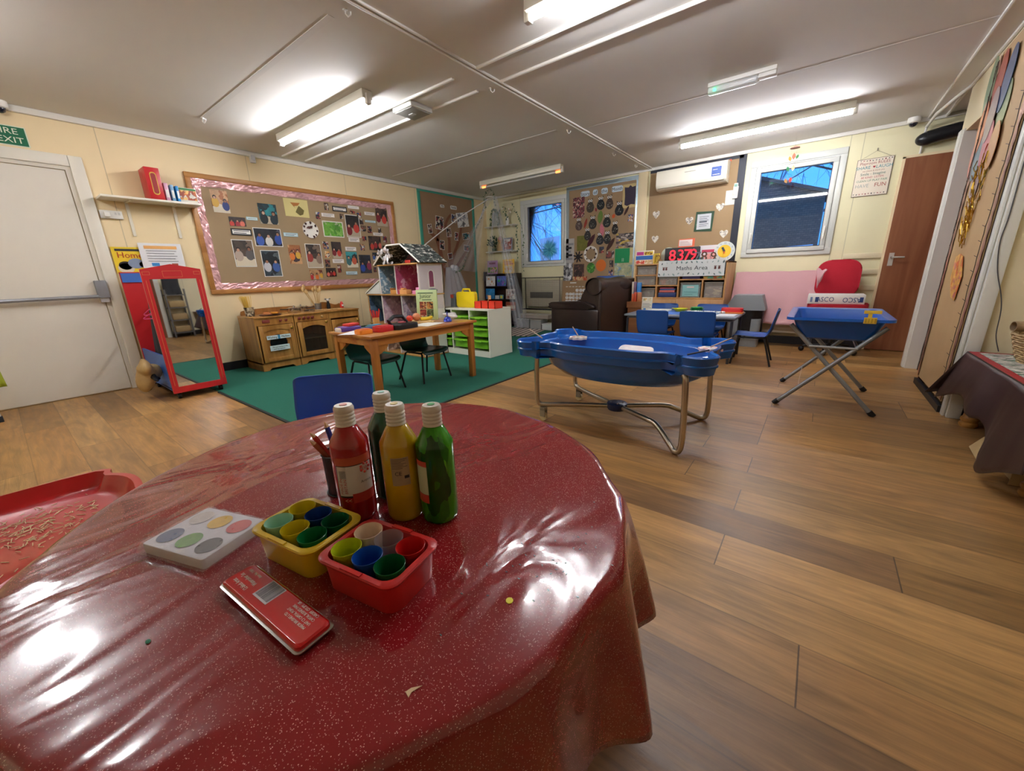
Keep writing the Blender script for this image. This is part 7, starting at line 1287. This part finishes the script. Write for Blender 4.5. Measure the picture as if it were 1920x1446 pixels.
# ================================================================ ROUND TABLE WITH RED CLOTH
T = .535
CX, CY = -.788, .45
t = thing('round_table', 'round wooden table under the red glittery cloth', 'table', (CX, CY, 0)); m = MB(); m.prism(circ(.565, 64), .50, .526, PINE, bev=.004); m.build('tabletop', t)
for a in (.5, 2.1, 3.7, 5.2): m = MB(); m.lathe([(.02, 0), (.028, .5)], PINEL, TR(.40*math.cos(a), .40*math.sin(a), 0), 16); m.build('leg', t)
def cloth_mat():
    m = bpy.data.materials.new('red_glitter_vinyl'); m.use_nodes = True; nt = m.node_tree; b = nt.nodes['Principled BSDF']; L = nt.links.new; tc = nt.nodes.new('ShaderNodeTexCoord')
    v = nt.nodes.new('ShaderNodeTexVoronoi'); v.inputs['Scale'].default_value = 560; L(tc.outputs['Object'], v.inputs['Vector'])
    lt = nt.nodes.new('ShaderNodeMath'); lt.operation = 'LESS_THAN'; lt.inputs[1].default_value = .34; L(v.outputs['Distance'], lt.inputs[0])
    sp = nt.nodes.new('ShaderNodeSeparateColor'); L(v.outputs['Color'], sp.inputs[0]); gt = nt.nodes.new('ShaderNodeMath'); gt.operation = 'GREATER_THAN'; gt.inputs[1].default_value = .70; L(sp.outputs[0], gt.inputs[0])
    ml = nt.nodes.new('ShaderNodeMath'); ml.operation = 'MULTIPLY'; L(lt.outputs[0], ml.inputs[0]); L(gt.outputs[0], ml.inputs[1]); m2 = nt.nodes.new('ShaderNodeMath'); m2.operation = 'MULTIPLY'; L(ml.outputs[0], m2.inputs[0]); L(sp.outputs[1], m2.inputs[1])
    n = nt.nodes.new('ShaderNodeTexNoise'); n.inputs['Scale'].default_value = 5; n.inputs['Detail'].default_value = 4; L(tc.outputs['Object'], n.inputs['Vector'])
    c0 = nt.nodes.new('ShaderNodeMix'); c0.data_type = 'RGBA'; c0.inputs[6].default_value = rgb('7a141a'); c0.inputs[7].default_value = rgb('8e1c22'); L(n.outputs[0], c0.inputs[0])
    mx = nt.nodes.new('ShaderNodeMix'); mx.data_type = 'RGBA'; mx.inputs[7].default_value = rgb('f0b0a8'); L(m2.outputs[0], mx.inputs[0]); L(c0.outputs[2], mx.inputs[6]); L(mx.outputs[2], b.inputs['Base Color'])
    b.inputs['Roughness'].default_value = .16; b.inputs['Coat Weight'].default_value = .6; b.inputs['Coat Roughness'].default_value = .04; b.inputs['Specular IOR Level'].default_value = .6
    mp = nt.nodes.new('ShaderNodeMapping'); mp.inputs['Rotation'].default_value = (0, 0, .9); mp.inputs['Scale'].default_value = (5, 2.2, 3); L(tc.outputs['Object'], mp.inputs[0])
    w1 = nt.nodes.new('ShaderNodeTexNoise'); w1.inputs['Scale'].default_value = 1; w1.inputs['Detail'].default_value = 2.5; w1.inputs['Distortion'].default_value = 1.2; L(mp.outputs[0], w1.inputs['Vector'])
    bp = nt.nodes.new('ShaderNodeBump'); bp.inputs['Strength'].default_value = .55; bp.inputs['Distance'].default_value = .022; L(w1.outputs[0], bp.inputs['Height'])
    L(bp.outputs[0], b.inputs['Normal']); L(bp.outputs[0], b.inputs['Coat Normal'])
    return m
ang = [(-110, .589), (-120, .575), (-131, .568), (-142, .568), (-156, .571), (-172, .588), (-187, .60), (-200, .60), (-214, .595), (-244, .590), (-259, .590), (-280, .572), (-297, .568), (-310, .568), (-325, .570), (-333, .578), (-341, .588), (-348, .590), (-355, .588), (-368, .592), (-375, .598), (-384, .598), (-393, .598), (-420, .59), (-450, .585)]
RA = sorted([(a+720) % 360, r] for a, r in ang)
def RR_(th):
    d = math.degrees(th) % 360
    for i in range(len(RA)):
        a, b = RA[i], RA[(i+1) % len(RA)]; b0 = b[0]+(360 if i == len(RA)-1 else 0); dd = d if d >= a[0] else d+360
        if a[0] <= dd <= b0: k = (dd-a[0])/max(b0-a[0], 1e-6); k = k*k*(3-2*k); return (a[1]*(1-k)+b[1]*k)
    return .585
def cl(u, v):
    th = 2*PI*u; R_ = RR_(th)-.012; c, s = math.cos(th), math.sin(th); d = math.degrees(th) % 360
    if v < .62: r = R_*(v/.62)**.8; wz = .0012*math.sin(9*r*c+3*math.sin(6*r*s))*min(1, r*4) if False else 0; return (r*c, r*s, T+wz)
    k = (v-.62)/.38; left = max(0, 1-abs((d-200))/95)   # the side lying against the red tray hangs short
    drop = (.27+.03*math.sin(th*3+1))*(1-.80*min(1, left*2.2))
    fold = .5+.5*math.cos(16*(th-math.radians(29))); b = min(k/.18, 1)
    rr = R_+.014*math.sin(b*PI/2)+((.060+.03*math.sin(th*3+.2))*fold+.012)*max(0, k-.06)**.75*(1-.9*min(1, left*2.2))
    z = T-.014*(1-math.cos(b*PI/2))-drop*max(0, k-.12)/.88
    dt = .03*math.sin(th*16+2.0)*max(0, k-.1)
    return (rr*math.cos(th+dt), rr*math.sin(th+dt), z)
m = MB(); m.grid(cl, 300, 56, cloth_mat(), cu=True)
bmesh.ops.remove_doubles(m.bm, verts=[v for v in m.bm.verts if v.co.xy.length < 1e-5], dist=1e-4)
o = solo('red_tablecloth', 'shiny dark red glitter vinyl cloth hanging in folds over the round table', 'tablecloth', m, (CX, CY, 0), smooth=60, solid=.0016)
TT = T+.001
# paint bottles
def bottle(lb, x, y, c, fill, label, rz=0, trans=0, lean=0, c3=None):
    t = thing('paint_bottle', lb, 'paint bottle', (x, y, TT), rz, 'paint bottles on the red table', 0, lean); H_ = .232
    body = M(c, .12, coat=.5, var=.0) if not c3 else blobs('streak', c3, 22, False, .12, (1, 1, .35))
    m = MB(); m.lathe([(.030, 0), (.0345, .004), (.0358, .012), (.0358, .158), (.0352, .164), (.0205, .192), (.0175, .195), (.0175, .200), (.001, .200)], body, seg=36, capt=False); m.build('bottle_body', t)
    m = MB(); pr = [(.0185, .197)]
    for k in range(4): pr += [(.0185, .199+k*.007), (.0170, .2015+k*.007), (.0185, .204+k*.007)]
    pr += [(.0185, .231), (.016, .236), (.001, .2365)]; m.lathe(pr, M('d8d2c4', .35, alpha=.92), seg=28); cp = m.build('cap', t)
    m = MB(); m.lathe([(.001, .2366), (.007, .2366), (.007, .2375), (.001, .2375)], M(fill, .4), seg=16); m.build('nozzle_disc', cp)
    def arc(a0, a1, z0, z1, mt, r=.0359, n=14):
        k = MB(); return k
    if label:
        m = MB()
        for i_, (a0, a1, z0, z1, cc) in enumerate(label):
            mt = cc if not isinstance(cc, str) else M(cc, .45); q_ = .0361+.00022*i_; m.grid(lambda u, v: (q_*math.cos(a0+(a1-a0)*u), q_*math.sin(a0+(a1-a0)*u), z0+(z1-z0)*v), 28, 2, mt)
        lb_ = m.build('bottle_label', t)
    return t
def wraptext(parent, s, size, a, z, mt, rot=0, r=.0371):
    m = MB(); m.text(s, size, mt, Matrix.Identity(4), ext=.0)
    for v in m.bm.verts:
        x, y = v.co.x, v.co.y
        if rot: x, y = -y*rot, x*rot
        v.co = Vector((r*math.cos(a+x/r), r*math.sin(a+x/r), z+y))
    return m.build('lettering', parent, smooth=0)
# angles: the camera sits towards -y/+x from the bottles; a label facing it is near this heading
FA = lambda x, y: math.atan2(-y, -x)
a = FA(-.683, .357)
ob = bottle('red paint bottle with a white label, leftmost of the four', -.683, .357, '9c0f14', 'c86458', [(a-.95, a+1.0, .058, .128, '1c1214'), (a-.90, a+1.05, .062, .124, 'c9c0ba'), (a-.2, a+1.1, .046, .066, 'b03028'), (a-1.0, a+1.1, .126, .142, 'b04a2c')], lean=0)
wraptext(ob, 'MADE IN', .0085, a-.72, .083, M('b03028', .5), 1); wraptext(ob, 'BRITAIN', .0085, a-.48, .083, M('b03028', .5), 1); wraptext(ob, 'scola', .012, a+.62, .115, M('b03028', .5)); wraptext(ob, 'Artmix', .008, a+.6, .088, M('2c2020', .5)); wraptext(ob, '<<', .012, a-.45, .052, M('d8a890', .5))
m = MB()
for k in range(12): m.grid(lambda u, v: (.0370*math.cos(a-.75+.030*k+.012*u), .0370*math.sin(a-.75+.030*k+.012*u), .100+.016*v), 2, 2, M('4c4444', .6))
m.build('barcode', ob, smooth=0); m = MB()
for k in range(7): b_ = k*.9; m.sphere((.0366*math.cos(a+.62+.25*math.cos(b_)), .0366*math.sin(a+.62+.25*math.cos(b_)), .115+.009*math.sin(b_)), .0028, M('b83024', .5), seg=6, rings=4)
m.build('splash_print', ob, smooth=0)
a = FA(-.693, .447); ob = bottle('dark green paint bottle standing behind the yellow one', -.693, .447, '0a4f3a', '7cb49c', [(a+.9, a+2.2, .05, .13, 'c0c8c0')])
a = FA(-.605, .415); ob = bottle('yellow paint bottle with a small grey information label', -.605, .415, 'b8960c', 'd8c470', [(a-.55, a+.40, .082, .140, 'a08a68')])
for i in range(9): 
    m = MB(); w_ = (.8, .7, .5, .75, .6, .8, .55)[i % 7]; m.grid(lambda u, v: (.03625*math.cos(a-.5+w_*u), .03625*math.sin(a-.5+w_*u), .1365-.0031*i+.0009*v), 8, 2, M('3c342c', .6)); m.build('print_line', ob, smooth=0) if i < 7 else bpy.data.meshes.remove(m.build('x', None).data)
wraptext(ob, 'CE', .011, a-.2, .1075, M('221c18', .6)); m = MB(); m.grid(lambda u, v: (.03625*math.cos(a+.1+.25*u), .03625*math.sin(a+.1+.25*u), .0965+.006*v), 4, 2, M('221c18', .6)); m.build('print_block', ob, smooth=0)
a = FA(-.541, .450); ob = bottle('bright green streaky paint bottle, rightmost of the four', -.541, .450, '2c8a10', '4c9c5c', [(a-1.5, a-.55, .066, .124, 'b4bc9c'), (a-1.5, a-.55, .124, .135, 'b84030'), (a-1.5, a-.55, .048, .066, 'b84030')], c3=('2f8c0c', '3f9c14', '1c6a0c', '4cab1c', '338f10', '0e4a0c'))
t = thing('mesh_pencil_pot', 'black wire mesh pot of pencils behind the red paint bottle', 'pencil pot', (-.800, .392, TT)); [MB().tube([(.036*math.cos(b*PI/12), .036*math.sin(b*PI/12), z) for b in range(24)], .0018, BLACK, cyc=True, seg=5).build('rim', t) for z in (.002, .095)]; m = MB(); m.lathe([(.034, .002), (.036, .095), (.0355, .095), (.0335, .002)], M('1c1416', .5, alpha=.8), seg=24, capt=False, capb=False); m.prism(circ(.034, 20), 0, .003, BLACK); m.build('mesh_wall', t)
for k, (dx, dy, c, top, lb) in enumerate(((-.030, -.062, 'c83024', .150, 'red flat pencil leaning left out of the mesh pot'), (-.022, -.070, 'a8502c', .135, 'red brown pencil leaning left out of the mesh pot'), (-.012, -.022, '2c3490', .168, 'blue pencil in the mesh pot'), (.02, .02, '6c1c20', .16, 'dark red pencil in the mesh pot'))):
    m = MB(); m.tube([(-dx*.3, -dy*.3, .006), (dx*.62, dy*.62, top*.93)], .0058, M(c, .4), seg=6); m.tube([(dx*.62, dy*.62, top*.93), (dx*.72, dy*.72, top)], .0056, M('d8b080', .6), seg=6, taper=.2); solo('pencil', lb, 'pencil', m, (-.800, .392, TT), group='pencils in the mesh pot')
# cup trays
def cup_tray(lb, pts, col, cups, grp, nm='paint_cup_tray'):
    cx = sum(p[0] for p in pts)/4; cy = sum(p[1] for p in pts)/4; vx = Vector(pts[2])-Vector(pts[1]); rz = math.atan2(vx[1], vx[0]); w_ = .150; d = .108
    t = thing(nm, lb, 'paint tray', (cx, cy, TT), rz, 'trays of paint cups'); mt = M(col, .38)
    def rr(w, d_, z, r=.022): return [(x, y, z) for x, y in rrect(w, d_, r, 5)]
    m = MB(); loft(m, [rr(w_-.008, d-.008, .0), rr(w_-.002, d-.002, .046), rr(w_+.008, d+.008, .050), rr(w_+.010, d+.010, .054), rr(w_+.006, d+.006, .056), rr(w_-.010, d-.010, .056), rr(w_-.012, d-.012, .050), rr(w_-.022, d-.022, .004)], mt); m.build('tray_body', t)
    for s_ in (-1, 1): m = MB(); m.box(-.02, .02, s_*d/2-.0035, s_*d/2+.0035, .0555, .058, mt); m.build('rim_clip', t)
    R_ = Matrix.Rotation(rz, 3, 'Z')
    for i, (c, al, cl_) in enumerate(cups):
        lx = (-.045, 0, .045)[i % 3]; ly = (.0225, -.0225)[i // 3]; p = R_ @ Vector((lx, ly, 0)); m = MB(); k = M(c, .3, alpha=al); k2 = M(c, .35, alpha=al)
        m.lathe([(.001, .0015), (.0165, .0), (.0216, .050), (.0228, .056), (.0222, .0565), (.0205, .050), (.0155, .006), (.001, .005)], k, seg=28, capb=False, capt=False); solo('paint_cup', cl_, 'paint cup', m, (cx+p.x, cy+p.y, TT+.0045), 0, grp)
cup_tray('yellow plastic tray holding six paint cups', ((-.713, .173), (-.730, .288), (-.599, .310), (-.573, .208)), 'c8a60e', (('ccbc18', 1, 'yellow cup at the back left of the yellow tray'), ('12408c', 1, 'dark blue cup at the back of the yellow tray'), ('0c5c38', 1, 'dark green cup at the back right of the yellow tray'), ('a8dcc0', 1, 'pale mint cup at the front left of the yellow tray'), ('d0c01c', 1, 'yellow cup at the front middle of the yellow tray'), ('0a6c38', 1, 'green cup at the front right of the yellow tray')), 'cups in the yellow tray')
cup_tray('red plastic tray holding six paint cups', ((-.551, .209), (-.569, .319), (-.428, .345), (-.410, .235)), 'b81c18', (('e0c8b0', 1, 'cream white cup at the back left of the red tray'), ('c8c0c4', .22, 'clear empty cup at the back middle of the red tray'), ('c01c1c', 1, 'red cup at the back right of the red tray'), ('b8c41c', 1, 'lime yellow cup at the front left of the red tray'), ('1450a8', 1, 'bright blue cup at the front middle of the red tray'), ('0c5c34', 1, 'dark green cup at the front right of the red tray')), 'cups in the red tray')
# white palette in clear film
q = [(-.899, .059), (-.944, .172), (-.800, .219), (-.743, .116)]; cx = sum(p[0] for p in q)/4; cy = sum(p[1] for p in q)/4; rz = math.atan2(.047+.057, .144+.156)
t = thing('powder_paint_palette', 'white six well paint palette wrapped in clear film', 'paint palette', (cx, cy, TT), rz); PW = M('c6c4c8', .45); m = MB(); m.prism(rrect(.155, .118, .006, 3), 0, .019, PW, bev=.002); m.build('palette_block', t)
for i, c in enumerate(('c4bcb4', 'd8b030', 'c85450', '5c6684', '6c9c48', '57524e')): x = (-.050, 0, .050)[i % 3]; y = (.028, -.028)[i // 3]; m = MB(); m.lathe([(.001, .0193), (.0195, .0193), (.0205, .0200), (.001, .0200)], M(c, .5, var=.15, vscale=60), TR(x, y, 0), 26); m.build('paint_disc', t)
m = MB()
def f(u, v):
    x = (u-.5)*.172; y = (v-.5)*.134; e = max(abs(u-.5)*2, abs(v-.5)*2); z = .0215+.0012*math.sin(u*30+v*11) if e < .9 else .0215-(e-.9)/.1*.018
    return (x, y, max(.0015, z+.0008*math.sin(u*47)*math.cos(v*39)))
m.grid(f, 40, 34, M('f4f4f8', .06, alpha=.18, coat=1)); m.build('clear_film', t)
# watercolour tin
q = [(-.683, .115), (-.679, .161), (-.461, .178), (-.452, .130)]; cx = sum(p[0] for p in q)/4; cy = sum(p[1] for p in q)/4; rz = math.atan2(.017, .224)
t = thing('watercolour_tin', 'red watercolour paint tin with white lettering and a barcode', 'paint tin', (cx, cy, TT), rz); RT2 = M('b80c0e', .22, coat=.6); L_, D_ = .222, .052
def rr(w, d_, z, r=.008): return [(x, y, z) for x, y in rrect(w, d_, r, 5)]
m = MB(); loft(m, [rr(L_-.006, D_-.006, 0), rr(L_-.004, D_-.004, .007)], M('4c0c10', .3, .3)); m.build('tin_base', t); m = MB(); loft(m, [rr(L_-.001, D_-.001, .007), rr(L_+.003, D_+.003, .0078), rr(L_+.003, D_+.003, .0092), rr(L_-.001, D_-.001, .0098)], M('b8b4b0', .25, .9)); m.build('metal_rim', t); m = MB(); loft(m, [rr(L_-.003, D_-.003, .0098), rr(L_-.004, D_-.004, .0145), rr(L_-.010, D_-.010, .0165), rr(L_-.012, D_-.012, .0162)], RT2); m.build('tin_lid', t)
TXT = M('e8d4cc', .5); Z_ = .0166; RTX = lambda x, y: TR(x, y, Z_, rz=PI)
for s_, sz, x, y, sx_ in (('12-block Artist', .0092, -.076, -.010, .72), ('Watercolour Set', .0092, -.076, .0015, .72), ('Item No. 71001', .0066, -.080, .0135, .8), ('MAJOR BRUSHES LTD', .0060, .064, -.002, .85), ('UNIT C3 CAPITAL POINT', .0060, .062, .0050, .80), ('CAPITAL BUSINESS PARK', .0060, .062, .0118, .78), ('CARDIFF  CF3 2PY   UK', .0060, .062, .0185, .82)):
    m = MB(); m.text(s_, sz, TXT, RTX(x, y), ext=.0001, sx=sx_); m.build('lettering', t, smooth=0)
m = MB(); m.box(-.038, .000, -.010, .021, Z_-.0003, Z_+.0001, M('c8c4c4', .5)); rn = random.Random(3); x = -.036
while x < -.003: w_ = rn.uniform(.0004, .0011); m.box(x, x+w_, -.007, .020, Z_, Z_+.0003, M('54545c', .5)); x += w_+rn.uniform(.0005, .0012)
m.build('barcode', t, smooth=0)
# bits lying on the cloth
m = MB(); m.prism(circ(.0055, 14), 0, .001, M('e0d41c', .5)); solo('yellow_confetti', 'tiny yellow paper dot on the red cloth', 'confetti', m, (-.296, .360, TT)); m = MB(); m.poly([(-.006, -.004, 0), (.002, -.006, 0), (.0, .0, 0), (.005, .012, .001), (-.004, .003, 0)], M('d8b890', .6)); solo('paper_sliver', 'tiny tan paper sliver near the front of the red cloth', 'paper', m, (-.308, .189, TT+.0005), solid=.0006, smooth=0)
m = MB(); m.sphere((0, 0, .001), (.005, .003, .001), M('1c6c4c', .6), seg=8, rings=4); solo('green_fleck', 'tiny green fleck on the left part of the red cloth', 'fleck', m, (-.652, .02, TT))
rn = random.Random(8); m = MB()
for i in range(40): a_ = rn.uniform(0, 6.3); m.box(-.0018, .0018, -.0006, .0006, 0, .0006, M('6c7c80', .3, .5), TR(-.30+rn.gauss(0, .05), .45+rn.gauss(0, .07), TT, rz=a_))
o = solo('silver_flecks', 'small silver flecks scattered on the right part of the red cloth', 'glitter', m, (0, 0, 0), smooth=0); o['kind'] = 'stuff'
chair('dark blue plastic chair pushed up behind the red table', 'chair', (-1.60, .745, 0), -.78, '1e54bc', None)
